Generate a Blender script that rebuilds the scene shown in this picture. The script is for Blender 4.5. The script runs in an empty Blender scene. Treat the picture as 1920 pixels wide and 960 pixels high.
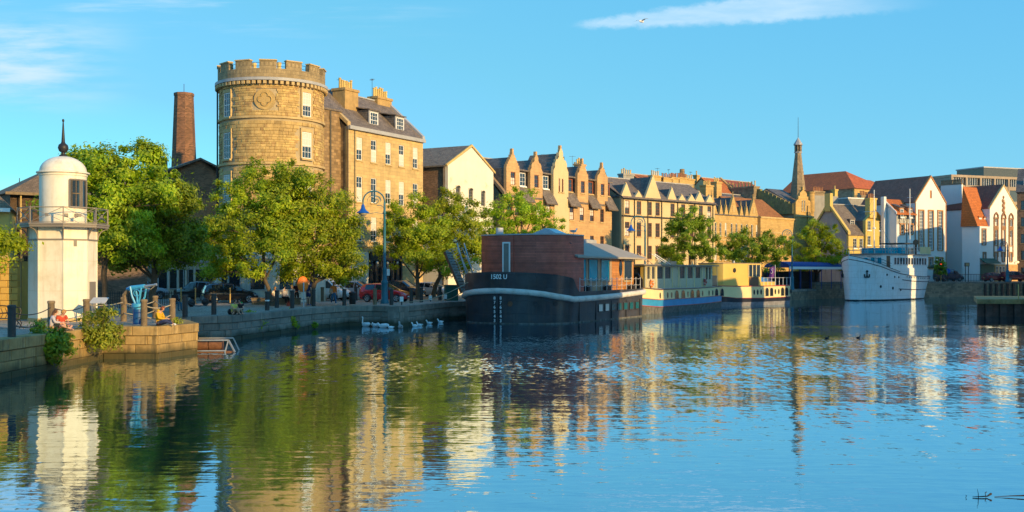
import bpy, math, random
import numpy as np
from math import sin, cos, pi, radians, sqrt, atan2, hypot
from mathutils import Vector, Matrix
S = bpy.context.scene
COL = S.collection

# ------------------------------------------------------------ camera, sky, sun, exposure
F = 2000.0                     # focal length in photograph pixels
HZ, CX, CH = 510.0, 960.0, 4.0 # horizon row, centre column, eye height above the water
cam = bpy.data.cameras.new('camera')
cam.sensor_width = 36.0
cam.lens = 36.0 * F / 1920.0
cam.shift_y = (HZ - 480.0) / 1920.0
cam.clip_start, cam.clip_end = 0.5, 8000.0
camo = bpy.data.objects.new('camera', cam)
camo.location = (0, 0, CH)
camo.rotation_euler = (pi / 2, 0, 0)
COL.objects.link(camo)
S.camera = camo

SUN_AZ, SUN_EL = radians(47), radians(13)   # azimuth: to the right of straight behind the camera
sun_dir = Vector((sin(SUN_AZ) * cos(SUN_EL), -cos(SUN_AZ) * cos(SUN_EL), sin(SUN_EL)))
sl = bpy.data.lights.new('sun', 'SUN')
sl.energy = 4.3
sl.angle = radians(0.5)
sl.color = (1.0, 0.67, 0.27)
slo = bpy.data.objects.new('sun', sl)
slo.rotation_euler = sun_dir.to_track_quat('Z', 'Y').to_euler()
slo.location = (60, -60, 60)
COL.objects.link(slo)

W = bpy.data.worlds.new('World')
S.world = W
W.use_nodes = True
def world_sky():
    nt = W.node_tree
    nt.nodes.clear()
    N = lambda t: nt.nodes.new(t)
    L = nt.links.new
    out = N('ShaderNodeOutputWorld'); bg = N('ShaderNodeBackground')
    L(bg.outputs[0], out.inputs[0])
    sky = N('ShaderNodeTexSky'); sky.sky_type = 'NISHITA'; sky.sun_disc = False
    sky.sun_elevation = SUN_EL
    sky.sun_rotation = pi - SUN_AZ
    sky.altitude = 0; sky.air_density = 1.0; sky.dust_density = 0.4; sky.ozone_density = 2.0
    bg.inputs[1].default_value = 0.13
    # clouds: laid out by direction on the sky, u = across, v = up
    tc = N('ShaderNodeTexCoord'); sp = N('ShaderNodeSeparateXYZ'); L(tc.outputs['Generated'], sp.inputs[0])
    def m(op, a, b=None, c=None):
        n = N('ShaderNodeMath'); n.operation = op
        for i, x in enumerate((a, b, c)):
            if x is None: continue
            if isinstance(x, (int, float)): n.inputs[i].default_value = x
            else: L(x, n.inputs[i])
        return n.outputs[0]
    def ramp(x, a, b):
        n = N('ShaderNodeMapRange'); n.interpolation_type = 'SMOOTHSTEP'
        L(x, n.inputs[0]); n.inputs[1].default_value = a; n.inputs[2].default_value = b
        return n.outputs[0]
    # colour response of the photograph's blue, the same in every direction
    sx = N('ShaderNodeSeparateColor'); L(sky.outputs[0], sx.inputs[0])
    tint = N('ShaderNodeCombineColor')
    for i, (g, p, k) in enumerate(SKY_CURVE):
        v0 = m('MULTIPLY', sx.outputs[i], 0.19)
        lin = m('MULTIPLY', m('MAXIMUM', m('SUBTRACT', v0, 0.95), 0.0), k)     # towards the sun the sky keeps its own colour
        L(m('MULTIPLY', m('ADD', m('MULTIPLY', m('POWER', m('MINIMUM', v0, 1.0), p), g), lin), 1 / (0.13 * 2**EXPO)), tint.inputs[i])
    y = m('MAXIMUM', sp.outputs[1], 0.02)
    u = m('DIVIDE', sp.outputs[0], y); v = m('DIVIDE', sp.outputs[2], y)
    def noise(su, sv, det=6, off=0.0):
        cb = N('ShaderNodeCombineXYZ'); L(m('MULTIPLY', u, su), cb.inputs[0]); L(m('MULTIPLY', v, sv), cb.inputs[1])
        cb.inputs[2].default_value = off
        n = N('ShaderNodeTexNoise'); n.inputs['Scale'].default_value = 1; n.inputs['Detail'].default_value = det
        n.inputs['Roughness'].default_value = .6
        L(cb.outputs[0], n.inputs['Vector']); return n.outputs[0]
    # long streak, upper right, pointed at its lower left end
    t = m('SUBTRACT', u, 0.052)
    cen = m('ADD', m('MULTIPLY', t, 0.088), 0.2305)
    d = m('SUBTRACT', v, cen)
    half = m('MULTIPLY', m('POWER', m('MAXIMUM', m('MINIMUM', m('MULTIPLY', t, 5.0), 1.0), 0.0), 0.6), 0.0135)
    edge = m('ADD', m('ABSOLUTE', d), m('MULTIPLY', m('SUBTRACT', noise(90, 130), 0.5), 0.010))
    streak = m('MULTIPLY', ramp(m('SUBTRACT', edge, half), 0.0028, -0.0045), ramp(t, -0.002, 0.03))
    streak = m('MULTIPLY', streak, m('ADD', m('MULTIPLY', noise(25, 120, 6, 3.0), 0.7), 0.25))
    streak = m('MULTIPLY', streak, ramp(t, 0.36, 0.2))
    # thin veils, upper left
    veil = m('MULTIPLY', ramp(noise(7, 45, 7, 7.0), 0.33, 0.68), ramp(u, -0.33, -0.47))
    veil = m('MULTIPLY', veil, m('MULTIPLY', ramp(v, 0.135, 0.19), ramp(v, 0.25, 0.215)))
    veil2 = m('MULTIPLY', ramp(noise(6, 70, 7, 11.0), 0.48, 0.8), m('MULTIPLY', ramp(v, 0.2, 0.27), ramp(u, 0.0, -0.2)))
    cl = m('MINIMUM', m('ADD', m('MULTIPLY', streak, 1.05), m('ADD', m('MULTIPLY', veil, 1.1), m('MULTIPLY', veil2, 0.75))), 1.0)
    cl = m('MULTIPLY', cl, ramp(sp.outputs[1], 0.05, 0.3))
    mix = N('ShaderNodeMix'); mix.data_type = 'RGBA'
    L(cl, mix.inputs[0]); L(tint.outputs[0], mix.inputs[6]); mix.inputs[7].default_value = CLOUD_COL
    L(mix.outputs[2], bg.inputs[0])
EXPO = 0.45
SKY_CURVE = ((.325, .62, .95), (.72, .36, .85), (.93, .08, .75))   # gain and power of red, green, blue; gain of the bright part round the sun
CLOUD_COL = (3.6, 4.9, 6.0, 1)
world_sky()
S.view_settings.view_transform = 'Standard'
S.view_settings.look = 'None'
S.view_settings.gamma = 1
S.view_settings.use_curve_mapping = False
S.view_settings.exposure = EXPO
S.render.film_transparent = False
S.cycles.max_bounces = 8
S.cycles.diffuse_bounces = 3
S.cycles.glossy_bounces = 3
S.cycles.transmission_bounces = 2
S.cycles.transparent_max_bounces = 4
S.cycles.caustics_reflective = True      # the water throws sky light up onto hulls and quay walls
S.cycles.sample_clamp_indirect = 5
S.cycles.blur_glossy = 1.0
S.cycles.caustics_refractive = False

# ------------------------------------------------------------ helpers
def X(px, D): return (px - CX) / F * D
def Z(py, D): return CH + (HZ - py) / F * D
def col4(c): return (c[0], c[1], c[2], 1)

class MB:
    """collects faces of one mesh"""
    def __init__(s): s.v = []; s.f = []; s.m = []; s.k = 0
    def mat(s, k): s.k = k; return s
    def add(s, vs, fs, k=None):
        o = len(s.v); s.v += [tuple(p) for p in vs]
        k = s.k if k is None else k
        for f in fs: s.f.append([i + o for i in f]); s.m.append(k)
        return s
    def quad(s, *p): return s.add(p, [list(range(len(p)))])
    def box(s, x0, x1, y0, y1, z0, z1, k=None):
        return s.add([(x0,y0,z0),(x1,y0,z0),(x1,y1,z0),(x0,y1,z0),(x0,y0,z1),(x1,y0,z1),(x1,y1,z1),(x0,y1,z1)],
                     [(0,3,2,1),(4,5,6,7),(0,1,5,4),(1,2,6,5),(2,3,7,6),(3,0,4,7)], k)
    def obox(s, c, sz, rz=0, k=None, M=None):
        R = M if M is not None else Matrix.Rotation(rz, 3, 'Z')
        vs = []
        for dz in (-.5, .5):
            for dx, dy in ((-.5,-.5),(.5,-.5),(.5,.5),(-.5,.5)):
                vs.append(Vector(c) + R @ Vector((dx*sz[0], dy*sz[1], dz*sz[2])))
        return s.add(vs, [(0,3,2,1),(4,5,6,7),(0,1,5,4),(1,2,6,5),(2,3,7,6),(3,0,4,7)], k)
    def beam(s, p0, p1, w, h=None, k=None):
        p0 = Vector(p0); p1 = Vector(p1); d = p1 - p0
        h = h or w
        if d.length < 1e-6: return s
        q = d.to_track_quat('X', 'Z').to_matrix()
        return s.obox((p0 + p1) / 2, (d.length, w, h), k=k, M=q)
    def cyl(s, p0, p1, r0, r1=None, n=10, k=None, cap=True):
        r1 = r0 if r1 is None else r1
        p0 = Vector(p0); p1 = Vector(p1)
        q = (p1 - p0).to_track_quat('Z', 'Y').to_matrix()
        a = [q @ Vector((cos(2*pi*i/n), sin(2*pi*i/n), 0)) for i in range(n)]
        vs = [p0 + t*r0 for t in a] + [p1 + t*r1 for t in a]
        fs = [(i, (i+1) % n, n + (i+1) % n, n + i) for i in range(n)]
        if cap: fs += [tuple(range(n-1, -1, -1)), tuple(range(n, 2*n))]
        return s.add(vs, fs, k)
    def tube(s, pts, r, n=6, k=None, closed=False):
        pts = [Vector(p) for p in pts]; m = len(pts)
        rs = r if isinstance(r, (list, tuple)) else [r]*m
        o = []; prev = None
        for i, p in enumerate(pts):
            if closed: d = pts[(i+1) % m] - pts[i-1]
            else: d = pts[min(i+1, m-1)] - pts[max(i-1, 0)]
            d.normalize()
            if prev is None:
                up = Vector((0,0,1)) if abs(d.z) < .9 else Vector((1,0,0))
                a = d.cross(up).normalized()
            else:
                a = (prev - d*prev.dot(d))
                a = a.normalized() if a.length > 1e-5 else d.orthogonal().normalized()
            prev = a; b = d.cross(a)
            for j in range(n):
                t = 2*pi*j/n
                o.append(p + (a*cos(t) + b*sin(t))*rs[i])
        fs = []
        for i in range(m if closed else m-1):
            i2 = (i+1) % m
            for j in range(n):
                fs.append((i*n+j, i*n+(j+1) % n, i2*n+(j+1) % n, i2*n+j))
        if not closed: fs += [tuple(range(n-1,-1,-1)), tuple(range((m-1)*n, m*n))]
        return s.add(o, fs, k)
    def lathe(s, prof, n=24, c=(0,0), a0=0, a1=2*pi, k=None, sx=1, sy=1):
        full = abs(a1-a0-2*pi) < 1e-6
        cnt = n if full else n+1
        vs = []
        for r, z in prof:
            for i in range(cnt):
                a = a0 + (a1-a0)*i/n
                vs.append((c[0]+r*cos(a)*sx, c[1]+r*sin(a)*sy, z))
        fs = []
        for j in range(len(prof)-1):
            for i in range(n):
                i2 = (i+1) % cnt
                fs.append((j*cnt+i, j*cnt+i2, (j+1)*cnt+i2, (j+1)*cnt+i))
        return s.add(vs, fs, k)
    def prism(s, poly, z0, z1, k=None):
        n = len(poly)
        vs = [(x,y,z0) for x,y in poly] + [(x,y,z1) for x,y in poly]
        fs = [(i,(i+1)%n,n+(i+1)%n,n+i) for i in range(n)] + [tuple(range(n-1,-1,-1)), tuple(range(n,2*n))]
        return s.add(vs, fs, k)
    def prismy(s, poly, y0, y1, k=None):
        n = len(poly)
        vs = [(x,y0,z) for x,z in poly] + [(x,y1,z) for x,z in poly]
        fs = [(i,(i+1)%n,n+(i+1)%n,n+i) for i in range(n)] + [tuple(range(n-1,-1,-1)), tuple(range(n,2*n))]
        return s.add(vs, fs, k)
    def prismx(s, poly, x0, x1, k=None):
        n = len(poly)
        vs = [(x0,y,z) for y,z in poly] + [(x1,y,z) for y,z in poly]
        fs = [(i,(i+1)%n,n+(i+1)%n,n+i) for i in range(n)] + [tuple(range(n-1,-1,-1)), tuple(range(n,2*n))]
        return s.add(vs, fs, k)
    def ball(s, c, r, n=10, m=6, k=None, sc=(1,1,1)):
        vs = []; 
        for j in range(m+1):
            th = pi*j/m
            for i in range(n):
                a = 2*pi*i/n
                vs.append((c[0]+r*sc[0]*sin(th)*cos(a), c[1]+r*sc[1]*sin(th)*sin(a), c[2]-r*sc[2]*cos(th)))
        fs = [(j*n+i, j*n+(i+1)%n, (j+1)*n+(i+1)%n, (j+1)*n+i) for j in range(m) for i in range(n)]
        return s.add(vs, fs, k)
    def mesh(s, name, mats, smooth=False):
        me = bpy.data.meshes.new(name)
        me.from_pydata(s.v, [], s.f)
        if not isinstance(mats, (list, tuple)): mats = [mats]
        for m_ in mats: me.materials.append(m_)
        if len(mats) > 1: me.polygons.foreach_set('material_index', s.m)
        uv_metric(me)
        if smooth:
            me.polygons.foreach_set('use_smooth', [True]*len(me.polygons))
            me.set_sharp_from_angle(angle=radians(38))
        me.update()
        return me
    def build(s, name, mats, parent=None, loc=(0,0,0), rz=0, smooth=False):
        return ob(name, s.mesh(name, mats, smooth), parent, loc, rz)

def uv_metric(me):
    """uv in metres: u runs level along the face, v up the face"""
    n = len(me.polygons)
    if not n: return
    uv = me.uv_layers.new(name='UVMap')
    nl = len(me.loops)
    nor = np.empty(n*3, np.float32); me.polygons.foreach_get('normal', nor); nor = nor.reshape(-1,3)
    tot = np.empty(n, np.int32); me.polygons.foreach_get('loop_total', tot)
    vi = np.empty(nl, np.int32); me.loops.foreach_get('vertex_index', vi)
    co = np.empty(len(me.vertices)*3, np.float32); me.vertices.foreach_get('co', co); co = co.reshape(-1,3)
    t = np.stack([-nor[:,1], nor[:,0], np.zeros(n)], 1)
    ln = np.linalg.norm(t, axis=1, keepdims=True)
    flat = ln[:,0] < 0.15
    t = t/np.maximum(ln, 1e-6); t[flat] = (1,0,0)
    b = np.cross(nor, t)
    rep = np.repeat(np.arange(n), tot)
    p = co[vi]
    out = np.stack([(p*t[rep]).sum(1), (p*b[rep]).sum(1)], 1).astype(np.float32)
    uv.data.foreach_set('uv', out.ravel())

def ob(name, me, parent=None, loc=(0,0,0), rz=0, rot=None):
    o = bpy.data.objects.new(name, me)
    COL.objects.link(o)
    if parent is not None: o.parent = parent
    o.location = loc
    o.rotation_euler = rot if rot is not None else (0,0,rz)
    return o
def tag(o, label=None, cat=None, group=None, kind=None):
    if label: o['label'] = label
    if cat: o['category'] = cat
    if group: o['group'] = group
    if kind: o['kind'] = kind
    return o
def thing(name, label, cat, loc=(0,0,0), rz=0, group=None):
    o = ob(name, None, None, loc, rz)
    o.empty_display_size = .3
    return tag(o, label, cat, group)
def copy_tree(o, parent=None):
    c = o.copy(); COL.objects.link(c)
    if parent is not None: c.parent = parent
    for ch in list(o.children): copy_tree(ch, c)
    return c
def kids(o): return list(o.children)

# ------------------------------------------------------------ materials
def mat(name, c, rough=.7, metal=0.0, var=.18, scale=1.2, bump=0.0, bscale=14.0, spec=.4, streak=0.0,
        streak_c=None, tide=False, island=0.0, hue=0.0, pattern=None, pc=None, coat=0.0, patch=None, weather=None, objr=0.0):
    m = bpy.data.materials.new(name); m.use_nodes = True
    nt = m.node_tree; N = lambda t: nt.nodes.new(t); L = nt.links.new
    P = nt.nodes['Principled BSDF']
    P.inputs['Roughness'].default_value = rough
    P.inputs['Metallic'].default_value = metal
    P.inputs['Specular IOR Level'].default_value = spec
    if coat: P.inputs['Coat Weight'].default_value = coat; P.inputs['Coat Roughness'].default_value = .06
    tc = N('ShaderNodeTexCoord')
    def mp(src, sc):
        n = N('ShaderNodeMapping'); n.inputs['Scale'].default_value = sc
        L(tc.outputs[src], n.inputs[0]); return n.outputs[0]
    def noise(vec, sc, det=5, rg=.6):
        n = N('ShaderNodeTexNoise'); n.inputs['Scale'].default_value = sc; n.inputs['Detail'].default_value = det
        n.inputs['Roughness'].default_value = rg
        if vec is not None: L(vec, n.inputs['Vector'])
        return n.outputs[0]
    def mixc(f, a, b, bt='MIX'):
        n = N('ShaderNodeMix'); n.data_type = 'RGBA'; n.blend_type = bt
        for i, x in ((0, f), (6, a), (7, b)):
            if isinstance(x, (int, float)): n.inputs[i].default_value = x
            elif isinstance(x, tuple): n.inputs[i].default_value = col4(x)
            else: L(x, n.inputs[i])
        return n.outputs[2]
    def ramp(x, a, b, lo=0.0, hi=1.0):
        n = N('ShaderNodeMapRange'); L(x, n.inputs[0])
        n.inputs[1].default_value = a; n.inputs[2].default_value = b
        n.inputs[3].default_value = lo; n.inputs[4].default_value = hi
        return n.outputs[0]
    base = tc.outputs['Object']
    lo = tuple(x*(1-var) for x in c[:3]); hi = tuple(min(1, x*(1+var)) for x in c[:3])
    col = mixc(ramp(noise(base, scale), .3, .7), lo, hi)
    height = None
    if patch:                       # second colour in irregular blotches: (colour, scale, amount)
        col = mixc(ramp(noise(base, patch[1], 6, .65), .62 - patch[2]*.25, .72), col, patch[0])
    if pattern:                     # courses laid on the face: (kind, width, height, mortar, mortar colour, contrast)
        kind, w, h, mo, mc, con = pattern
        br = N('ShaderNodeTexBrick')
        br.inputs['Scale'].default_value = 1.0
        br.inputs['Brick Width'].default_value = w; br.inputs['Row Height'].default_value = h
        br.inputs['Mortar Size'].default_value = mo; br.inputs['Mortar Smooth'].default_value = .2
        br.inputs['Bias'].default_value = 0.0
        br.inputs['Color1'].default_value = (1-con, 1-con, 1-con, 1); br.inputs['Color2'].default_value = (1+con*.6,)*3 + (1,)
        br.inputs['Mortar'].default_value = col4(mc)
        v = N('ShaderNodeVectorMath'); v.operation = 'ADD'
        L(tc.outputs['UV'], v.inputs[0])
        nz = N('ShaderNodeTexNoise'); nz.inputs['Scale'].default_value = 1.3; L(base, nz.inputs['Vector'])
        sc = N('ShaderNodeVectorMath'); sc.operation = 'SCALE'; sc.inputs[3].default_value = h*.35
        L(nz.outputs['Color'], sc.inputs[0]); L(sc.outputs[0], v.inputs[1])
        L(v.outputs[0], br.inputs['Vector'])
        tinted = mixc(1.0, col, br.outputs['Color'], 'MULTIPLY')
        col = mixc(br.outputs['Fac'], tinted, mc)
        inv = N('ShaderNodeMath'); inv.operation = 'SUBTRACT'; inv.inputs[0].default_value = 1; L(br.outputs['Fac'], inv.inputs[1])
        height = inv.outputs[0]
    if island:
        g = N('ShaderNodeNewGeometry')
        col = mixc(1.0, col, _grey(nt, ramp(g.outputs['Random Per Island'], 0, 1, 1-island, 1+island*.7)), 'MULTIPLY')
        if hue:
            h = N('ShaderNodeHueSaturation'); L(col, h.inputs['Color'])
            L(ramp(g.outputs['Random Per Island'], 0, 1, .5-hue, .5+hue), h.inputs['Hue']); col = h.outputs[0]
    if objr:
        oi = N('ShaderNodeObjectInfo')
        col = mixc(1.0, col, _grey(nt, ramp(oi.outputs['Random'], 0, 1, 1-objr, 1+objr*.7)), 'MULTIPLY')
    if streak:
        s_ = noise(mp('Object', (2.2, 2.2, .22)), 1.6, 6, .65)
        col = mixc(ramp(s_, .5, .78, 0, streak), col, streak_c or tuple(x*.35 for x in c[:3]))
    if weather:                     # grime: (colour, scale, strength)
        col = mixc(ramp(noise(base, weather[1], 7, .7), .48, .75, 0, weather[2]), col, weather[0])
    if tide:                        # weed and slime along the waterline
        g = N('ShaderNodeNewGeometry'); s3 = N('ShaderNodeSeparateXYZ'); L(g.outputs['Position'], s3.inputs[0])
        nn = N('ShaderNodeTexNoise'); nn.inputs['Scale'].default_value = 1.1; nn.inputs['Detail'].default_value = 6; L(g.outputs['Position'], nn.inputs['Vector'])
        ad = N('ShaderNodeMath'); ad.operation = 'MULTIPLY_ADD'; L(nn.outputs[0], ad.inputs[0]); ad.inputs[1].default_value = -.7; L(s3.outputs[2], ad.inputs[2])
        col = mixc(ramp(ad.outputs[0], .22, -.12, 0, .85), col, (.03,.035,.014))
    L(col, P.inputs['Base Color'])
    if bump or height is not None:
        b = N('ShaderNodeBump'); b.inputs['Strength'].default_value = min(1, max(bump, .5 if height is not None else 0)); b.inputs['Distance'].default_value = .03
        nb = noise(base, bscale, 5)
        if height is not None:
            a = N('ShaderNodeMath'); a.operation = 'MULTIPLY_ADD'; L(nb, a.inputs[0]); a.inputs[1].default_value = bump; L(height, a.inputs[2])
            L(a.outputs[0], b.inputs['Height'])
        else: L(nb, b.inputs['Height'])
        L(b.outputs[0], P.inputs['Normal'])
    return m
def _grey(nt, sock):
    n = nt.nodes.new('ShaderNodeCombineColor')
    for i in range(3): nt.links.new(sock, n.inputs[i])
    return n.outputs[0]

def leaf_mat(name, dark, light, trans=.45):
    m = bpy.data.materials.new(name); m.use_nodes = True
    nt = m.node_tree; nt.nodes.clear(); N = lambda t: nt.nodes.new(t); L = nt.links.new
    out = N('ShaderNodeOutputMaterial'); mx = N('ShaderNodeMixShader'); d = N('ShaderNodeBsdfPrincipled'); t = N('ShaderNodeBsdfTranslucent')
    d.inputs['Roughness'].default_value = .5; d.inputs['Specular IOR Level'].default_value = .3
    g = N('ShaderNodeNewGeometry'); mix = N('ShaderNodeMix'); mix.data_type = 'RGBA'
    mix.inputs[6].default_value = col4(dark); mix.inputs[7].default_value = col4(light)
    L(g.outputs['Random Per Island'], mix.inputs[0])
    tc = N('ShaderNodeTexCoord'); nz = N('ShaderNodeTexNoise'); nz.inputs['Scale'].default_value = .75; L(tc.outputs['Object'], nz.inputs['Vector'])
    mr = N('ShaderNodeMapRange'); L(nz.outputs[0], mr.inputs[0]); mr.inputs[1].default_value = .35; mr.inputs[2].default_value = .65; mr.inputs[3].default_value = .6; mr.inputs[4].default_value = 1.25
    ml = N('ShaderNodeMix'); ml.data_type = 'RGBA'; ml.blend_type = 'MULTIPLY'; ml.inputs[0].default_value = 1
    L(mix.outputs[2], ml.inputs[6]); L(_grey(nt, mr.outputs[0]), ml.inputs[7])
    oi = N('ShaderNodeObjectInfo'); hs = N('ShaderNodeHueSaturation'); L(ml.outputs[2], hs.inputs['Color'])
    for k, (lo, hi) in (('Hue', (.485, .52)), ('Value', (.88, 1.15))):
        r2 = N('ShaderNodeMapRange'); L(oi.outputs['Random'], r2.inputs[0]); r2.inputs[3].default_value = lo; r2.inputs[4].default_value = hi; L(r2.outputs[0], hs.inputs[k])
    ml = hs; OUT = hs.outputs[0]
    L(OUT, d.inputs['Base Color'])
    br = N('ShaderNodeMix'); br.data_type = 'RGBA'; br.blend_type = 'MULTIPLY'; br.inputs[0].default_value = 1
    L(OUT, br.inputs[6]); br.inputs[7].default_value = (1.5, 1.4, .6, 1)
    L(br.outputs[2], t.inputs[0])
    mx.inputs[0].default_value = trans
    L(d.outputs[0], mx.inputs[1]); L(t.outputs[0], mx.inputs[2]); L(mx.outputs[0], out.inputs[0])
    return m

def water_mat():
    m = bpy.data.materials.new('water'); m.use_nodes = True
    nt = m.node_tree; N = lambda t: nt.nodes.new(t); L = nt.links.new
    nt.nodes.clear()
    out = N('ShaderNodeOutputMaterial'); mxs = N('ShaderNodeMixShader'); gl = N('ShaderNodeBsdfGlossy'); df = N('ShaderNodeBsdfDiffuse')
    gl.inputs['Roughness'].default_value = .02; gl.inputs['Color'].default_value = (.78, .93, 1.0, 1)
    df.inputs['Color'].default_value = (.004, .028, .045, 1)
    L(mxs.outputs[0], out.inputs[0]); L(df.outputs[0], mxs.inputs[1]); L(gl.outputs[0], mxs.inputs[2])
    tc = N('ShaderNodeTexCoord')
    def noise(sc, det, rg=.55, rz=0.0, src=None):
        mp = N('ShaderNodeMapping'); mp.inputs['Scale'].default_value = sc; mp.inputs['Rotation'].default_value = (0,0,rz)
        L(tc.outputs['Object'], mp.inputs[0])
        n = N('ShaderNodeTexNoise'); n.inputs['Scale'].default_value = 1; n.inputs['Detail'].default_value = det; n.inputs['Roughness'].default_value = rg
        L(mp.outputs[0], n.inputs['Vector']); return n.outputs[0]
    def mth(op, a, b):
        n = N('ShaderNodeMath'); n.operation = op
        for i, x in enumerate((a, b)):
            if isinstance(x, (int, float)): n.inputs[i].default_value = x
            else: L(x, n.inputs[i])
        return n.outputs[0]
    def ramp(x, a, b, lo, hi):
        n = N('ShaderNodeMapRange'); n.interpolation_type = 'SMOOTHSTEP'; L(x, n.inputs[0])
        n.inputs[1].default_value = a; n.inputs[2].default_value = b; n.inputs[3].default_value = lo; n.inputs[4].default_value = hi
        return n.outputs[0]
    # cat's paws: wind ruffles the basin in broad patches
    gust = ramp(noise((.022, .06, 1), 3, .5, .15), WAT['g0'], WAT['g1'], 0.0, 1.0)
    sp = N('ShaderNodeSeparateXYZ'); L(tc.outputs['Object'], sp.inputs[0])
    # a belt of breeze lies across the middle of the basin
    belt = mth('MULTIPLY', ramp(sp.outputs[1], 32, 47, 0, 1), ramp(sp.outputs[1], 74, 50, 0, 1))
    wob = ramp(noise((.05, .09, 1), 3, .5, .4), .3, .7, .35, 1.0)
    belt = mth('MULTIPLY', belt, wob)
    ruff = mth('ADD', mth('MULTIPLY', gust, .35), belt)
    swell = noise((.55, 1.5, 1), 2, .5, .12)
    wave = noise((1.3, 4.2, 1), 3, .5, -.1)
    rip = noise((2.6, 5.0, 1), 3, .6, .25)
    h = mth('ADD', mth('MULTIPLY', swell, WAT['swell']), mth('MULTIPLY', wave, WAT['wave']))
    h = mth('ADD', h, mth('MULTIPLY', rip, WAT['rip']))
    L(mth('ADD', mth('MULTIPLY', ruff, .05), .02), gl.inputs['Roughness'])
    b = N('ShaderNodeBump'); b.inputs['Strength'].default_value = 1.0; b.inputs['Distance'].default_value = 1.0
    L(h, b.inputs['Height'])
    # facets of the wind ripples, tilted about the vertical
    def tilt(sc, det, amt, rz):
        mp = N('ShaderNodeMapping'); mp.inputs['Scale'].default_value = sc; mp.inputs['Rotation'].default_value = (0,0,rz)
        L(tc.outputs['Object'], mp.inputs[0])
        n = N('ShaderNodeTexNoise'); n.inputs['Scale'].default_value = 1; n.inputs['Detail'].default_value = det; n.inputs['Roughness'].default_value = .6
        L(mp.outputs[0], n.inputs['Vector'])
        s = N('ShaderNodeVectorMath'); s.operation = 'SUBTRACT'; L(n.outputs['Color'], s.inputs[0]); s.inputs[1].default_value = (.5,.5,.5)
        k = N('ShaderNodeVectorMath'); k.operation = 'MULTIPLY'; L(s.outputs[0], k.inputs[0]); k.inputs[1].default_value = (.7,1,0)
        g = N('ShaderNodeVectorMath'); g.operation = 'SCALE'; L(k.outputs[0], g.inputs[0])
        if isinstance(amt, float): g.inputs[3].default_value = amt
        else: L(amt, g.inputs[3])
        return g.outputs[0]
    def vadd(p, q):
        n = N('ShaderNodeVectorMath'); n.operation = 'ADD'; L(p, n.inputs[0]); L(q, n.inputs[1]); return n.outputs[0]
    fac = vadd(tilt((4.6,1.9,1), 3, mth('ADD', mth('MULTIPLY', ruff, WAT['ruff']), WAT['base']), .12), tilt((1.3,.5,1), 3, mth('ADD', mth('MULTIPLY', ruff, WAT['ruff']*.5), WAT['base']*1.2), -.08))
    fac = vadd(fac, tilt((5.5,2.6,1), 1, mth('ADD', mth('MULTIPLY', ruff, WAT['ruff']*.6), WAT['base']*.5), .3))
    lean = N('ShaderNodeCombineXYZ'); L(mth('MULTIPLY', ruff, -.035), lean.inputs[1])
    fac = vadd(fac, lean.outputs[0])
    nv = N('ShaderNodeVectorMath'); nv.operation = 'NORMALIZE'; L(vadd(b.outputs[0], fac), nv.inputs[0])
    L(nv.outputs[0], gl.inputs['Normal'])
    lw = N('ShaderNodeLayerWeight'); L(b.outputs[0], lw.inputs['Normal'])
    L(mth('ADD', mth('MULTIPLY', mth('POWER', lw.outputs['Facing'], 1.6), .86), .1), mxs.inputs[0])
    return m
WAT = dict(g0=.5, g1=.62, swell=.011, wave=.0036, rip=.0012, ruff=.16, base=.036)

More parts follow.
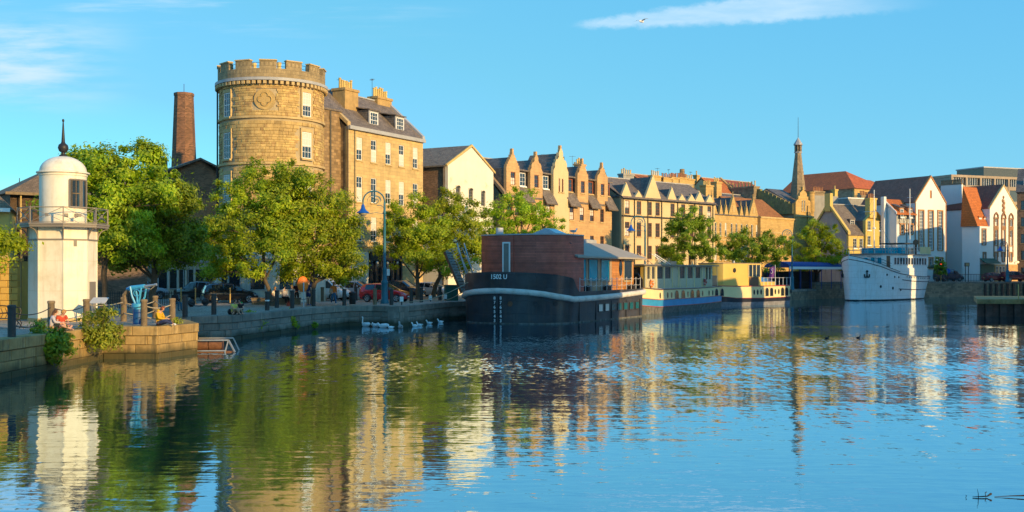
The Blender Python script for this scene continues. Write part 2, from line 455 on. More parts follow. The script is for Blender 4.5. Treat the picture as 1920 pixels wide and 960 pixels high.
MT = {}
def build_materials():
    A = MT
    A['rubble'] = mat('sandstone rubble', (.54,.36,.14), .85, var=.2, scale=2.2, bump=.5, bscale=9, island=.26, objr=.22, hue=.012, weather=((.17,.115,.06), .45, .6), streak=.3, streak_c=(.2,.14,.07))
    A['mortar'] = mat('lime mortar', (.40,.32,.2), .9, var=.15, bump=.3)
    A['ashlar'] = mat('sandstone ashlar', (.57,.40,.175), .85, var=.14, scale=.9, bump=.25, bscale=12, pattern=('b', .85, .34, .008, (.33,.25,.14), .13), weather=((.24,.155,.07), .4, .7), streak=.35, streak_c=(.22,.15,.075))
    A['ashlar_plain'] = mat('dressed sandstone', (.52,.37,.17), .85, var=.15, scale=1.5, bump=.25, weather=((.16,.12,.08), .8, .4))
    A['darkstone'] = mat('weathered dark stone', (.30,.225,.14), .9, var=.22, scale=1, bump=.5, bscale=6, pattern=('b', .6, .3, .012, (.15,.12,.09), .3), weather=((.07,.06,.05), .6, .5))
    A['goldstone'] = mat('honey sandstone', (.55,.355,.13), .85, var=.16, scale=.8, bump=.3, pattern=('b', .7, .3, .01, (.3,.22,.11), .15), weather=((.16,.12,.07), .4, .5), streak=.2)
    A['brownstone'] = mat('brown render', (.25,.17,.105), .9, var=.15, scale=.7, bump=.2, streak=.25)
    A['pinkstone'] = mat('peach sandstone', (.54,.33,.15), .85, var=.13, scale=.8, bump=.25, pattern=('b', .8, .33, .008, (.36,.24,.14), .1), weather=((.25,.16,.09), .35, .4), streak=.15)
    A['harl_cream'] = mat('cream harling', (.62,.48,.27), .9, var=.08, scale=.6, bump=.35, bscale=40, streak=.2, weather=((.35,.26,.16), .3, .4))
    A['harl_yellow'] = mat('yellow harling', (.6,.43,.13), .9, var=.08, scale=.6, bump=.3, bscale=40, streak=.15)
    A['harl_white'] = mat('white harling', (.74,.73,.70), .85, var=.04, scale=.5, bump=.3, bscale=30, streak=.10, streak_c=(.5,.46,.4), weather=((.6,.57,.5), .25, .4))
    A['harl_grey'] = mat('grey render', (.31,.30,.28), .9, var=.18, scale=.5, bump=.3, bscale=25, streak=.4, streak_c=(.1,.1,.095))
    A['old_white'] = mat('old limewash', (.74,.68,.56), .9, var=.06, scale=.6, bump=.35, bscale=20, streak=.22, streak_c=(.45,.38,.28), patch=((.62,.5,.36), .7, .15))
    A['brick_dark'] = mat('sooty brick', (.22,.14,.095), .9, var=.25, scale=.8, bump=.3, pattern=('b', .24, .085, .012, (.16,.13,.1), .45), weather=((.05,.04,.035), .5, .55))
    A['brick_brown'] = mat('brown brick', (.27,.15,.085), .9, var=.2, scale=.8, bump=.3, pattern=('b', .24, .085, .012, (.27,.2,.14), .45), weather=((.1,.06,.045), .5, .5))
    A['brick_orange'] = mat('orange brick', (.46,.2,.075), .9, var=.15, scale=.8, bump=.3, pattern=('b', .24, .085, .012, (.4,.27,.16), .3))
    A['ochreblock'] = mat('ochre block', (.56,.34,.075), .85, var=.1, scale=2, bump=.25, objr=.12)
    A['slate'] = mat('grey slate', (.20,.155,.12), .65, var=.2, scale=1.2, bump=.2, pattern=('b', .3, .2, .012, (.05,.045,.045), .3), weather=((.17,.14,.1), .5, .5))
    A['slate_dark'] = mat('dark slate', (.135,.115,.10), .55, var=.2, scale=1.2, bump=.2, pattern=('b', .3, .2, .012, (.03,.03,.035), .3))
    A['mossroof'] = mat('mossy corrugated sheet', (.19,.155,.125), .85, var=.3, scale=1.8, bump=.4, weather=((.3,.26,.19), 1.4, .6), pattern=('b', .16, 4, .03, (.12,.1,.08), .1))
    A['pantile'] = mat('orange pantiles', (.54,.16,.035), .8, var=.15, scale=1, bump=.3, pattern=('b', .28, .3, .03, (.25,.07,.02), .2), weather=((.3,.1,.04), .5, .4))
    A['redtile'] = mat('red roof tiles', (.31,.085,.045), .8, var=.15, scale=1, bump=.3, pattern=('b', .3, .25, .025, (.15,.04,.03), .2), weather=((.2,.07,.04), .4, .4))
    A['browntile'] = mat('brown roof tiles', (.34,.13,.09), .8, var=.15, scale=1, bump=.2, pattern=('b', .3, .25, .02, (.08,.04,.03), .2))
    A['lead'] = mat('lead sheet', (.36,.36,.37), .55, var=.12, bump=.1)
    A['pot'] = mat('buff chimney pot', (.6,.42,.15), .8, var=.15, objr=.2)
    A['redpot'] = mat('red clay chimney pot', (.36,.16,.08), .8, var=.2, objr=.25)
    A['white'] = mat('white gloss paint', (.8,.79,.76), .35, var=.03, bump=.02)
    A['cream_paint'] = mat('cream masonry paint', (.77,.71,.58), .5, var=.035, scale=.7, bump=.08, bscale=18, streak=.5, streak_c=(.40,.26,.11), weather=((.50,.40,.24), .9, .55))
    A['redframe'] = mat('red brown window paint', (.22,.07,.04), .5, var=.1)
    A['rust_trim'] = mat('terracotta trim', (.42,.19,.07), .75, var=.12, bump=.1)
    A['brown_trim'] = mat('brown sandstone trim', (.30,.16,.085), .8, var=.15, bump=.2)
    A['black'] = mat('black paint', (.025,.025,.028), .4, var=.2)
    A['iron'] = mat('dark iron', (.035,.035,.038), .5, metal=.4, var=.3, bump=.1)
    A['steel'] = mat('galvanised steel', (.42,.42,.42), .4, metal=.7, var=.15)
    A['grey_paint'] = mat('grey brown paint', (.22,.19,.16), .5, var=.12, bump=.05)
    A['ltgrey'] = mat('light grey paint', (.5,.5,.5), .5, var=.08)
    A['glass'] = mat('window glass', (.02,.03,.04), .04, var=.3, spec=1.0)
    A['glass_dim'] = mat('dusty glass', (.05,.05,.045), .12, var=.4, scale=3, spec=.7)
    A['glass_teal'] = mat('teal glass with painted reflection', (.01,.33,.45), .06, var=.15, spec=.35)  # base colour lifted to carry the blue reflection on the panes
    A['glass_port'] = mat('dim teal port glass', (.008,.09,.11), .06, var=.2, spec=.6)
    A['blind'] = mat('window blind', (.6,.56,.5), .9, var=.06)
    A['wood_grey'] = mat('weathered timber', (.20,.145,.085), .8, var=.3, scale=4, bump=.4, objr=.2, streak=.5, streak_c=(.06,.045,.03))
    A['wood_black'] = mat('tarred timber', (.042,.038,.034), .6, var=.3, scale=5, bump=.4)
    A['wood_orange'] = mat('varnished larch', (.50,.21,.055), .45, var=.15, scale=2, bump=.1, pattern=('b', 5, .13, .01, (.2,.08,.03), .18))
    A['burgundy'] = mat('burgundy stained boards', (.48,.11,.07), .42, var=.25, scale=1.6, bump=.1, pattern=('b', 4.5, .12, .008, (.06,.016,.014), .28), weather=((.22,.06,.05), .6, .5))
    A['barge_black'] = mat('black hull paint', (.045,.048,.056), .28, var=.4, scale=.9, bump=.06, bscale=2, streak=.6, streak_c=(.10,.075,.055), pattern=('b', 2.2, 1.0, .016, (.02,.02,.024), .2), weather=((.09,.06,.04), 1.1, .4))
    A['fender'] = mat('white canvas fender', (.62,.58,.52), .8, var=.1, scale=3, bump=.3, weather=((.2,.12,.06), 1.5, .6))
    A['roof_felt'] = mat('grey roof felt', (.33,.29,.24), .85, var=.08, scale=.8, bump=.1)
    A['deck'] = mat('grey deck paint', (.35,.33,.31), .8, var=.15)
    A['boat_cream'] = mat('cream boat paint', (.74,.60,.30), .4, var=.05, scale=.8, streak=.12, streak_c=(.35,.22,.1))
    A['boat_sunlit'] = mat('sunlit amber boat paint', (.72,.46,.10), .4, var=.06, scale=.8)  # amber stands for sunlight on the cabin front
    A['boat_yellow'] = mat('yellow boat paint', (.66,.45,.11), .4, var=.05, scale=.8, streak=.08)
    A['boat_blue'] = mat('blue hull paint', (.035,.26,.5), .4, var=.15, scale=1.2, streak=.2, streak_c=(.08,.28,.4))
    A['boat_red'] = mat('red line paint', (.45,.06,.04), .4)
    A['boot'] = mat('fouled hull bottom', (.13,.125,.115), .8, var=.6, scale=3, bump=.4, patch=((.03,.03,.03), 2, .6), weather=((.3,.22,.12), 2, .4))
    A['boat_dark'] = mat('dark navy hull', (.025,.025,.035), .35, var=.3)
    A['hull_grey'] = mat('grey antifouling', (.2,.2,.22), .7, var=.3, scale=2)
    A['ship_white'] = mat('white ship paint', (.82,.81,.78), .4, var=.04, scale=.6, bump=.08, bscale=1.5, streak=.4, streak_c=(.45,.3,.16), pattern=('b', 2.6, .85, .014, (.6,.57,.52), .03), weather=((.5,.42,.32), .7, .25))
    A['brown_door'] = mat('brown door', (.16,.08,.04), .5, var=.15)
    A['canopy_blue'] = mat('blue canopy fabric', (.008,.05,.22), .7, var=.15)
    A['lamp_blue'] = mat('blue lamp enamel', (.01,.09,.42), .35, var=.1)
    A['lamp_teal'] = mat('teal lamp post paint', (.02,.14,.2), .45, var=.2, scale=4)
    A['gun_blue'] = mat('bright blue paint', (.05,.33,.58), .4, var=.15, scale=3)
    A['gun_deep'] = mat('deep blue paint', (.01,.075,.24), .4, var=.15, scale=3)
    A['orange'] = mat('orange plastic', (.95,.2,.015), .45, var=.05)
    A['green_box'] = mat('green cabinet paint', (.015,.1,.075), .5, var=.1)
    A['rust'] = mat('rusty steel', (.16,.07,.035), .85, var=.35, scale=4, bump=.5)
    A['quay'] = mat('quay stone', (.36,.24,.09), .9, tide=True, var=.35, scale=1.3, bump=.8, bscale=6, objr=.2, streak=.75, streak_c=(.075,.055,.028), weather=((.42,.34,.2), 1.6, .4), patch=((.12,.085,.035), .9, .5))
    A['quay_dark'] = mat('shade-darkened quay stone', (.25,.22,.175), .9, tide=True, var=.35, scale=1.3, bump=.5, bscale=7, objr=.22, streak=.5, streak_c=(.05,.045,.04), weather=((.22,.2,.17), 1.6, .4))  # stone darkened for the wall's shade; slime and streaks are its own
    A['ground'] = mat('granite setts', (.42,.365,.29), .9, var=.2, scale=.25, bump=.4, pattern=('b', .28, .16, .02, (.13,.115,.095), .35), weather=((.34,.29,.22), .12, .5))
    A['far_ground'] = A['ground']
    A['leaf'] = leaf_mat('lime leaves', (.17,.28,.014), (.47,.53,.03))
    A['leaf_dark'] = leaf_mat('dark leaves', (.13,.22,.016), (.34,.44,.03), .42)
    A['leaf_bright'] = leaf_mat('fresh leaves', (.22,.34,.012), (.42,.54,.025))
    A['leaf_bush'] = leaf_mat('wild bush leaves', (.16,.24,.02), (.42,.42,.06))
    A['bark'] = mat('bark', (.11,.085,.06), .95, var=.3, scale=5, bump=.6, bscale=9)
    A['skin'] = mat('skin', (.52,.29,.2), .6, var=.06)
    A['water'] = water_mat()
build_materials()
MT['lit_lamp'] = mat('lit lamp globe', (.8,.6,.3), .4)
q_ = MT['lit_lamp'].node_tree.nodes['Principled BSDF']; q_.inputs['Emission Color'].default_value = (1,.65,.25,1); q_.inputs['Emission Strength'].default_value = 1.2
# ------------------------------------------------------------ ground, water, quay walls
QZ = 1.5
E = [(-19.2,-400),(-19.0,20),(-18.75,49.0),(-16.3,49.1),(-15.4,52.3),(-17.4,56.6),(-19.3,58.3),(-18.0,59.9),(-16.2,61.7),
     (-13.8,74.6),(-12.1,79.4),(-10.4,79.6),(-8.2,77.6),(-7.0,82),(-5.2,89.5),(4.0,101.5),(7.6,106),(19.5,126),(30.5,140),(36.5,146),
     (45,158),(56.5,170),(68,172),(132,180),(104,150),(64,118),(50,95.5),(26,45),(15.5,20),(9,0),(9,-400)]
def ground():
    from mathutils.geometry import tessellate_polygon
    outer = [(3000,-400),(3000,4000),(-3000,4000),(-3000,-400)]
    poly = [Vector((x,y,QZ)) for x,y in E] + [Vector((x,y,QZ)) for x,y in outer]
    tris = tessellate_polygon([poly])
    mb = MB(); mb.add(poly, [t if (poly[t[1]]-poly[t[0]]).cross(poly[t[2]]-poly[t[0]]).z > 0 else (t[0],t[2],t[1]) for t in tris])
    tag(mb.build('ground', MT['ground']), kind='structure')
    w = MB(); w.quad((-200,-400,0),(240,-400,0),(240,260,0),(-200,260,0))
    tag(w.build('water', MT['water']), kind='structure')
    s = MB(); s.prism([(57,170.4),(68,172.4),(132,180.4),(132,420),(30,420),(46,176)], QZ-.5, 2.42)
    tag(s.build('street', MT['ground']), kind='structure')
ground()

BLK = {}
def block(w, h, d, mt):
    k = (round(w,2), round(h,2), round(d,2), mt)
    if k not in BLK:
        b = MB(); c = .02
        x0, x1, z0, z1 = -w/2, w/2, 0, h
        b.add([(x0,0,z0),(x1,0,z0),(x1,0,z1),(x0,0,z1),(x0+c,-c*1.5,z0+c),(x1-c,-c*1.5,z0+c),(x1-c,-c*1.5,z1-c),(x0+c,-c*1.5,z1-c),
               (x0,d,z0),(x1,d,z0),(x1,d,z1),(x0,d,z1)],
              [(4,5,6,7),(0,1,5,4),(1,2,6,5),(2,3,7,6),(3,0,4,7),(1,0,8,9),(2,1,9,10),(3,2,10,11),(0,3,11,8)])
        BLK[k] = b.mesh('stone', MT[mt])
    return BLK[k]
def quay_wall(name, label, pts, mt, top, seed, ch=.40, cope=.44, lens=(.8,1.0,1.2,1.45)):
    """courses of separate blocks between the water and the coping; water lies to the right of the path"""
    rnd = random.Random(seed)
    ox, oy = pts[0]
    root = thing(name, label, 'wall', (ox, oy, 0))
    core = MB()
    for (ax, ay), (bx, by) in zip(pts, pts[1:]):
        L = hypot(bx-ax, by-ay); dx, dy = (bx-ax)/L, (by-ay)/L
        nx, ny = dy, -dx                                # towards the water
        rz = atan2(dy, dx)
        def place(mesh, s, z, off, nm):
            ob(nm, mesh, root, (ax-ox+dx*s+nx*off, ay-oy+dy*s+ny*off, z), rz)
        q = [(ax-ox-nx*.13,ay-oy-ny*.13),(bx-ox-nx*.13,by-oy-ny*.13),(bx-ox-nx*.9,by-oy-ny*.9),(ax-ox-nx*.9,ay-oy-ny*.9)]
        core.prism(q, -1.2, top-.02)
        nz = max(1, int(math.ceil((top-cope+.5)/ch)))
        z = top-cope-nz*ch
        for r in range(nz):
            s = -.05
            while s < L-.0:
                w = rnd.choice(lens)
                if L+.05-s-w < .35: w = L+.05-s
                place(block(w-.009, ch-.009, .35, mt), s+w/2, z+r*ch, -.06+rnd.uniform(-.025,.03), 'stone')
                s += w
        s = 0.0
        while s < L-.05:
            w = rnd.choice((1.3,1.6,1.9))
            if L-s-w < .5: w = L-s
            place(block(w-.012, cope-.01, .75, mt), s+w/2, top-cope+.012, rnd.uniform(.0,.02), 'coping_stone')
            s += w
    core.build('core', MT['quay_dark'], root)
    return root
quay_wall('quay_wall', 'mossy near quay wall in shade running out of the left edge of the picture', [(-18.95,30),(-18.75,49.0)], 'quay', QZ, 3)
quay_wall('quay_wall', 'sunlit golden stone pier corner below the person in the yellow hoodie', [(-18.75,49.0),(-16.3,49.1),(-15.4,52.3),(-17.4,56.6),(-19.3,58.3)], 'quay', QZ, 5)
quay_wall('quay_wall', 'long shade-darkened stone quay wall behind the swans', [(-19.3,58.3),(-18.0,59.9),(-16.2,61.7),(-13.8,74.6),(-12.1,79.4),(-10.4,79.6),(-8.2,77.6),(-7.0,82),(-5.2,89.5),(4.0,101.5)], 'quay_dark', QZ, 7)
def plain_wall(name, label, pts, top, mt, th=.8):
    root = thing(name, label, 'wall', (pts[0][0], pts[0][1], 0))
    b = MB(); c = MB(); ox, oy = pts[0]
    for (ax, ay), (bx, by) in zip(pts, pts[1:]):
        L = hypot(bx-ax, by-ay); dx, dy = (bx-ax)/L, (by-ay)/L; nx, ny = dy, -dx
        f = lambda x, y, o: (x-ox+nx*o, y-oy+ny*o)
        b.prism([f(ax,ay,0),f(bx,by,0),f(bx,by,-th),f(ax,ay,-th)], -1.2, top-.3)
        c.prism([f(ax,ay,.07),f(bx,by,.07),f(bx,by,-th),f(ax,ay,-th)], top-.3+.004, top+.006)
    b.build('wall', MT[mt], root); c.build('coping', MT['quay_dark'], root)
    return root
plain_wall('quay_wall', 'dark quay wall behind the two cream boats', [(4.0,101.5),(7.6,106),(19.5,126),(30.5,140),(36.5,146),(45,158)], QZ, 'darkstone')
fw = plain_wall('quay_wall', 'tall dark harbour wall to the right of the white ship', [(45,158),(56.5,170),(68,172),(132,180)], 2.45, 'darkstone')
for i in range(9):
    px = 1846 + i*10.5
    k = (px-CX)/F; s = (k*172-68)/(1-k*.125); x, y = 68+s, 172+s*.125
    MB().box(-.16,.16,-.22,.0,-1,2.1).build('fender_pile', MT['wood_black'], fw, (x-45, y-158-.12, 0), .12)

# ------------------------------------------------------------ buildings: tools
class Bld:
    def __init__(s, name, label, px, D, vp, z0=QZ, cat='building', group=None):
        d = Vector(((vp-CX)/F, 1.0)); d.normalize()
        s.setup(name, label, (X(px,D), D), (d.x, d.y), z0, cat, group)
    def setup(s, name, label, O, d, z0, cat, group=None):
        s.O = O; s.d = d; s.z0 = z0
        s.r = thing(name, label, cat, (O[0], O[1], z0), atan2(d[1], d[0]), group)
    @classmethod
    def at(cls, name, label, O, d, z0=QZ, cat='building', group=None):
        s = cls.__new__(cls); l = hypot(*d); s.setup(name, label, O, (d[0]/l, d[1]/l), z0, cat, group); return s
    def x(s, px, y=0.0):
        k = (px-CX)/F; dx, dy = s.d
        return (k*(s.O[1]+dx*y)-s.O[0]+dy*y)/(dx-k*dy)
    def D(s, x, y=0.0): return s.O[1]+s.d[1]*x+s.d[0]*y
    def z(s, x, py, y=0.0): return Z(py, s.D(x,y))-s.z0
    def xz(s, px, py, y=0.0):
        x = s.x(px,y); return x, s.z(x,py,y)

def prof_x(profile, z, hi):
    for (za,l0,r0),(zb,l1,r1) in zip(profile, profile[1:]):
        if zb <= za: continue
        if (za <= z < zb) if hi else (za < z <= zb):
            t = (z-za)/(zb-za); return l0+(l1-l0)*t, r0+(r1-r0)*t
    return profile[-1][1:]
def wall_mb(profile, ops, rev=.15, th=.4, y=0.0, mb=None):
    """a wall face with real openings; profile rows are (z, left, right)"""
    mb = mb or MB()
    zs = sorted({round(p[0],4) for p in profile} | {round(v,4) for o in ops for v in (o[1], o[1]+o[3])})
    z0, z1 = profile[0][0], profile[-1][0]
    zs = [z for z in zs if z0 <= z <= z1]
    for a, b in zip(zs, zs[1:]):
        la, ra = prof_x(profile, a, True); lb, rb = prof_x(profile, b, False)
        cur = (la, lb)
        for o in sorted((o for o in ops if o[1] <= a+1e-3 and o[1]+o[3] >= b-1e-3), key=lambda o: o[0]):
            x0, x1 = o[0]-o[2]/2, o[0]+o[2]/2
            mb.quad((cur[0],y,a),(x0,y,a),(x0,y,b),(cur[1],y,b)); cur = (x1,x1)
        mb.quad((cur[0],y,a),(ra,y,a),(rb,y,b),(cur[1],y,b))
    for o in ops:
        x0, x1, a, b = o[0]-o[2]/2, o[0]+o[2]/2, o[1], o[1]+o[3]
        t = y+rev
        mb.quad((x0,y,a),(x0,t,a),(x0,t,b),(x0,y,b)); mb.quad((x1,t,a),(x1,y,a),(x1,y,b),(x1,t,b))
        mb.quad((x0,y,a),(x1,y,a),(x1,t,a),(x0,t,a)); mb.quad((x0,t,b),(x1,t,b),(x1,y,b),(x0,y,b))
    t = y+th
    for (za,l0,r0),(zb,l1,r1) in zip(profile, profile[1:]):
        if (za,l0) != (zb,l1): mb.quad((l0,y,za),(l1,y,zb),(l1,t,zb),(l0,t,za))
        if (za,r0) != (zb,r1): mb.quad((r0,t,za),(r1,t,zb),(r1,y,zb),(r0,y,za))
    z, l, r = profile[-1]
    if r-l > 1e-3: mb.quad((l,y,z),(r,y,z),(r,t,z),(l,t,z))
    for (za,l0,r0),(zb,l1,r1) in zip(profile, profile[1:]):
        if zb > za: mb.quad((r0,t,za),(l0,t,za),(l1,t,zb),(r1,t,zb))
    return mb

WST = {  # frame, panes across, panes up, glass, sill, surround
 'sash':  ('white', 3, 4, 'glass', 'ashlar_plain', None),
 'sash2': ('white', 2, 4, 'glass', 'ashlar_plain', None),
 'red':   ('redframe', 2, 4, 'glass_dim', 'ashlar_plain', None),
 'brown': ('redframe', 2, 3, 'glass', 'ashlar_plain', None),
 'small': ('white', 2, 3, 'glass', 'white', None),
 'arch':  ('grey_paint', 3, 5, 'glass_dim', 'old_white', None),
 'tallw': ('white', 4, 12, 'glass', 'rust_trim', 'rust_trim'),
 'trim':  ('white', 2, 3, 'glass', 'rust_trim', 'rust_trim'),
 'btrim': ('white', 3, 4, 'glass', 'brown_trim', 'brown_trim'),
 'slim':  ('white', 1, 3, 'glass_dim', 'goldstone', None),
 'dark':  ('iron', 2, 2, 'glass', 'darkstone', None),
 'plain': ('ltgrey', 1, 1, 'glass', None, None),
 'panel': ('rust_trim', 1, 1, 'rust_trim', None, None),
}
WM = {}
def window(root, xc, zb, w, h, st, y=0.0, rev=.15, rz=0, blind=0.0, loc=None):
    fr, nx, nz, gl, sill, sur = WST[st]
    key = (st, round(w,2), round(h,2), round(rev,2))
    if key not in WM:
        f = MB(); t = .07; g = .065 if st == 'tallw' else .03
        f.box(-w/2,-w/2+t,0,.07,0,h).box(w/2-t,w/2,0,.07,0,h).box(-w/2+t,w/2-t,0,.07,0,t).box(-w/2+t,w/2-t,0,.07,h-t,h)
        for i in range(1, nx): x = -w/2+w*i/nx; f.box(x-g/2,x+g/2,.012,.06,t,h-t)
        for j in range(1, nz):
            z = h*j/nz; e = .05 if (j*2 == nz) else g
            f.box(-w/2+t,w/2-t,.016,.055,z-e/2,z+e/2)
        fm = f.mesh('window', MT[fr])
        pm = MB().quad((-w/2+.02,.04,.02),(w/2-.02,.04,.02),(w/2-.02,.04,h-.02),(-w/2+.02,.04,h-.02)).mesh('pane', MT[gl])
        sm = None
        if sill: sm = MB().box(-w/2-.12,w/2+.12,-rev-.02,.02,-.16,-.004).mesh('sill', MT[sill])
        um = None
        if sur:
            u = MB(); e = .2; a, b = -rev+.02, -rev+.08
            u.box(-w/2-e,-w/2+.003,a-.06,b,0,h+.003).box(w/2-.003,w/2+e,a-.06,b,0,h+.003).box(-w/2-e,w/2+e,a-.06,b,h+.005,h+e)
            um = u.mesh('surround', MT[sur])
        bm = MB().quad((-w/2+t,.034,h*.45),(w/2-t,.034,h*.45),(w/2-t,.034,h-t),(-w/2+t,.034,h-t)).mesh('blind', MT['blind'])
        WM[key] = (fm, pm, sm, um, bm)
    fm, pm, sm, um, bm = WM[key]
    o = ob('window', fm, root, loc if loc else (xc, y+rev-.08, zb), rz)
    ob('pane', pm, o)
    if sm: ob('sill', sm, o)
    if um: ob('surround', um, o)
    if blind: ob('blind', bm, o, (0,0,0 if blind < 1.5 else -h*.4))
    return o
RW = random.Random(11)
def facade(B, profile, wins, mt, th=.4, rev=.15, y=0.0, name='wall', blinds=.3):
    ops = [(w[0], w[1], w[2], w[3]) for w in wins]
    wall_mb(profile, ops, rev, th, y).build(name, MT[mt], B.r)
    for w in wins: window(B.r, w[0], w[1], w[2], w[3], w[4], y, rev, blind=RW.choice((1,2)) if RW.random() < blinds else 0)
def rect(L, H, x0=0): return [(0,x0,L),(H,x0,L)]
def shell(B, x0, x1, y0, y1, ze, mt, ridge=None, zr=None, name='side_wall'):
    b = MB()
    if ridge == 'x': b.prismx([(y0,0),(y1,0),(y1,ze),((y0+y1)/2,zr),(y0,ze)] if y0 > 0.5 else [(y0,0),(y1,0),(y1,ze),(y1/2,zr),(y0,ze)], x0, x1)
    elif ridge == 'y': b.prismy([(x0,0),(x1,0),(x1,ze),((x0+x1)/2,zr),(x0,ze)], y0, y1)
    else: b.box(x0,x1,y0,y1,0,ze)
    return b.build(name, MT[mt], B.r)
def roof_x(B, x0, x1, y0, y1, ze, zr, mt, o=.25, th=.16, ym=None, name='roof', ox=.12):
    ym = (y0+y1)/2 if ym is None else ym
    s0 = (zr-ze)/(ym-y0); s1 = (zr-ze)/(y1-ym); e = .03
    P = [(y0-o,ze-o*s0+e),(ym,zr+e),(y1+o,ze-o*s1+e),(y1+o,ze-o*s1+e+th),(ym,zr+e+th*1.3),(y0-o,ze-o*s0+e+th)]
    r = MB().prismx(P, x0-ox, x1+ox).build(name, MT[mt], B.r)
    MB().box(x0-ox, x1+ox, ym-.14, ym+.14, zr+th*1.3-.03, zr+th*1.3+.1).build('ridge_capping', MT['lead'], r)
    return r
def roof_y(B, x0, x1, y0, y1, ze, zr, mt, o=.2, th=.16, name='roof', oy=.1):
    xm = (x0+x1)/2; s = (zr-ze)/(xm-x0); e = .03
    P = [(x0-o,ze-o*s+e),(xm,zr+e),(x1+o,ze-o*s+e),(x1+o,ze-o*s+e+th),(xm,zr+e+th*1.3),(x0-o,ze-o*s+e+th)]
    return MB().prismy(P, y0-oy, y1).build(name, MT[mt], B.r)
POTM = {}
def chimney(B, x, y, z0, z1, w, d, n, mt, pot='pot', row='x', ph=.75):
    b = MB().box(-w/2,w/2,-d/2,d/2,0,z1-z0-.25).box(-w/2-.1,w/2+.1,-d/2-.1,d/2+.1,z1-z0-.248,z1-z0)
    o = b.build('chimney', MT[mt], B.r, (x,y,z0))
    k = (pot, round(ph,2))
    if k not in POTM: POTM[k] = MB().lathe([(.14,0),(.125,.1),(.11,ph-.12),(.14,ph-.1),(.14,ph),(.09,ph),(.09,ph-.2)], 8).mesh('chimney_pot', MT[pot])
    for i in range(n):
        t = (i+.5)/n-.5
        p = (t*w,0,z1-z0) if row == 'x' else (0,t*d,z1-z0)
        c = ob('chimney_pot', POTM[k], o, p); c.scale = (1,1,RW.uniform(.8,1.15))
    return o
def pipe(B, pts, r=.06, mt='iron', name='downpipe'):
    return MB().tube(pts, r, 6).build(name, MT[mt], B.r, smooth=True)
def steps(x, half, z0, z1, n, tip=.18):
    """crow-stepped gable rows from half width at z0 to the tip at z1"""
    p = []; dz = (z1-z0)/n
    for i in range(n):
        w = half+(tip-half)*i/(n-1) if n > 1 else half
        p += [(z0+dz*i, x-w, x+w), (z0+dz*(i+1), x-w, x+w)]
    return p
def aerial(B, x, y, z, h=1.6):
    m = MB().cyl((0,0,0),(0,0,h),.022,n=5).beam((-.45,0,h-.1),(.45,0,h-.1),.025)
    for i in range(5): m.beam((-.4+i*.2,-.22,h-.1),(-.4+i*.2,.22,h-.1),.016)
    return m.build('aerial', MT['iron'], B.r, (x,y,z), RW.uniform(-1,1))
def dedupe(p):
    out = []
    for q in p:
        if not out or out[-1] != q: out.append(q)
    return out

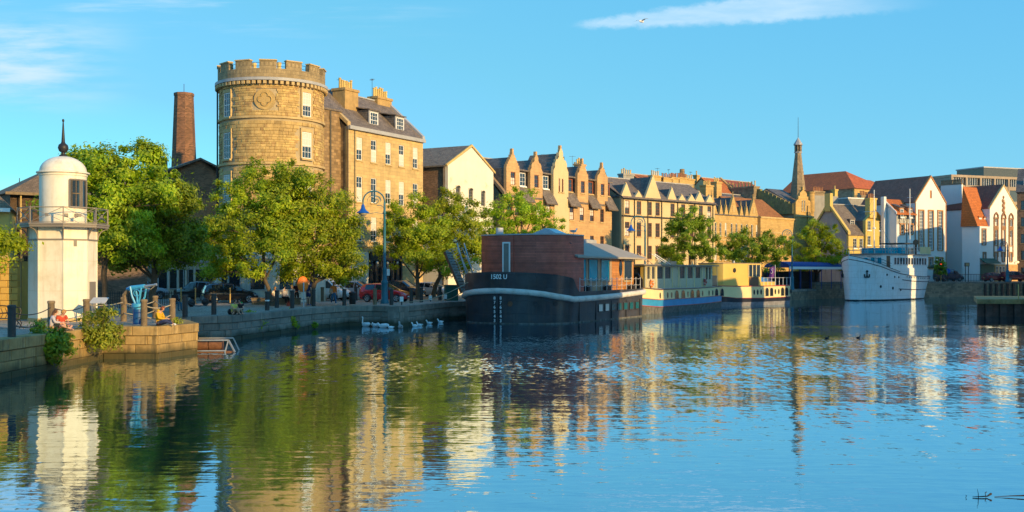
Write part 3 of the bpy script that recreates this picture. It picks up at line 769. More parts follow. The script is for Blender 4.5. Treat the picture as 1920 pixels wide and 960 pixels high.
# ------------------------------------------------------------ round signal tower
def round_tower():
    c = (-20.7, 92.0); R = 4.42; z0 = QZ
    root = thing('round_tower', 'tall round sandstone tower with battlements and a quatrefoil panel', 'tower', (c[0],c[1],z0))
    a_cam = atan2(-c[1], -c[0])                       # bearing of the camera seen from the tower
    core = MB().lathe([(R-.09,0),(R-.09,18.2)], 72)
    core.build('core', MT['mortar'], root, smooth=True)
    # window places: bearing offset to the right, sill, width, height
    wins = []
    for so, rows in ((.645, ((15.5,.95,2.0),(12.0,1.05,2.2),(8.5,1.05,2.3))), (-.83, ((15.4,.95,2.0),(11.9,1.05,2.2),(8.3,1.05,2.3)))):
        an = a_cam + math.asin(so)
        for zb, w, h in rows: wins.append((an, zb, w, h))
    rnd = random.Random(4)
    stones = []
    z = 0.05
    bands = [(15.15,15.4),(11.35,11.6),(4.2,4.6)]
    while z < 18.0:
        h = rnd.choice((.17,.21,.25,.3))
        for lo, hi in bands:
            if z < hi and z+h > lo: z = hi
        h = min(h, 18.05-z)
        if h < .12: break
        a = a_cam-1.9; a1 = a_cam+1.9
        while a < a1:
            w = rnd.uniform(.2,.55); da = w/R
            blocked = False
            for an, zb, ww, wh in wins:
                if z+h > zb-.22 and z < zb+wh+.28 and a+da > an-(ww/2+.22)/R and a < an+(ww/2+.22)/R: blocked = True
            if abs(a+da/2-(a_cam-.135))*R < 1.0 and abs(z+h/2-16.7) < .95: blocked = True
            if not blocked: stones.append((a, a+da, z, z+h, rnd.uniform(-.03,.02)))
            a += da
        z += h
    def stone(mb, a0, a1, za, zb, dr):
        g = .007; r1 = R+dr; r0 = R-.16; vs = []
        aa = [a0+g/R, (a0+a1)/2, a1-g/R]
        for rr, zz_ in ((r0,za+g),(r1-.02,za+g),(r1,za+.05),(r1,zb-.05),(r1-.02,zb-g),(r0,zb-g)):
            for t in aa: vs.append((rr*cos(t), rr*sin(t), zz_))
        fs = [(j*3+i, j*3+i+1, (j+1)*3+i+1, (j+1)*3+i) for j in range(5) for i in range(2)]
        fs += [(0,3,6,9,12,15),(2,17,14,11,8,5)]
        mb.add(vs, fs)
    order = sorted(range(len(stones)), key=lambda i: -(stones[i][1]-stones[i][0])*(stones[i][3]-stones[i][2])*max(.1,cos((stones[i][0]+stones[i][1])/2-a_cam))*(1 if stones[i][2] > 8 else .2))
    rest = MB()
    for n, i in enumerate(order):
        if n < 290:
            m = MB(); stone(m, *stones[i]); m.build('stone', MT['rubble'], root)
        else: stone(rest, *stones[i])
    tag(rest.build('rubble_facing', MT['rubble'], root), kind='stuff')
    for an, zb, w, h in wins:
        da = (w/2+.2)/R
        x, y = (R-.02)*cos(an), (R-.02)*sin(an); rz = an+pi/2
        o = window(root, 0, 0, w, h, 'sash', 0, .15, rz, loc=(x-cos(an)*.01, y-sin(an)*.01, zb), blind=RW.choice((0,1)))
        s = MB(); e = .13
        s.box(-w/2-e,-w/2,-.05,.1,-.02,h+.02).box(w/2,w/2+e,-.05,.1,-.02,h+.02).box(-w/2-e,w/2+e,-.055,.1,h+.022,h+.3)
        s.build('surround', MT['ashlar_plain'], o, (0,0,0))
    # string courses, corbelled cornice, parapet, merlons
    ring = lambda r0, r1, za, zb: [(r0,za),(r1,za+.03),(r1,zb-.03),(r0,zb)]
    for lo, hi in bands:
        MB().lathe(ring(R-.1,R+.10,lo,hi), 72).build('string_course', MT['ashlar_plain'], root, smooth=True)
    MB().lathe(ring(R-.1,R+.34,18.22,18.52), 72).build('cornice', MT['lead'], root, smooth=True)
    cb = MB(); cb.box(-.13,.13,-.32,.1,0,.26)
    cm = cb.mesh('corbel', MT['ashlar_plain'])
    for i in range(64):
        a = 2*pi*i/64; ob('corbel', cm, root, (R*cos(a), R*sin(a), 17.95), a+pi/2)
    Rp = R+.1
    MB().lathe([(Rp-.4,18.5),(Rp,18.5),(Rp,19.25),(Rp-.4,19.25),(Rp-.4,18.5)], 72).build('parapet', MT['darkstone_gold'], root)
    mm = None
    for i in range(13):
        a0 = a_cam - .085 + 2*pi*(i-.5)/13 + .10; wd = .31
        m = MB(); vs = []
        k = 5
        for zz_ in (19.25, 19.88):
            for rr in (Rp-.4, Rp):
                for j in range(k): t = a0+wd*j/(k-1); vs.append((rr*cos(t), rr*sin(t), zz_))
        q = lambda b, j: b*k+j
        fs = []
        for j in range(k-1):
            fs += [(q(1,j),q(1,j+1),q(3,j+1),q(3,j)), (q(0,j+1),q(0,j),q(2,j),q(2,j+1)), (q(2,j),q(3,j),q(3,j+1),q(2,j+1))]
        fs += [(q(0,0),q(1,0),q(3,0),q(2,0)), (q(1,k-1),q(0,k-1),q(2,k-1),q(3,k-1))]
        m.add(vs, fs)
        o = m.build('merlon', MT['darkstone_gold'], root)
        am = a0+wd/2
        MB().box(-.72,.72,-.26,.26,0,.09).build('cope', MT['ashlar_plain'], o, ((Rp-.2)*cos(am),(Rp-.2)*sin(am),19.882), am+pi/2)
    MB().lathe([(0,18.9),(Rp-.41,18.9)], 48).build('roof_deck', MT['lead'], root)
    rl = MB()
    for zz_ in (19.55, 19.85): rl.tube([((Rp-.75)*cos(2*pi*i/36),(Rp-.75)*sin(2*pi*i/36),zz_) for i in range(36)], .018, 4, closed=True)
    for i in range(24):
        a = 2*pi*i/24; rl.cyl(((Rp-.75)*cos(a),(Rp-.75)*sin(a),18.9),((Rp-.75)*cos(a),(Rp-.75)*sin(a),19.87),.02,n=4)
    rl.build('roof_railing', MT['iron'], root)
    for t in (-.25, .05, .3, .36): MB().lathe([(.2,18.9),(.17,19.9),(.2,20.05),(.2,20.2),(.12,20.2)], 8).build('vent_pot', MT['pot'], root, (-1.5+t*7, -1.5-t, 0))
    # quatrefoil panel
    an = a_cam-.135; q = MB()
    MB().lathe([(0,-.1),(.86,-.1),(.86,.0),(0,.0)], 28).build('panel', MT['rubble'], root, (0,0,0)).matrix_local = \
        Matrix.Translation((R*cos(an)-.02*cos(an), R*sin(an)-.02*sin(an), 16.7)) @ Matrix.Rotation(an, 4, 'Z') @ Matrix.Rotation(pi/2, 4, 'Y')
    qm = MB(); pts = []
    for i in range(64):
        t = 2*pi*i/64; r = .34+.22*abs(cos(2*t))**.6
        pts.append((0, r*sin(t)*1.0, r*cos(t)))
    qm.tube(pts, .035, 6, closed=True)
    o = qm.build('quatrefoil', MT['rubble'], root, smooth=True)
    o.matrix_local = Matrix.Translation(((R+.03)*cos(an), (R+.03)*sin(an), 16.7)) @ Matrix.Rotation(an, 4, 'Z')
    al = a_cam-1.5
    MB().tube([((R+.12)*cos(al),(R+.12)*sin(al),0),((R+.12)*cos(al),(R+.12)*sin(al),18.1)], .07, 6).build('downpipe', MT['iron'], root, smooth=True)
    # ground floor shop front under the tree
    sf = MB().lathe([(R+.22,0),(R+.22,3.5),(R+.45,3.6),(R+.45,4.0),(R,4.15)], 48, a0=a_cam-1.7, a1=a_cam+1.7)
    sf.build('shop_front', MT['cream_paint'], root, smooth=True)
    for so in (-.7,-.25,.25,.7):
        an = a_cam+so; o = window(root,0,0,1.3,2.0,'plain',loc=((R+.27)*cos(an),(R+.27)*sin(an),1.0), rz=an+pi/2)
MT['darkstone_gold'] = mat('weathered parapet stone', (.30,.225,.12), .9, var=.25, scale=2, bump=.5, bscale=9, pattern=('b', .55, .3, .012, (.2,.15,.09), .25), weather=((.1,.085,.06), .7, .5))
round_tower()

# ------------------------------------------------------------ tenement beside the tower
def tenement():
    B = Bld('tenement', 'four storey sandstone tenement with attic dormers attached to the round tower', 653, 100, 2073)
    L = B.x(793); H = 16.2; wx = [B.x(p) for p in (674,701,728,753,779)]
    wins = [(x, zb, .92, h, 'sash2') for x in wx for zb, h in ((13.15,2.15),(9.2,2.4),(5.45,2.35))]
    facade(B, rect(L,H), wins, 'ashlar', blinds=.75)
    shell(B, 0, L, .4, 9, H, 'rubble_wall', 'x', 20.1)
    roof_x(B, 0, L, 0, 9, H, 20.1, 'slate', .1)
    MB().box(-.1,L+.1,-.32,.12,H-.28,H+.06).build('eaves_cornice', MT['lead'], B.r)
    MB().box(-.02,L+.02,-.1,-.003,4.9,5.15).build('string_course', MT['ashlar_plain'], B.r)
    for x in (0, L): MB().prismx([(-.1,H),(4.5,20.2),(9.1,H),(9.1,H+.4),(4.5,20.6),(-.1,H+.4)], x-.22, x+.22).build('skew', MT['lead'] if x else MT['ashlar_plain'], B.r)
    chimney(B, 3.3, 2.9, 18, 20.35, 2.1, 1.5, 6, 'stackstone', ph=.95)
    chimney(B, L-1.2, 4.6, 18.6, 20.8, 2.5, 1.2, 7, 'stackstone', ph=.95)
    aerial(B, L-2.6, 4.6, 20.2, 2.4); aerial(B, 4.6, 4.5, 20.2, 1.5)
    for p in (696, 745):
        x = B.x(p, 1.0)
        d = MB().box(x-.75,x+.75,.75,3.6,H+.2,H+2.15)
        o = d.build('dormer', MT['slate_dark'], B.r)
        MB().box(x-.78,x-.6,.68,.78,H+.4,H+2.15).box(x+.6,x+.78,.68,.78,H+.4,H+2.15).box(x-.6,x+.6,.68,.78,H+1.95,H+2.15).build('dormer_cheek', MT['lead'], o)
        MB().prismx([(.5,H+2.1),(4.2,H+2.75),(4.2,H+2.85),(.5,H+2.2)], x-.95, x+.95).build('dormer_roof', MT['slate'], o)
        window(B.r, x, H+.4, 1.2, 1.55, 'sash', .62, .12)
    pipe(B, [(-.12,-.06,0),(-.12,-.06,H)])
    pipe(B, [(.9,-.1,5),(.9,-.1,H-.3)], .035)
    # ground floor: cream shop on the left, black bar front on the right
    x0 = B.x(690)
    MB().box(.1,x0-.1,-.16,-.01,0,4.4).build('shop_front', MT['cream_paint'], B.r)
    f = MB().box(x0,x0+5.4,-.3,-.01,3.6,4.5)
    for i in range(7): f.box(x0+i*.87,x0+i*.87+.2,-.24,-.02,0,3.6)
    f.box(x0,x0+5.4,-.2,-.02,0,.7)
    o = f.build('bar_front', MT['black'], B.r)
    for i in range(6): MB().box(x0+.2+i*.87,x0+.87+i*.87,-.1,-.015,.7,3.6).build('pane', MT['glass'], o)
    for i in (0.9,2.6,4.3): MB().ball((x0+i,-.42,3.4),.13).build('globe_lamp', MT['white'], o)
MT['rubble_wall'] = mat('rubble masonry', (.31,.205,.105), .9, var=.25, scale=1.4, bump=.6, bscale=7, pattern=('b', .5, .28, .02, (.22,.15,.09), .4), weather=((.1,.07,.045), .7, .5))
MT['stackstone'] = mat('smoky chimney stone', (.42,.275,.11), .9, var=.2, scale=1.2, bump=.3, weather=((.15,.1,.05), .7, .6), streak=.3)
tenement()
def link_wall():
    B = Bld('recessed_house', 'narrow rubble house front squeezed between round tower and tenement', 606, 98.5, 2300)
    L = 2.4
    facade(B, rect(L,17.6), [], 'rubble_wall'); shell(B, 0, L, .4, 6, 17.6, 'rubble_wall')
    roof_x(B, 0, L, 0, 6, 17.6, 20, 'slate', .1)
    pipe(B, [(.9,-.08,0),(.9,-.08,17.5)], .08)
link_wall()

# ------------------------------------------------------------ white warehouse gable
def warehouse():
    B = Bld('warehouse', 'white limewashed warehouse gable with three arched windows and corrugated roof', 840, 114, 2073)
    L = B.x(925); ze = 13.9; zr = 16.3
    wins = [(B.x(p), zb, .95, 1.75, 'arch') for p, zb in ((859,10.15),(883,10.05),(906,9.95))]
    prof = [(0,0,L),(ze,0,L),(zr,L/2-.03,L/2+.03)]
    wall_mb(prof, [w[:4] for w in wins], .18, .4).build('wall', MT['old_white'], B.r)
    for w in wins:
        o = window(B.r, *w[:5], 0, .18)
        a = MB(); n = 8
        for sgn in (-1,1):
            vs = [(sgn*.48,0,1.76)]+[(sgn*.48*cos(t*pi/2/n),0,1.42+.34*sin(t*pi/2/n)) for t in range(n+1)]
            a.add([(x,-.17,z) for x,_,z in vs], [list(range(len(vs)))])
        a.build('arch_head', MT['old_white'], o)
    b = MB().prismy([(0,8.6),(L,8.6),(L,ze),(L/2,zr),(0,ze)], .4, 26); b.build('brick_side_wall', MT['brick_brown'], B.r)
    MB().box(-.03,L+.03,.4,26,0,8.6).build('limewashed_base', MT['old_white'], B.r)
    roof_y(B, 0, L, .05, 26, ze, zr, 'mossroof', .35)
    MB().prismy([(-.35,ze-.1),(L/2,zr+.12),(L+.35,ze-.1),(L+.35,ze+.12),(L/2,zr+.34),(-.35,ze+.12)], -.1, .12).build('barge_board', MT['pot'], B.r)
    pipe(B, [(-.1,.55,0),(-.1,.55,ze)], .08)
    pipe(B, [(-.2,.5,ze-.1),(-.2,26,ze-.1)], .08, name='gutter')
warehouse()

# ------------------------------------------------------------ crow-stepped block of flats
def crowstep_block():
    B = Bld('crowstep_flats', 'long peach stone block with five crow-stepped gables and slate dormers between', 946, 126, 2376)
    L = B.x(1147); H = 11.5; ZR = 16.2
    gs = [(962,1.35,15.0,16.8,1), (1006,1.35,15.0,16.9,1), (1052,1.75,15.4,18.2,2), (1093,1.35,15.2,17.0,1), (1130,1.4,15.2,16.9,1)]
    low = [(B.x(p), zb, 1.0, 1.75, 'brown') for p in (956,970,990,1010,1028,1072,1091,1110,1129) for zb in (9.25,5.6)]
    low = [w for w in low]
    g3 = B.x(1052); low += [(g3, 8.9, .7, 1.7, 'brown')]
    low = [w for w in low if not (w[4] == 'brown' and w[2] == 1.0 and abs(w[0]-g3) < 1.2)]
    facade(B, rect(L,H), low, 'pinkstone')
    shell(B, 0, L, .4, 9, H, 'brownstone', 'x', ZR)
    roof_x(B, 0, L, 0, 9, H, ZR, 'slate', .1)
    MB().prismx([(-.15,H),(4.5,ZR+.1),(9.15,H),(9.15,H+.45),(4.5,ZR+.55),(-.15,H+.45)], -.3, .2).build('skew', MT['brownstone'], B.r)
    for px, hw, zs, zt, kind in gs:
        x = B.x(px)
        prof = dedupe([(H,x-hw,x+hw),(zs,x-hw,x+hw)] + steps(x, hw-.05, zs, zt, 6))
        if kind == 1: w = [(x, 12.9, .95, 1.55, 'brown')]
        else: w = [(x-.38, 12.7, .36, 1.7, 'brown'), (x+.38, 12.7, .36, 1.7, 'brown')]
        facade(B, prof, w, 'pinkstone' if kind == 1 else 'harl_cream', name='stepped_gable', blinds=.2)
        MB().prism([(x-.16,.02),(x+.16,.02),(x+.16,.36),(x-.16,.36)], zt+.005, zt+.45).build('finial', MT['pinkstone'], B.r)
        MB().prismy([(x-hw+.05,H),(x+hw-.05,H),(x+hw-.05,zs-.1),(x,zt-.55),(x-hw+.05,zs-.1)], .42, 4.8).build('gable_roof', MT['slate_dark'], B.r)
        if kind == 2: MB().box(x-hw,x+hw,-.12,-.004,0,H+.4).build('bay', MT['harl_cream'], B.r)
    for i, px in enumerate((985,1028,1073,1112,1143)):
        x = B.x(px); hw = .95
        d = MB().prismx([(-.35,H-.35),(.55,12.7),(.55,14.75),(4.4,15.7),(4.4,H)], x-hw, x+hw).build('dormer', MT['slate_dark' if i < 2 else 'redframe'], B.r)
        MB().prismx([(-.62,H-.62),(.5,12.72),(.42,12.85),(-.7,H-.5)], x-hw-.3, x+hw+.3).build('dormer_skirt', MT['slate'], d)
        MB().prismx([(.15,14.72),(4.6,15.85),(4.6,16.0),(.15,14.9)], x-hw-.15, x+hw+.15).build('dormer_roof', MT['slate'], d)
        MB().box(x-hw-.05,x+hw+.05,.42,.56,12.78,12.9).build('dormer_sill', MT['lead'], d)
        window(B.r, x, 12.95, 1.2, 1.6, 'small' if i < 2 else 'brown', .36, .15)
    chimney(B, B.x(1087,5), 5, 15, 17.6, 1.8, .8, 4, 'pinkstone'); chimney(B, L-.6, 5.2, 14, 17.2, .8, 1.5, 2, 'pinkstone', row='y')
    aerial(B, B.x(1020,4.5), 4.5, 16.3, 1.8); aerial(B, L-3, 4.5, 16.3, 2.2)
    MB().box(B.x(1120),L-.4,-1.2,-.05,3.7,3.85).build('balcony', MT['iron'], B.r)
crowstep_block()

# ------------------------------------------------------------ cream block with gablets
def cream_block():
    B = Bld('cream_flats', 'cream harled four storey block with a row of pointed gablets', 1166, 148, 3059)
    L = B.x(1340); H = 12.9; ZR = 15.9
    px = (1176,1198,1218,1233,1261,1281,1297,1314,1330)
    wins = [(B.x(p), zb, .98, h, 'red') for p in px for zb, h in ((10.6,1.9),(7.5,2.0),(4.35,1.9),(1.2,1.9))]
    facade(B, rect(L,H), wins, 'harl_cream', blinds=.15)
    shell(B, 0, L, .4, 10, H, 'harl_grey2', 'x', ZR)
    roof_x(B, 0, L, 0, 10, H, ZR, 'slate', .3)
    for p, hw, zt in ((1174.5,1.05,14.9),(1197.5,.75,13.9),(1224.5,1.75,16.3),(1260,1.0,14.8),(1279,.8,13.9),(1297,.9,14.0),(1312,1.1,14.5),(1331,.9,14.2)):
        x = B.x(p)
        wall_mb([(H,x-hw,x+hw),(H+.25,x-hw,x+hw),(zt,x-.05,x+.05)], [], .1, .35, -.03).build('gablet', MT['harl_cream'], B.r)
        MB().prismy([(x-hw,H),(x+hw,H),(x+hw,H+.2),(x,zt-.15),(x-hw,H+.2)], .33, 4.2).build('gablet_roof', MT['slate_dark'], B.r)
        MB().ball((x,.15,zt+.05),.12,6,4).build('finial', MT['ashlar_plain'], B.r)
    MB().box(-.02,L,-.1,-.004,10.2,10.42).build('string_course', MT['iron'], B.r)
    for p in (1167.5,1189,1214,1240,1270,1302,1336): pipe(B, [(B.x(p),-.1,0),(B.x(p),-.1,H-.2)], .075)
    pipe(B, [(-.1,-.34,H-.16),(L,-.34,H-.16)], .08, name='gutter')
    chimney(B, B.x(1174,6), 6, 14, 17.0, 2.4, 1.0, 5, 'harl_grey'); chimney(B, B.x(1213,7), 7.5, 14, 16.2, 1.0, .8, 2, 'harl_grey')
MT['harl_grey2'] = mat('shaded stained cream harling', (.36,.30,.2), .9, var=.12, scale=.5, bump=.3, streak=.4)  # cream harling darkened for the flank's shade, with stain streaks
cream_block()

# ------------------------------------------------------------ narrow gabled school front and its lower wing
def school():
    B = Bld('gabled_school', 'honey stone school front with sharp gables and tall slit windows', 1327, 164, 2895)
    L = B.x(1425); H = 11.4
    px = (1331.5,1342,1351,1361,1372,1381,1390.6,1400.6,1410,1419)
    wins = [(B.x(p), 8.1, .55, 2.1, 'slim') for p in px] + [(B.x(p), 4.3, .6, 2.2, 'slim') for p in px]
    facade(B, rect(L,H), wins, 'goldstone', blinds=.5)
    shell(B, 0, L, .4, 9, H, 'goldstone', 'x', 14.2)
    roof_x(B, 0, L, 0, 9, H, 14.2, 'slate_dark', .1)
    for p, hw, zt in ((1335.6,1.45,14.4),(1375,1.45,14.5),(1413,1.45,14.4),(1352,.55,13.0),(1361.5,.55,13.1),(1390,.55,13.1),(1400,.55,13.1)):
        x = B.x(p)
        wall_mb([(H,x-hw,x+hw),(H+.1,x-hw,x+hw),(zt,x-.06,x+.06)], [], .1, .4, -.05).build('gable', MT['goldstone'], B.r)
        MB().prismy([(x-hw,H),(x+hw,H),(x,zt-.15)], .36, 4.2).build('gable_roof', MT['slate_dark'], B.r)
        MB().cyl((x,.1,zt),(x,.1,zt+.8),.09,.04,6).build('finial', MT['goldstone'], B.r)
        if hw > 1: MB().box(x-.28,x+.28,-.1,-.04,12.0,13.0).build('niche', MT['ashlar_plain'], B.r)
    MB().box(0,L,-.12,-.004,7.4,7.65).build('string_course', MT['ashlar_plain'], B.r)
    B2 = Bld('low_wing', 'low honey stone wing with a flat parapet and brown tiled roof beyond the school', 1426, 174, 2895)
    L2 = B2.x(1494)
    wins = [(B2.x(p), 5.9, .5, 1.6, 'slim') for p in (1431,1441,1451,1461,1471,1481)]
    facade(B2, rect(L2,11.6), wins, 'goldstone'); shell(B2, 0, L2, .4, 8, 11.6, 'goldstone')
    for z, o in ((8.9,.06),(11.3,.14)): MB().box(-.02,L2,-o,-.004,z,z+.25).build('string_course', MT['ashlar_plain'], B2.r)
    P = [(0-4.5,1.0,11.2),(L2-1.2,1.0,11.2),(L2-3.6,4.6,14.9),(-5.0,4.6,14.9),(L2-1.2,8.2,11.2),(-4.5,8.2,11.2)]
    MB().add(P, [(0,1,2,3),(2,4,5,3),(1,4,2),(0,3,5),(0,5,4,1)]).build('roof', MT['claytile'], B2.r)
MT['claytile'] = mat('weathered clay tiles', (.33,.14,.05), .85, var=.15, scale=1, bump=.3, pattern=('b', .3, .25, .025, (.18,.07,.03), .25), weather=((.2,.09,.04), .4, .5))  # red-brown clay tiles of the low wing roof
school()

# ------------------------------------------------------------ stone hall with spire
def spire_hall():
    B = Bld('stone_hall', 'big weathered stone hall with stepped skew, broad chimney block and turreted gable front', 1492, 183, 3400)
    L = B.x(1526)
    # narrow lit front gable
    xm = L*.42
    prof = dedupe([(0,0,L*.86),(14.0,0,L*.86)] + steps(xm, L*.42, 14.0, 17.2, 6, .2))
    wins = [(xm-.3, 13.0, .38, 1.9, 'slim'), (xm+.35, 13.0, .38, 1.9, 'slim'), (xm, 8.6, .5, 1.4, 'slim'), (xm-.9, 9, .4, 1.2, 'slim')]
    facade(B, prof, wins, 'goldstone', name='front_gable')
    MB().box(-.02,L*.86,-.12,-.004,12.0,12.3).build('string_course', MT['ashlar_plain'], B.r)
    MB().lathe([(.1,11.9),(.5,12.9),(.62,13.1),(.62,16.2),(.72,16.3),(.72,16.5),(.55,16.5)], 12, (L*.92,.3)).build('turret', MT['goldstone'], B.r, smooth=True)
    MB().box(L*.72,L*1.02,.05,4,0,13.0).build('stair_bay', MT['goldstone'], B.r)
    pipe(B, [(L*.62,-.1,0),(L*.62,-.1,14)])
    # long dark flank facing the camera: stepped skew rising to the chimney block
    f = MB().prismx([(.42,0),(13,0),(13,15.5),(6.5,17.0),(.42,14.0)], 0, 4.5); f.build('flank', MT['darkstone'], B.r)
    st = MB(); n = 9
    for i in range(n):
        y0 = .45+i*.85; st.box(-.25,.35,y0,y0+.86,12.5,14.3+i*.36)
    st.build('stepped_skew', MT['mossy'], B.r)
    MB().prismx([(.5,13.9),(6.5,17.0),(13,13.9),(13,14.1),(6.5,17.25),(.5,14.1)], .36, 5).build('roof', MT['slate_dark'], B.r)
    chimney(B, -.35, 11.2, 0, 17.7, 1.6, 6.4, 9, 'darkstone', row='y', ph=.9)
    # spire
    sp = thing('spire', 'tall tapering stone spire with a louvred lantern, pointed cap and thin mast', 'spire', (X(1496.5,189),189,QZ))
    h8 = lambda r, z: [(r*cos(pi/8+i*pi/4), r*sin(pi/8+i*pi/4), z) for i in range(8)]
    a = MB(); a.add(h8(1.5,15)+h8(.55,23.5), [(i,(i+1)%8,8+(i+1)%8,8+i) for i in range(8)]); a.build('shaft', MT['darkstone'], sp)
    MB().box(-1.5,1.5,-1.5,1.5,0,15).build('base', MT['darkstone'], sp)
    MB().lathe([(.55,23.5),(.72,23.6),(.72,23.75),(.55,23.8)], 8).build('band', MT['lead'], sp)
    l = MB()
    for i in range(8): an = pi/8+i*pi/4; l.cyl((.55*cos(an),.55*sin(an),23.8),(.55*cos(an),.55*sin(an),25.0),.09,n=5)
    for j in range(4): l.lathe([(.44,23.95+j*.27),(.52,23.9+j*.27)], 8)
    l.build('lantern', MT['darkstone'], sp)
    MB().lathe([(.40,23.8),(.40,25)],8).build('louvre', MT['black'], sp)
    MB().lathe([(0,25.0),(.85,24.98),(.8,25.15),(.0,26.4)], 8).build('cap', MT['lead'], sp)
    MB().cyl((0,0,26.2),(0,0,29.9),.05,.03,6).build('mast', MT['iron'], sp)
MT['mossy'] = mat('mossy stone', (.2,.18,.085), .95, var=.3, scale=2, bump=.5, patch=((.32,.3,.08), 1.5, .4))
spire_hall()

# ------------------------------------------------------------ houses behind the cream block
def rear_houses():
    B = Bld('rear_tenement', 'row of stone tenements with orange roof and many chimneys behind the cream block', 1222, 176, 3000)
    L = B.x(1312); H = 16.4
    facade(B, rect(L,H), [], 'goldstone'); shell(B, 0, L, .4, 9, H, 'goldstone', 'x', 18.8)
    roof_x(B, 0, L, 0, 9, H, 18.8, 'pantile', .1)
    for p, z1, w, n in ((1236,18.6,2.2,4),(1257,18.4,2.6,5),(1270,18.6,2.0,5),(1286,18.7,2.4,6),(1300,18.6,2.0,4)):
        chimney(B, B.x(p), .9, 15, z1, w, .9, n, 'goldstone', 'redpot' if n > 4 else 'pot')
    MB().cyl((B.x(1279,6),6,18),(B.x(1279,6),6,21.0),.62,.42,8).build('stub_chimney', MT['rubble_wall'], B.r)
    chimney(B, B.x(1306,6), 6, 18, 20.2, .9, .8, 1, 'goldstone')
    for p in (1246,1267,1293,1308): aerial(B, B.x(p), 1.5, 18.0, 2.0)
    C = Bld('slate_house', 'slate roofed house with plain tall chimney slabs above the school roof', 1276, 171, 2950)
    L = C.x(1432)
    facade(C, rect(L,13.5), [], 'darkstone'); shell(C, 0, L, .4, 8, 13.5, 'darkstone', 'x', 16.0)
    roof_x(C, 0, L, 0, 8, 13.5, 16.0, 'slate_dark', .1)
    for p, z1, w, n, y in ((1287,16.8,1.7,0,1),(1325,17.0,2.2,4,1.2),(1343,17.9,1.5,3,2.5),(1356,13.9,2.2,4,-1),(1366,14.2,2.4,4,-1.2)):
        chimney(C, C.x(p,y), y, 10, z1, w, 1.2, n, 'goldstone' if n else 'harl_grey2')
    D = Bld('orange_roofed_house', 'house with a bright orange pantile roof left of the broad chimney block', 1350, 188, 3000)
    L = D.x(1386)
    facade(D, rect(L,16.0), [], 'harl_cream'); shell(D, 0, L, .4, 8, 16.0, 'harl_cream', 'x', 19.2)
    roof_x(D, 0, L, 0, 8, 16.0, 19.2, 'pantile', .1)
    MB().prismx([(-.1,16.0),(4,19.4),(8,16),(8,16.4),(4,19.8),(-.1,16.4)], L-.2, L+.3).build('skew', MT['goldstone'], D.r)
    G = Bld('red_roofed_house', 'house with a dull red hipped roof behind the broad chimney block', 1380, 196, 3000)
    L = G.x(1440)
    facade(G, rect(L,17), [(1.0,14.6,.8,1.2,'dark')], 'redtile'); shell(G, 0, L, .4, 8, 17, 'redtile', 'x', 19.6)
    roof_x(G, 0, L, 0, 8, 17, 19.6, 'redtile', .1)
rear_houses()

# ------------------------------------------------------------ big red roofed hall behind
def red_roof_hall():
    O = (X(1602,200), 200.0)
    B = Bld.at('red_roofed_hall', 'large hall with a hipped red tiled roof rising behind the spire', O, (.78,.62))
    Lr, Ll, H, ZR = 11.8, 17.0, 18.2, 22.2
    facade(B, rect(Lr,H), [(1.6,15.6,1.2,1.8,'dark'),(4.0,15.6,1.2,1.8,'dark'),(6.3,15.6,1.2,1.8,'dark')], 'goldstone')
    b = MB().box(0,Lr,.4,Ll,0,H); b.build('side_wall', MT['darkstone'], B.r)  # dark stone stands for shade on the side turned from the sun
    for y in (4.5,8.5,12.5): window(B.r,0,0,1.1,1.7,'small',loc=(-.06,y,15.6),rz=-pi/2)
    o = .4
    P = [(-o,-o,H),(Lr+o,-o,H),(Lr+o,Ll,H),(-o,Ll,H),(Lr/2,Lr*.5,ZR),(Lr/2,Ll,ZR)]
    MB().add(P, [(0,1,4)]).add(P, [(0,4,5,3),(1,2,5,4),(2,3,5),(0,3,2,1)]).build('roof', MT['redorange'], B.r)
    ch = MB()
    for i in range(5): MB().box(-.3,.3,-.3,.3,0,1.0).build('chimney', MT['darkstone'], B.r, (Lr/2,9+i*1.8,ZR-.3)) if i > 3 else None
    MB().box(Lr,Lr+4.5,3,8,0,19.6).build('annex', MT['goldstone'], B.r)
    MB().prismx([(2.7,19.6),(8.3,19.6),(5.5,20.8)], Lr-1, Lr+2).build('annex_roof', MT['pantile'], B.r)
MT['redorange'] = mat('red pantiles', (.6,.14,.035), .8, var=.15, scale=1, bump=.3, pattern=('b', .28, .3, .03, (.25,.06,.02), .2), weather=((.28,.08,.035), .4, .4))
red_roof_hall()

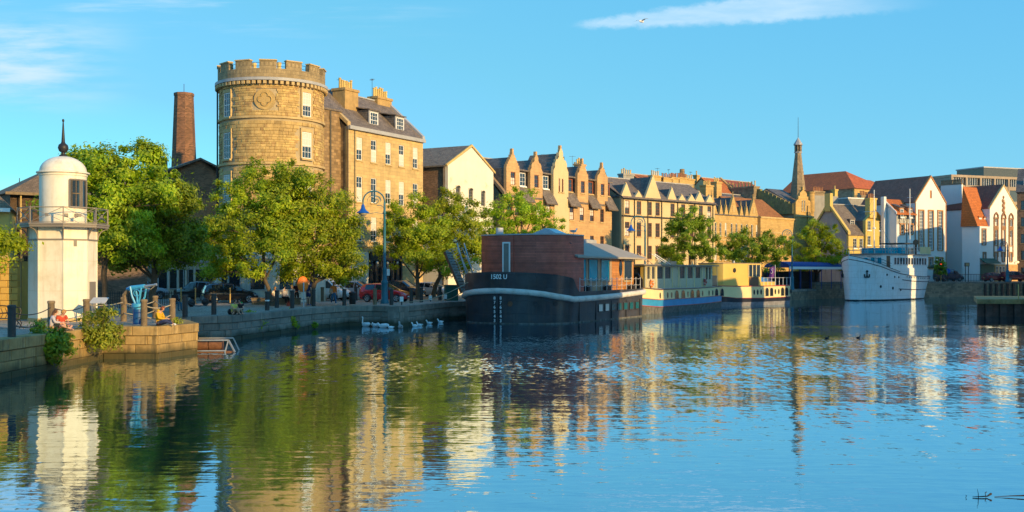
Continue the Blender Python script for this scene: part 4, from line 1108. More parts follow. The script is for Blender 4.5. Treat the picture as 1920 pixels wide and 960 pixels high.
# ------------------------------------------------------------ yellow house with grey gable
def yellow_house():
    B = Bld('yellow_house', 'yellow harled house with grey gable end and slate roof behind the white ship', 1591, 174.5, 4300)
    L = B.x(1657); H = B.z(B.x(1595),440); ym = 4.2; ZR = H+5.0
    xg0, xg1 = B.x(1620), B.x(1656)
    w = [(B.x(p), H-2.2, .85, 1.6, 'small') for p in (1603,1615)] + [(B.x(p), H-5.0, .85, 1.7, 'small') for p in (1603,1615)]
    facade(B, rect(xg0,H), w, 'harl_yellow')
    gz = B.z((xg0+xg1)/2, 393); ge = B.z((xg0+xg1)/2, 414); xm = (xg0+xg1)/2
    w = [(B.x(p), zb, .8, 1.55, 'small') for p in (1626.5,1648.5) for zb in (B.z(xm,432),B.z(xm,460))]
    facade(B, [(0,xg0,xg1),(ge,xg0,xg1),(gz,xm-.1,xm+.1)], w, 'harl_yellow', name='wing_gable', y=-.35, th=.6)
    MB().prismy([(xg0,0),(xg1,0),(xg1,ge),(xm,gz-.1),(xg0,ge)], .26, 5).build('wing', MT['slate_dark'], B.r)
    chimney(B, xm-.35, .3, gz-1.4, gz+1.9, 1.6, 1.0, 4, 'harl_yellow', 'redpot')
    shell(B, 0, L, .4, 2*ym, H, 'harl_grey', 'x', ZR)
    roof_x(B, 0, L, 0, 2*ym, H, ZR, 'slate', .15)
    MB().prismx([(-.2,H),(ym,ZR+.1),(2*ym,H),(2*ym,H+.5),(ym,ZR+.6),(-.2,H+.5)], -.3, .25).build('skew', MT['harl_yellow'], B.r)
    MB().box(-.35,.3,ym-.6,ym+.6,ZR-1,ZR+2.0).build('chimney', MT['harl_yellow'], B.r)
    x = B.x(1594,2); 
    for px in (1596,): 
        x = B.x(px,1.6); d = MB().box(x-.55,x+.55,1.4,3.6,H+.9,H+2.7).build('dormer', MT['slate_dark'], B.r)
        window(B.r, x, H+1.25, .9, 1.25, 'small', 1.3, .1)
    # taller grey neighbour behind, to the left
    C = Bld('grey_house', 'tall blank grey rendered gable wall left of the yellow house', 1522, 190, 4600)
    L = C.x(1572); h = C.z(0,366)
    facade(C, rect(L,h), [], 'harl_grey'); shell(C, 0, L, .4, 9, h, 'harl_grey')
    chimney(C, L*.4, 1.2, h-.5, h+.9, 2.6, .8, 7, 'darkstone', 'redpot'); chimney(C, L-.3, .6, h-3, h+1.3, .7, .8, 1, 'harl_yellow')
    G = Bld('flat_roofed_annex', 'pale grey flat roofed annex with a row of clay pots behind yellow house', 1590, 195, 4600)
    L = G.x(1664); h = G.z(0,372)
    facade(G, rect(L,h), [], 'harl_grey'); shell(G, 0, L, .4, 8, h, 'harl_grey')
    MB().box(-.05,L+.05,-.06,8,h+.004,h+.2).build('parapet', MT['white'], G.r)
    chimney(G, L*.62, 1, h-.2, h+.8, 4.6, .8, 11, 'darkstone', 'redpot')
yellow_house()

# ------------------------------------------------------------ white houses on the right
def white_houses():
    B = Bld('white_house', 'white house with orange pantile roof and two small roof dormers', 1681, 176, 4600)
    L = B.x(1717.5); H = B.z(1.5,401)
    xs = [B.x(1691.5), B.x(1707.5)]
    w = [(x, B.z(x,439), .85, 1.6, 'trim') for x in xs] + [(x, B.z(x,486), .85, 1.6, 'trim') for x in xs]
    facade(B, rect(L,H), w, 'harl_white', blinds=.1)
    MB().prismx([(.4,0),(2.8,0),(2.8,H+2.3),(.4,H+.3)], 0, L).build('side_wall', MT['harl_white'], B.r)
    MB().prismx([(-.2,H-.16),(2.9,H+2.42),(2.9,H+2.6),(-.2,H+.02)], -.1, L).build('roof', MT['pantile'], B.r)
    MB().prismx([(-.2,H-.05),(2.9,H+2.6),(2.9,H+2.9),(-.2,H+.25)], -.25, -.101).build('skew', MT['harl_white'], B.r)
    for x in xs:
        MB().prismx([(.1,H-.1),(.1,H+1.0),(1.9,H+1.65),(1.9,H)], x-.5, x+.5).build('dormer', MT['rust_trim'], B.r)
        MB().prismx([(0,H+1.0),(2.0,H+1.7),(2.0,H+1.8),(0,H+1.1)], x-.6, x+.6).build('dormer_roof', MT['slate_dark'], B.r)
        window(B.r, x, H-.55, .72, 1.35, 'small', -.03, .1)
    xm = (xs[0]+xs[1])/2
    pipe(B, [(xs[0]-.8,-.1,H-.2),(xs[0]-.8,-.1,H-1.6),(xm,-.1,H-2.8)], .05); pipe(B, [(xs[1]+.9,-.1,H-.2),(xs[1]+.9,-.1,H-1.7),(xm,-.1,H-2.8)], .05)
    pipe(B, [(xm,-.1,H-.2),(xm,-.1,0)], .06)
    MB().box(-.8,-.26,1.9,2.6,0,H+2.9).build('chimney', MT['harl_white'], B.r)

    G = Bld('tall_white_gable', 'tall white gabled house with three long glazed windows and terracotta edging', 1717, 178, 4600)
    L = G.x(1773); H = G.z(0,379); ZR = G.z(L/2,332)
    h = 6.6
    w = [(G.x(p), G.z(G.x(p),469), 1.02, h, 'tallw') for p in (1727,1745,1762.5)]
    w += [(G.x(1745.5), G.z(L/2,372), .5, 1.35, 'panel')] + [(G.x(p), G.z(G.x(p),503), .8, 1.7, 'trim') for p in (1745,1763)]
    facade(G, [(0,0,L),(H,0,L),(ZR,L/2-.02,L/2+.02)], w, 'harl_white', blinds=0)
    shell(G, 0, L, .4, 12, H, 'harl_white', 'y', ZR)
    roof_y(G, 0, L, .3, 12, H, ZR, 'browntile', .1)
    MB().prismy([(-.15,H-.1),(L/2,ZR-.05),(L+.15,H-.1),(L+.15,H+.2),(L/2,ZR+.3),(-.15,H+.2)], -.1, .3).build('verge', MT['rust_trim'], G.r)
    MB().box(-.12,.0,-.08,.0,0,H-.1).box(L,L+.12,-.08,.0,0,H-.1).build('edge_trim', MT['rust_trim'], G.r)
    # brown main roof running back to the left of the gable
    za = H-1.2; zr2 = G.z(0,341,14); xl = G.x(1660,9); xr = G.x(1742,9); xm2 = G.x(1690,14)
    P = [(xr,9,za),(xr,19,za),(xr,14,zr2),(xl,9,za),(xl,19,za),(xm2,14,zr2)]
    MB().add(P, [(3,0,2,5),(4,3,5),(1,4,5,2)]).build('roof', MT['browntile'], G.r)
    MB().box(xl+.2,xr-.1,9.2,18.8,0,za-.02).build('rear_wall', MT['harl_white'], G.r)

    # blank wall turned away from the sun
    O = (X(1764,188),188); d = (.66,-.75)
    K = Bld.at('blank_white_gable', 'big blank white gable wall in blue shade with stepped right edge', O, d, 2.4)
    x4 = K.x(1831); x3 = K.x(1803); 
    zt = K.z(0,348); zk = K.z(x3,388); ze = K.z(x4,430)
    x5 = x3+(x4-x3)*.3
    prof = [(0,0,x4),(ze,0,x4),(K.z(x4,408),0,x5),(zk,0,x3+.15),(zt,0,x3)]
    facade(K, prof, [], 'harl_white', th=.5)
    MB().prismy([(0,0),(x4-.3,0),(x4-.3,ze-.8),(x3-.2,zk-.6),(x3-.3,zt-.3),(0,zt-.3)], .5, 4).build('side_wall', MT['pantile'], K.r)
    st = MB()
    for i in range(12):
        t = i/12; st.box(x3+(x4-x3)*t,x3+(x4-x3)*(t+1/12.),.1,.75,zk-1-(zk-ze)*t*1.0-.9,zk+.25-(zk-ze)*t)
    st.build('stepped_skew', MT['harl_white'], K.r)
    MB().prism([(x4-1.1,-.35),(x4+.05,-.35),(x4+.05,.1),(x4-1.1,.1)], ze-.4, K.z(x4,405)).build('corbelled_stack', MT['harl_white'], K.r)
    ra = MB()
    for i in range(16): ra.box(x3*i/16,x3*i/16+.12,.1,.25,zt,zt+.75)
    ra.box(0,x3,.05,.3,zt+.75,zt+.9); ra.build('roof_balustrade', MT['darkstone'], K.r)
    MB().box(-.05,x3+.05,-.05,.5,zt+.004,zt+.22).build('coping', MT['darkstone'], K.r)

    # ornate gable with arched windows
    A = Bld('ornate_white_gable', 'ornate white gabled house with brown stone window surrounds and brown tiled roof', 1837, 178, 3800, 2.4)
    x0 = A.x(1856); L = A.x(1907); xm = (x0+L)/2; H = A.z(xm,392); ZR = A.z(xm,348)
    win3 = [A.x(p) for p in (1867,1881,1895)]
    zb = A.z(xm,460)
    w = [(x, zb, .85, 2.6, 'btrim') for x in win3] + [(x, zb+3.3, .85, 1.2, 'btrim') for x in win3] + [(x, A.z(xm,490), .6, 1.45, 'btrim') for x in win3]
    facade(A, [(0,x0,L),(H,x0,L),(ZR,xm-.03,xm+.03)], w, 'harl_white', name='gable')
    MB().prismy([(x0-.12,H-.1),(xm,ZR-.05),(L+.12,H-.1),(L+.12,H+.15),(xm,ZR+.22),(x0-.12,H+.15)], -.08, .3).build('verge', MT['ashlar_plain'], A.r)
    hw = A.z(0,424)
    w = [(A.x(1844.5), A.z(0,458), .95, 2.5, 'btrim'), (A.x(1845.5), A.z(0,490), .6, 1.4, 'btrim')]
    facade(A, rect(x0,hw), w, 'harl_white', name='wing_wall')
    MB().prismy([(x0,0),(L,0),(L,H),(xm,ZR),(x0,H)], .4, 12).build('side_wall', MT['harl_white'], A.r)
    MB().box(0,x0-.01,.4,3.2,0,hw).build('wing', MT['harl_white'], A.r)
    roof_y(A, x0, L, .3, 12, H, ZR, 'browntile2', .1)
    P = [(-.3,.2,hw),(x0,.2,hw),(x0+1.0,3.0,ZR-.3),(-.1,3.0,ZR-.3),(x0,3.3,hw),(-.3,3.3,hw)]
    MB().add(P, [(0,1,2,3),(2,4,5,3),(0,3,5)]).build('wing_roof', MT['pantile'], A.r)
    for p in (1829,1839):
        x = A.x(p,1.6); MB().prismx([(.7,hw+.4),(.7,hw+1.5),(2.4,hw+2.1),(2.4,hw+.6)], x-.4, x+.4).build('dormer', MT['harl_white'], A.r)
        MB().prismx([(.6,hw+1.5),(2.5,hw+2.15),(2.5,hw+2.27),(.6,hw+1.65)], x-.55, x+.55).build('dormer_roof', MT['pantile'], A.r)
    for x in win3:
        o = MB(); o.tube([(x-.65,-.1,zb+4.5),(x-.5,-.1,zb+5.1),(x,-.12,zb+5.5),(x+.5,-.1,zb+5.1),(x+.65,-.1,zb+4.5)], .14, 5)
        o.build('arch_moulding', MT['brown_trim'], A.r, smooth=True)
        for s in (-.62,.62): MB().box(x+s-.09,x+s+.09,-.12,-.003,zb-2.0,zb+4.6).build('pilaster', MT['brown_trim'], A.r)
        MB().box(x-.72,x+.72,-.14,-.004,zb+2.82,zb+3.12).build('transom_band', MT['brown_trim'], A.r)
    cart = MB()
    for i in range(7): cart.ball((win3[1]+(.22 if i % 2 else -.22), -.06, zb+5.2+i*.4), .28, 7, 5, sc=(1,.5,1.1))
    cart.ball((win3[1],-.05,zb+8.2),.24,7,5,sc=(1,.6,1.2)).box(win3[1]-.16,win3[1]+.16,-.16,-.004,zb+5.4,zb+7.8)
    cart.build('carved_cartouche', MT['brown_trim'], A.r, smooth=True)
    sb = MB().box(-.2,x0+1.3,-1.1,-.05,3.2,3.32); s2 = MB().prismx([(-.05,3.9),(-1.3,3.15),(-1.3,3.0),(-.05,3.75)], -.1, x0+1.2)
    s2.build('awning', MT['green_box'], A.r)
    MB().box(x0+1.3,L,-.12,-.005,0,2.9).build('plinth', MT['pinkstone'], A.r)
    MB().box(.1,x0+1.1,-.1,-.005,.2,2.9).build('shop_front', MT['green_box'], A.r)
    for x in (x0+1.9,x0+3.0,x0+4.0): window(A.r, x, .7, .6, 1.9, 'slim', -.25, .15)

    wl = MB().ball((L-.6,-.5,3.3),.2,10,6).build('wall_lamp', MT['lit_lamp'], A.r, smooth=True); MB().beam((L-.6,-.5,3.3),(L-.6,0,3.5),.05).build('bracket', MT['iron'], wl)
    # dark building at the right edge
    R = Bld.at('dark_brick_building', 'dark brown brick building cut off by the right edge of the picture', (X(1907,186),186), (.87,-.49), 2.4)
    w = [(1.1+i*2.6, .8+j*2.9, 1.0, 1.6, 'dark') for i in range(4) for j in range(5)]
    facade(R, rect(11,15.5), w, 'brick_dark', blinds=0); shell(R, 0, 11, .4, 10, 15.5, 'brick_dark')
    MB().prismx([(-.3,15.5),(5,20),(10.3,15.5)], -.2, 11).build('roof', MT['slate_dark'], R.r)
    sk = MB(); 
    for i in range(7): sk.box(1.0+i*1.2,1.6+i*1.2,1.2,1.9,16.6,18.0)
    sk.build('rooflight', MT['white'], R.r)
MT['browntile2'] = mat('dark red tiles', (.2,.07,.045), .8, var=.15, scale=1, bump=.2, pattern=('b', .3, .25, .02, (.1,.04,.03), .2))
white_houses()

def office_block():
    B = Bld('office_block', 'distant flat roofed concrete office block with dark ribbon glazing', 1785, 262, 6000, 2.4)
    L = 34; z1 = B.z(0,327); zm = B.z(0,350)
    MB().box(0,L,.5,14,0,z1-.6).build('core', MT['glass'], B.r)
    b = MB().box(-.2,L,0,14,z1-.6,z1).box(0,L,.02,14,zm-.4,zm+.5).box(0,L,.02,14,zm-4,zm-3.2); b.build('floor_slab', MT['concrete'], B.r)
    for i in range(8): MB().box(i*4.6-.25,i*4.6+.25,-.08,.6,0,z1-.6).build('column', MT['concrete'], B.r)
    for i in range(46): MB().box(i*.75,i*.75+.1,.3,.5,zm+.5,z1-.6).build('mullion', MT['ltgrey'], B.r)
    x = B.x(1862); MB().box(x,L,3,12,z1,z1+2.4).build('plant_room', MT['glass_dim'], B.r)
    MB().box(x-.2,L,2.8,12.2,z1+2.4,z1+2.7).build('plant_room_roof', MT['lead'], B.r)
MT['concrete'] = mat('weathered concrete', (.34,.27,.2), .9, var=.15, scale=.5)
office_block()

# ------------------------------------------------------------ left side
def left_side():
    # brick chimney
    c = thing('brick_chimney', 'tall tapering brick factory chimney rising behind the brick gable', 'chimney', (X(345,112),112,QZ))
    n = 8; z1 = Z(175,112)-QZ; r0 = 1.45; r1 = .98
    s = MB(); a = pi/8
    P = lambda r, z: [(r*cos(a+i*pi/4)*1.0, r*sin(a+i*pi/4), z) for i in range(n)]
    s.add(P(r0+.35,0)+P(r1,z1-.3), [(i,(i+1)%n,n+(i+1)%n,n+i) for i in range(n)])
    s.build('stack', MT['brick_chim'], c)
    s = MB(); s.add(P(r1+.06,z1-.3)+P(r1+.06,z1)+P(r1-.25,z1)+P(r1-.25,z1-1.5), [(i+8*j,(i+1)%n+8*j,8+(i+1)%n+8*j,8+i+8*j) for i in range(n) for j in range(3)])
    s.build('cap', MT['brick_chim'], c)
    MB().cyl((0,0,z1-1),(0,0,z1+1.0),.03,n=5).build('lightning_rod', MT['iron'], c)
    # brick gable building
    B = Bld('brick_workshop', 'sooty brick gabled workshop with orange brick lower wall left of the tower', 305, 100, 4200)
    L = B.x(413); xm = B.x(376); H = B.z(0,322); ZR = B.z(xm,300)
    hz = B.z(xm,372)
    wall_mb([(hz,B.x(322),L),(H,B.x(322),L),(ZR,xm-.05,xm+.05)], [], .1, .4).build('gable', MT['brick_brown'], B.r)
    MB().box(B.x(300),L,-.15,.4,3.4,hz-.004).build('lower_wall', MT['brick_orange'], B.r)
    MB().prismy([(B.x(305),0),(L,0),(L,H),(xm,ZR),(B.x(305),H)], .42, 14).build('side_wall', MT['brick_dark'], B.r)
    roof_y(B, B.x(300), L+(xm-B.x(300))-(L-xm) if False else 2*xm-B.x(300), .1, 14, H-.3, ZR, 'slate', .2)
    MB().box(B.x(316)-.4,B.x(316)+.4,2,2.8,H,ZR+.3).build('chimney', MT['brick_dark'], B.r)
    MB().box(B.x(296),L,-.4,-.16,0,3.4).build('shop_front', MT['cream_paint'], B.r)
    for p in (305,322,340,352,372,390):
        o = window(B.r, B.x(p), .9, 1.1, 1.9, 'plain', -.5, .1)
    for p in (313,331,346,362,381,400): MB().cyl((B.x(p),-.5,0),(B.x(p),-.5,3.3),.12,n=8).build('column', MT['cream_paint'], B.r)
    MB().box(B.x(296),L,-.75,-.3,3.4,3.75).build('fascia', MT['ltgrey'], B.r)
    # white shop left of the tower base, round sign above door
    C = Bld('white_shop', 'low white painted shop with a round wall sign behind the parked cars', 415, 88, 3600)
    L = C.x(600); 
    w = [(C.x(p), 1.0, 2.0, 1.8, 'plain') for p in (428,489,545,575)]
    facade(C, rect(L,4.2), w, 'cream_paint', blinds=.3); shell(C, 0, L, .4, 1.2, 4.2, 'cream_paint')
    rg = MB(); x = C.x(458); rg.tube([(x+.72*cos(t*pi/12),-.06,2.9+.72*sin(t*pi/12)) for t in range(24)], .04, 5, closed=True); rg.build('round_sign', MT['iron'], C.r)
    for p in (444,472,517,532,560,590): MB().box(C.x(p)-.09,C.x(p)+.09,-.12,-.004,0,4).build('pilaster', MT['ltgrey'], C.r)
    MB().box(C.x(519),C.x(531),-.1,-.006,0,2.6).build('door', MT['gun_blue'], C.r)
    # dark hipped warehouse at far left
    D = Bld('dark_warehouse', 'dark sooty warehouse with a brown hipped roof behind the lighthouse', 19, 78, 3600)
    L = 10; H = D.z(0,362)
    facade(D, rect(L,H), [(1.2,2.2,.8,1.6,'dark'),(4,2.2,.8,1.6,'dark')], 'brick_dark', blinds=0); shell(D, 0, L, .4, 9, H, 'brick_dark')
    P = [(-.3,-.3,H),(L,-.3,H),(L,9,H),(-.3,9,H),(4.4,4.4,H+2.7),(L,4.4,H+2.7)]
    MB().add(P, [(0,1,5,4),(3,0,4),(2,3,4,5),(0,3,2,1)]).build('roof', MT['tile_brown'], D.r)
    MB().box(-.4,L,-.42,-.28,H-.12,H+.08).build('gutter', MT['wood_grey'], D.r)
    pipe(D, [(.7,-.12,0),(.7,-.12,H)], .06, 'pot')
    f = thing('roof_finial', 'thin ornate iron finial with weathervane beyond the dark warehouse roof', 'finial', (X(36.5,90),90,QZ))
    z = Z(350,90)-QZ
    MB().cyl((0,0,0),(0,0,z-1.2),.25,.12,8).build('post', MT['darkstone'], f)
    MB().lathe([(.1,z-1.25),(.22,z-1.1),(.1,z-.9),(.18,z-.6),(.05,z-.4),(.03,z+.7),(0,z+.75)], 8).build('spike', MT['iron'], f, smooth=True)
    # yellow brick house at the left edge
    H_ = Bld.at('cream_house', 'cream house with brown roof and white windows cut off at left edge', (X(20,70)-6, 67.5), (.93,.37))
    L = 6.4; h = H_.z(L,388)
    facade(H_, rect(L,h), [(L-1.0,h-4.1,1.0,1.7,'sash'),(L-3.2,h-4.1,1.0,1.7,'sash'),(L-1.0,h-7.2,1.0,1.7,'sash')], 'harl_yellow', blinds=.4)
    shell(H_, 0, L, .4, 7, h, 'harl_yellow')
    P = [(-3,-.4,h-.2),(L+.3,-.4,h-.2),(L+.3,7.4,h-.2),(-3,7.4,h-.2),(L-2.4,3.5,h+2.6),(-3,3.5,h+2.6)]
    MB().add(P, [(0,1,4,5),(1,2,4),(2,3,5,4),(0,3,2,1)]).build('roof', MT['tile_brown'], H_.r)
    MB().box(-.2,L+.1,-.5,-.38,h-.35,h-.1).build('fascia', MT['white'], H_.r)
    # ochre block wall
    rnd = random.Random(8)
    o = Vector((X(34,55.5),55.5)); wl = thing('garden_wall', 'ochre concrete block wall with a green railing on top at the left edge', 'wall', (o.x,o.y,QZ))
    top = Z(489,55.5)-QZ; nr = 9; ch = top/nr
    MB().box(-5,-.02,.06,.4,0,top-.02).build('core', MT['mortar'], wl)
    MB().box(-.42,-.0,.42,5,0,top-.02).build('return_wall', MT['ochreblock'], wl)
    for r in range(nr):
        x = 0.0 - (0 if r % 2 else -.0); first = True
        while x > -4.2:
            w = (.58 if r % 2 else .34) if first else .58
            first = False
            ob('block', block(w-.012, ch-.012, .3, 'ochreblock'), wl, (x-w/2,rnd.uniform(-.012,.012),r*ch)); x -= w
    MB().box(-5,.08,-.1,.5,top,top+.12).build('coping', MT['ochreblock'], wl)
    rl = thing('railing', 'green metal balustrade with vertical bars standing on the ochre wall', 'railing', (o.x,o.y,QZ+top+.12))
    MB().box(-5,-.15,.16,.22,.95,1.0).box(-5,-.15,.16,.22,.1,.14).build('rail', MT['green_box2'], rl)
    bm = MB().box(-.018,.018,.17,.21,.1,.95).mesh('baluster', MT['green_box2'])
    for i in range(28): ob('baluster', bm, rl, (-.2-i*.13,0,0))
    tp = thing('planter', 'terracotta trough of small plants beside the green balustrade', 'planter', (o.x-.75,o.y-.0,QZ+top+.125))
    MB().prismx([(-.06,0),(.14,0),(.18,.26),(-.1,.26)], -.45, .45).build('trough', MT['pot'], tp)
MT['brick_chim'] = mat('brown chimney brick', (.23,.105,.058), .9, var=.2, scale=.8, bump=.3, pattern=('b', .3, .11, .015, (.2,.14,.09), .5), weather=((.09,.05,.035), .5, .5))
MT['tile_brown'] = mat('brown tiles', (.2,.135,.08), .8, var=.2, scale=1, bump=.2, pattern=('b', .3, .25, .02, (.11,.08,.05), .2))  # brown tiles of the two roofs at the left edge
MT['green_box2'] = mat('sea green metal paint', (.03,.16,.14), .5)
left_side()
# ------------------------------------------------------------ trees and bushes
def leaves(name, blobs, n, size, seed, mt, parent, loc=(0,0,0), tuft=.37, ntuft=13, inner=.6, droop=.25):
    """many small leaf faces in tufts spread through the blobs"""
    r = np.random.default_rng(seed)
    bl = np.array(blobs, float)
    wts = (bl[:,3]*bl[:,4]+bl[:,4]*bl[:,5]+bl[:,3]*bl[:,5]); wts /= wts.sum()
    T = []; TS = []; BI = []
    for b, w in zip(bl, wts):
        k = max(6, int(ntuft*len(bl)*w))
        d = r.normal(size=(k,3)); d /= np.linalg.norm(d,axis=1,keepdims=True)
        d[:,2] = np.where((d[:,2] < -.55), -d[:,2]*.5, d[:,2])
        rad = inner + (1.08-inner)*r.random(k)**.55
        p = b[:3] + d*b[3:6]*rad[:,None]
        T.append(p); TS.append(np.full(k, tuft)*r.uniform(.7,1.35,k)); BI += [b[:3]]*k
        # sprays poking out of the outline
        ks = max(2, k//4)
        d2 = r.normal(size=(ks,3)); d2 /= np.linalg.norm(d2,axis=1,keepdims=True); d2[:,2] = np.abs(d2[:,2])*1.2-.2
        for t in (1.03, 1.1, 1.17, 1.25):
            T.append(b[:3]+d2*b[3:6]*(t*r.uniform(.95,1.05,(ks,1)))); TS.append(np.full(ks, tuft*.55)); BI += [b[:3]]*ks
    T = np.concatenate(T); TS = np.concatenate(TS)
    pw = TS**2; pw /= pw.sum()
    idx = r.choice(len(T), n, p=pw)
    bid = np.array(BI)[idx]
    off = r.normal(size=(n,3))*TS[idx][:,None]*np.array([1,1,.72])*.75
    C = T[idx] + off
    up = np.array([0,0,1.0])
    rad_ = C-bid; rad_ /= np.linalg.norm(rad_,axis=1,keepdims=True)+1e-6
    N = off/ (np.linalg.norm(off,axis=1,keepdims=True)+1e-6)*.35 + rad_*.75 + up*.25 + r.normal(size=(n,3))*.42
    N /= np.linalg.norm(N,axis=1,keepdims=True)
    A = np.cross(N, r.normal(size=(n,3))); A /= np.linalg.norm(A,axis=1,keepdims=True)
    B = np.cross(N, A)
    s = size*r.uniform(.6,1.25,(n,1))
    tip = A*s; side = B*s*.42
    V = np.stack([C-tip*.9, C+side-N*s*.12, C+tip-N*s*droop, C-side-N*s*.12], 1).reshape(-1,3).astype(np.float32)
    me = bpy.data.meshes.new(name)
    me.vertices.add(n*4); me.vertices.foreach_set('co', V.ravel())
    me.loops.add(n*4); me.loops.foreach_set('vertex_index', np.arange(n*4, dtype=np.int32))
    me.polygons.add(n); me.polygons.foreach_set('loop_start', np.arange(0,n*4,4,dtype=np.int32))
    me.update(calc_edges=True)
    me.materials.append(MT[mt])
    o = ob(name, me, parent, loc)
    return tag(o, kind='stuff')

def tree(label, px, D, spec, n, mt, seed, size=.17, trunk=.22, group='trees along the quay', lean=0.0, base=QZ, extra=None, split=.35):
    bx = X(px, D)
    t = thing('tree', label, 'tree', (bx, D, base), 0, group)
    rnd = random.Random(seed)
    bl = []
    for s in spec:
        bpx, bpy_, rp = s[0], s[1], s[2]; dy = s[3] if len(s) > 3 else rnd.uniform(-.8,.8)
        fz = s[4] if len(s) > 4 else .9
        rr = rp/F*D
        bl.append((X(bpx,D)-bx, dy, Z(bpy_,D)-base, rr, rr*.95, rr*fz))
    leaves('crown', bl, int(n*1.25), size*.74, seed, mt, t)
    top = max(b[2] for b in bl); low = min(b[2]-b[5] for b in bl)
    cx = sum(b[0] for b in bl)/len(bl)
    m = MB(); fork = max(1.6, low*1.0+.3)
    k = 5; path = [(lean*i/k*.4+cx*.35*(i/k)**2+rnd.uniform(-.05,.05), rnd.uniform(-.05,.05), fork*i/k) for i in range(k+1)]
    path += [(path[-1][0]+(cx*.6-path[-1][0])*.4, 0, fork+(top-fork)*.35), (cx*.8, 0, fork+(top-fork)*.75)]
    rs = [trunk*1.25, trunk*1.02, trunk*.95, trunk*.9, trunk*.88, trunk*.85, trunk*.6, trunk*.2]
    m.tube(path, rs, 8)
    m.build('trunk', MT['bark'], t, smooth=True)
    lm = MB()
    for b in bl:
        s = Vector(path[5 if b[2] < (top+fork)/2 else 6]); e = Vector(b[:3])
        mid = (s+e)/2 + Vector((rnd.uniform(-.2,.2),rnd.uniform(-.2,.2),.25))
        lm.tube([s, mid, e], [trunk*.45, trunk*.3, trunk*.1], 6)
        for q in range(4):
            d = Vector((rnd.gauss(0,1),rnd.gauss(0,1),rnd.gauss(.3,1))).normalized()
            lm.tube([mid.lerp(e,.5), e+Vector((d.x*b[3],d.y*b[4],d.z*b[5]))*.85], [trunk*.14, trunk*.04], 4)
    lm.build('limb', MT['bark'], t, smooth=True)
    return t
tree('leafy lime tree rising directly behind the white lighthouse, bright at the top', 195, 63, [(118,440,36),(150,335,32),(100,385,26),(180,330,42),(215,320,42),(262,312,42),(255,285,26),(205,385,62),(270,380,50),(190,465,48),(245,455,55),(300,350,36),(150,300,24),(160,405,46)], 30000, 'leaf', 21, trunk=.2)
tree('large dark lime tree to the right of the lighthouse, over the parked cars', 283, 66, [(300,390,55),(340,410,40),(265,430,55),(320,450,62),(355,455,34),(250,480,45),(300,485,55),(345,480,40),(230,490,28),(325,370,30)], 30000, 'leaf_dark', 22, trunk=.24)
tree('broad bright lime tree in front of the round tower, left of two', 509, 79, [(485,335,42),(450,370,48),(515,370,56),(430,430,50),(490,430,62),(420,470,38),(540,440,50),(470,480,48),(525,480,48),(545,345,38),(408,508,22),(435,508,28),(480,512,22),(400,450,24)], 34000, 'leaf', 23, trunk=.17)
tree('broad bright lime tree with two stems beside the orange lifebuoy, right of two', 582, 80.5, [(560,345,34),(600,390,58),(550,400,50),(635,425,42),(590,450,58),(640,460,40),(560,480,40),(620,490,44),(655,500,28),(600,505,30),(648,520,20),(630,515,18),(555,512,20)], 30000, 'leaf', 24, trunk=.2)
tree('lime tree in front of the tenement beside the tall lamp post', 784, 97, [(770,395,34),(745,425,30),(800,420,40),(760,455,45),(800,470,48),(735,470,26),(780,495,40),(830,490,34)], 22000, 'leaf', 25, trunk=.2)
tree('lime tree covering the lower part of the white warehouse gable', 812, 102, [(840,385,30),(870,410,36),(835,430,42),(870,450,40),(885,485,34),(845,485,44),(815,500,28),(815,400,24)], 20000, 'leaf', 26, trunk=.22)
tree('round headed tree showing above the burgundy deckhouse roof', 975, 111, [(975,375,30),(960,395,38),(1000,400,36),(925,405,28),(985,430,48),(1030,420,28),(930,435,40),(1000,465,45),(940,470,44),(1040,440,20)], 20000, 'leaf', 27, trunk=.22)
tree('dark topped tree before the cream block, above the blue and cream boat', 1292, 139, [(1288,412,24),(1270,430,30),(1310,425,26),(1280,455,38),(1320,458,32),(1260,475,26),(1300,480,40),(1340,480,22)], 20000, 'leaf_dark', 28, size=.2, trunk=.2)
tree('dark loose tree above the yellow deckhouse, in front of the school', 1400, 146, [(1385,450,24),(1420,455,28),(1365,470,24),(1400,480,34),(1440,475,28),(1375,495,26),(1430,500,30),(1465,485,18),(1470,455,14)], 16000, 'leaf_dark', 29, size=.2, trunk=.2)
tree('round bright green tree behind the blue canopy and the white ship', 1530, 163, [(1525,435,26),(1505,450,26),(1550,450,28),(1500,475,26),(1535,475,38),(1570,480,20),(1515,495,26),(1555,495,26)], 18000, 'leaf_bright', 30, size=.2, trunk=.25)
tree('young tree reaching in from the left edge with yellow green leaves', -38, 52, [(8,447,20,0,.7),(-20,440,30),(-10,470,30),(20,455,18,0,.6),(36,462,9,0,.5),(-5,498,16)], 2600, 'leaf_bright', 31, size=.16, trunk=.1, group='trees along the quay')

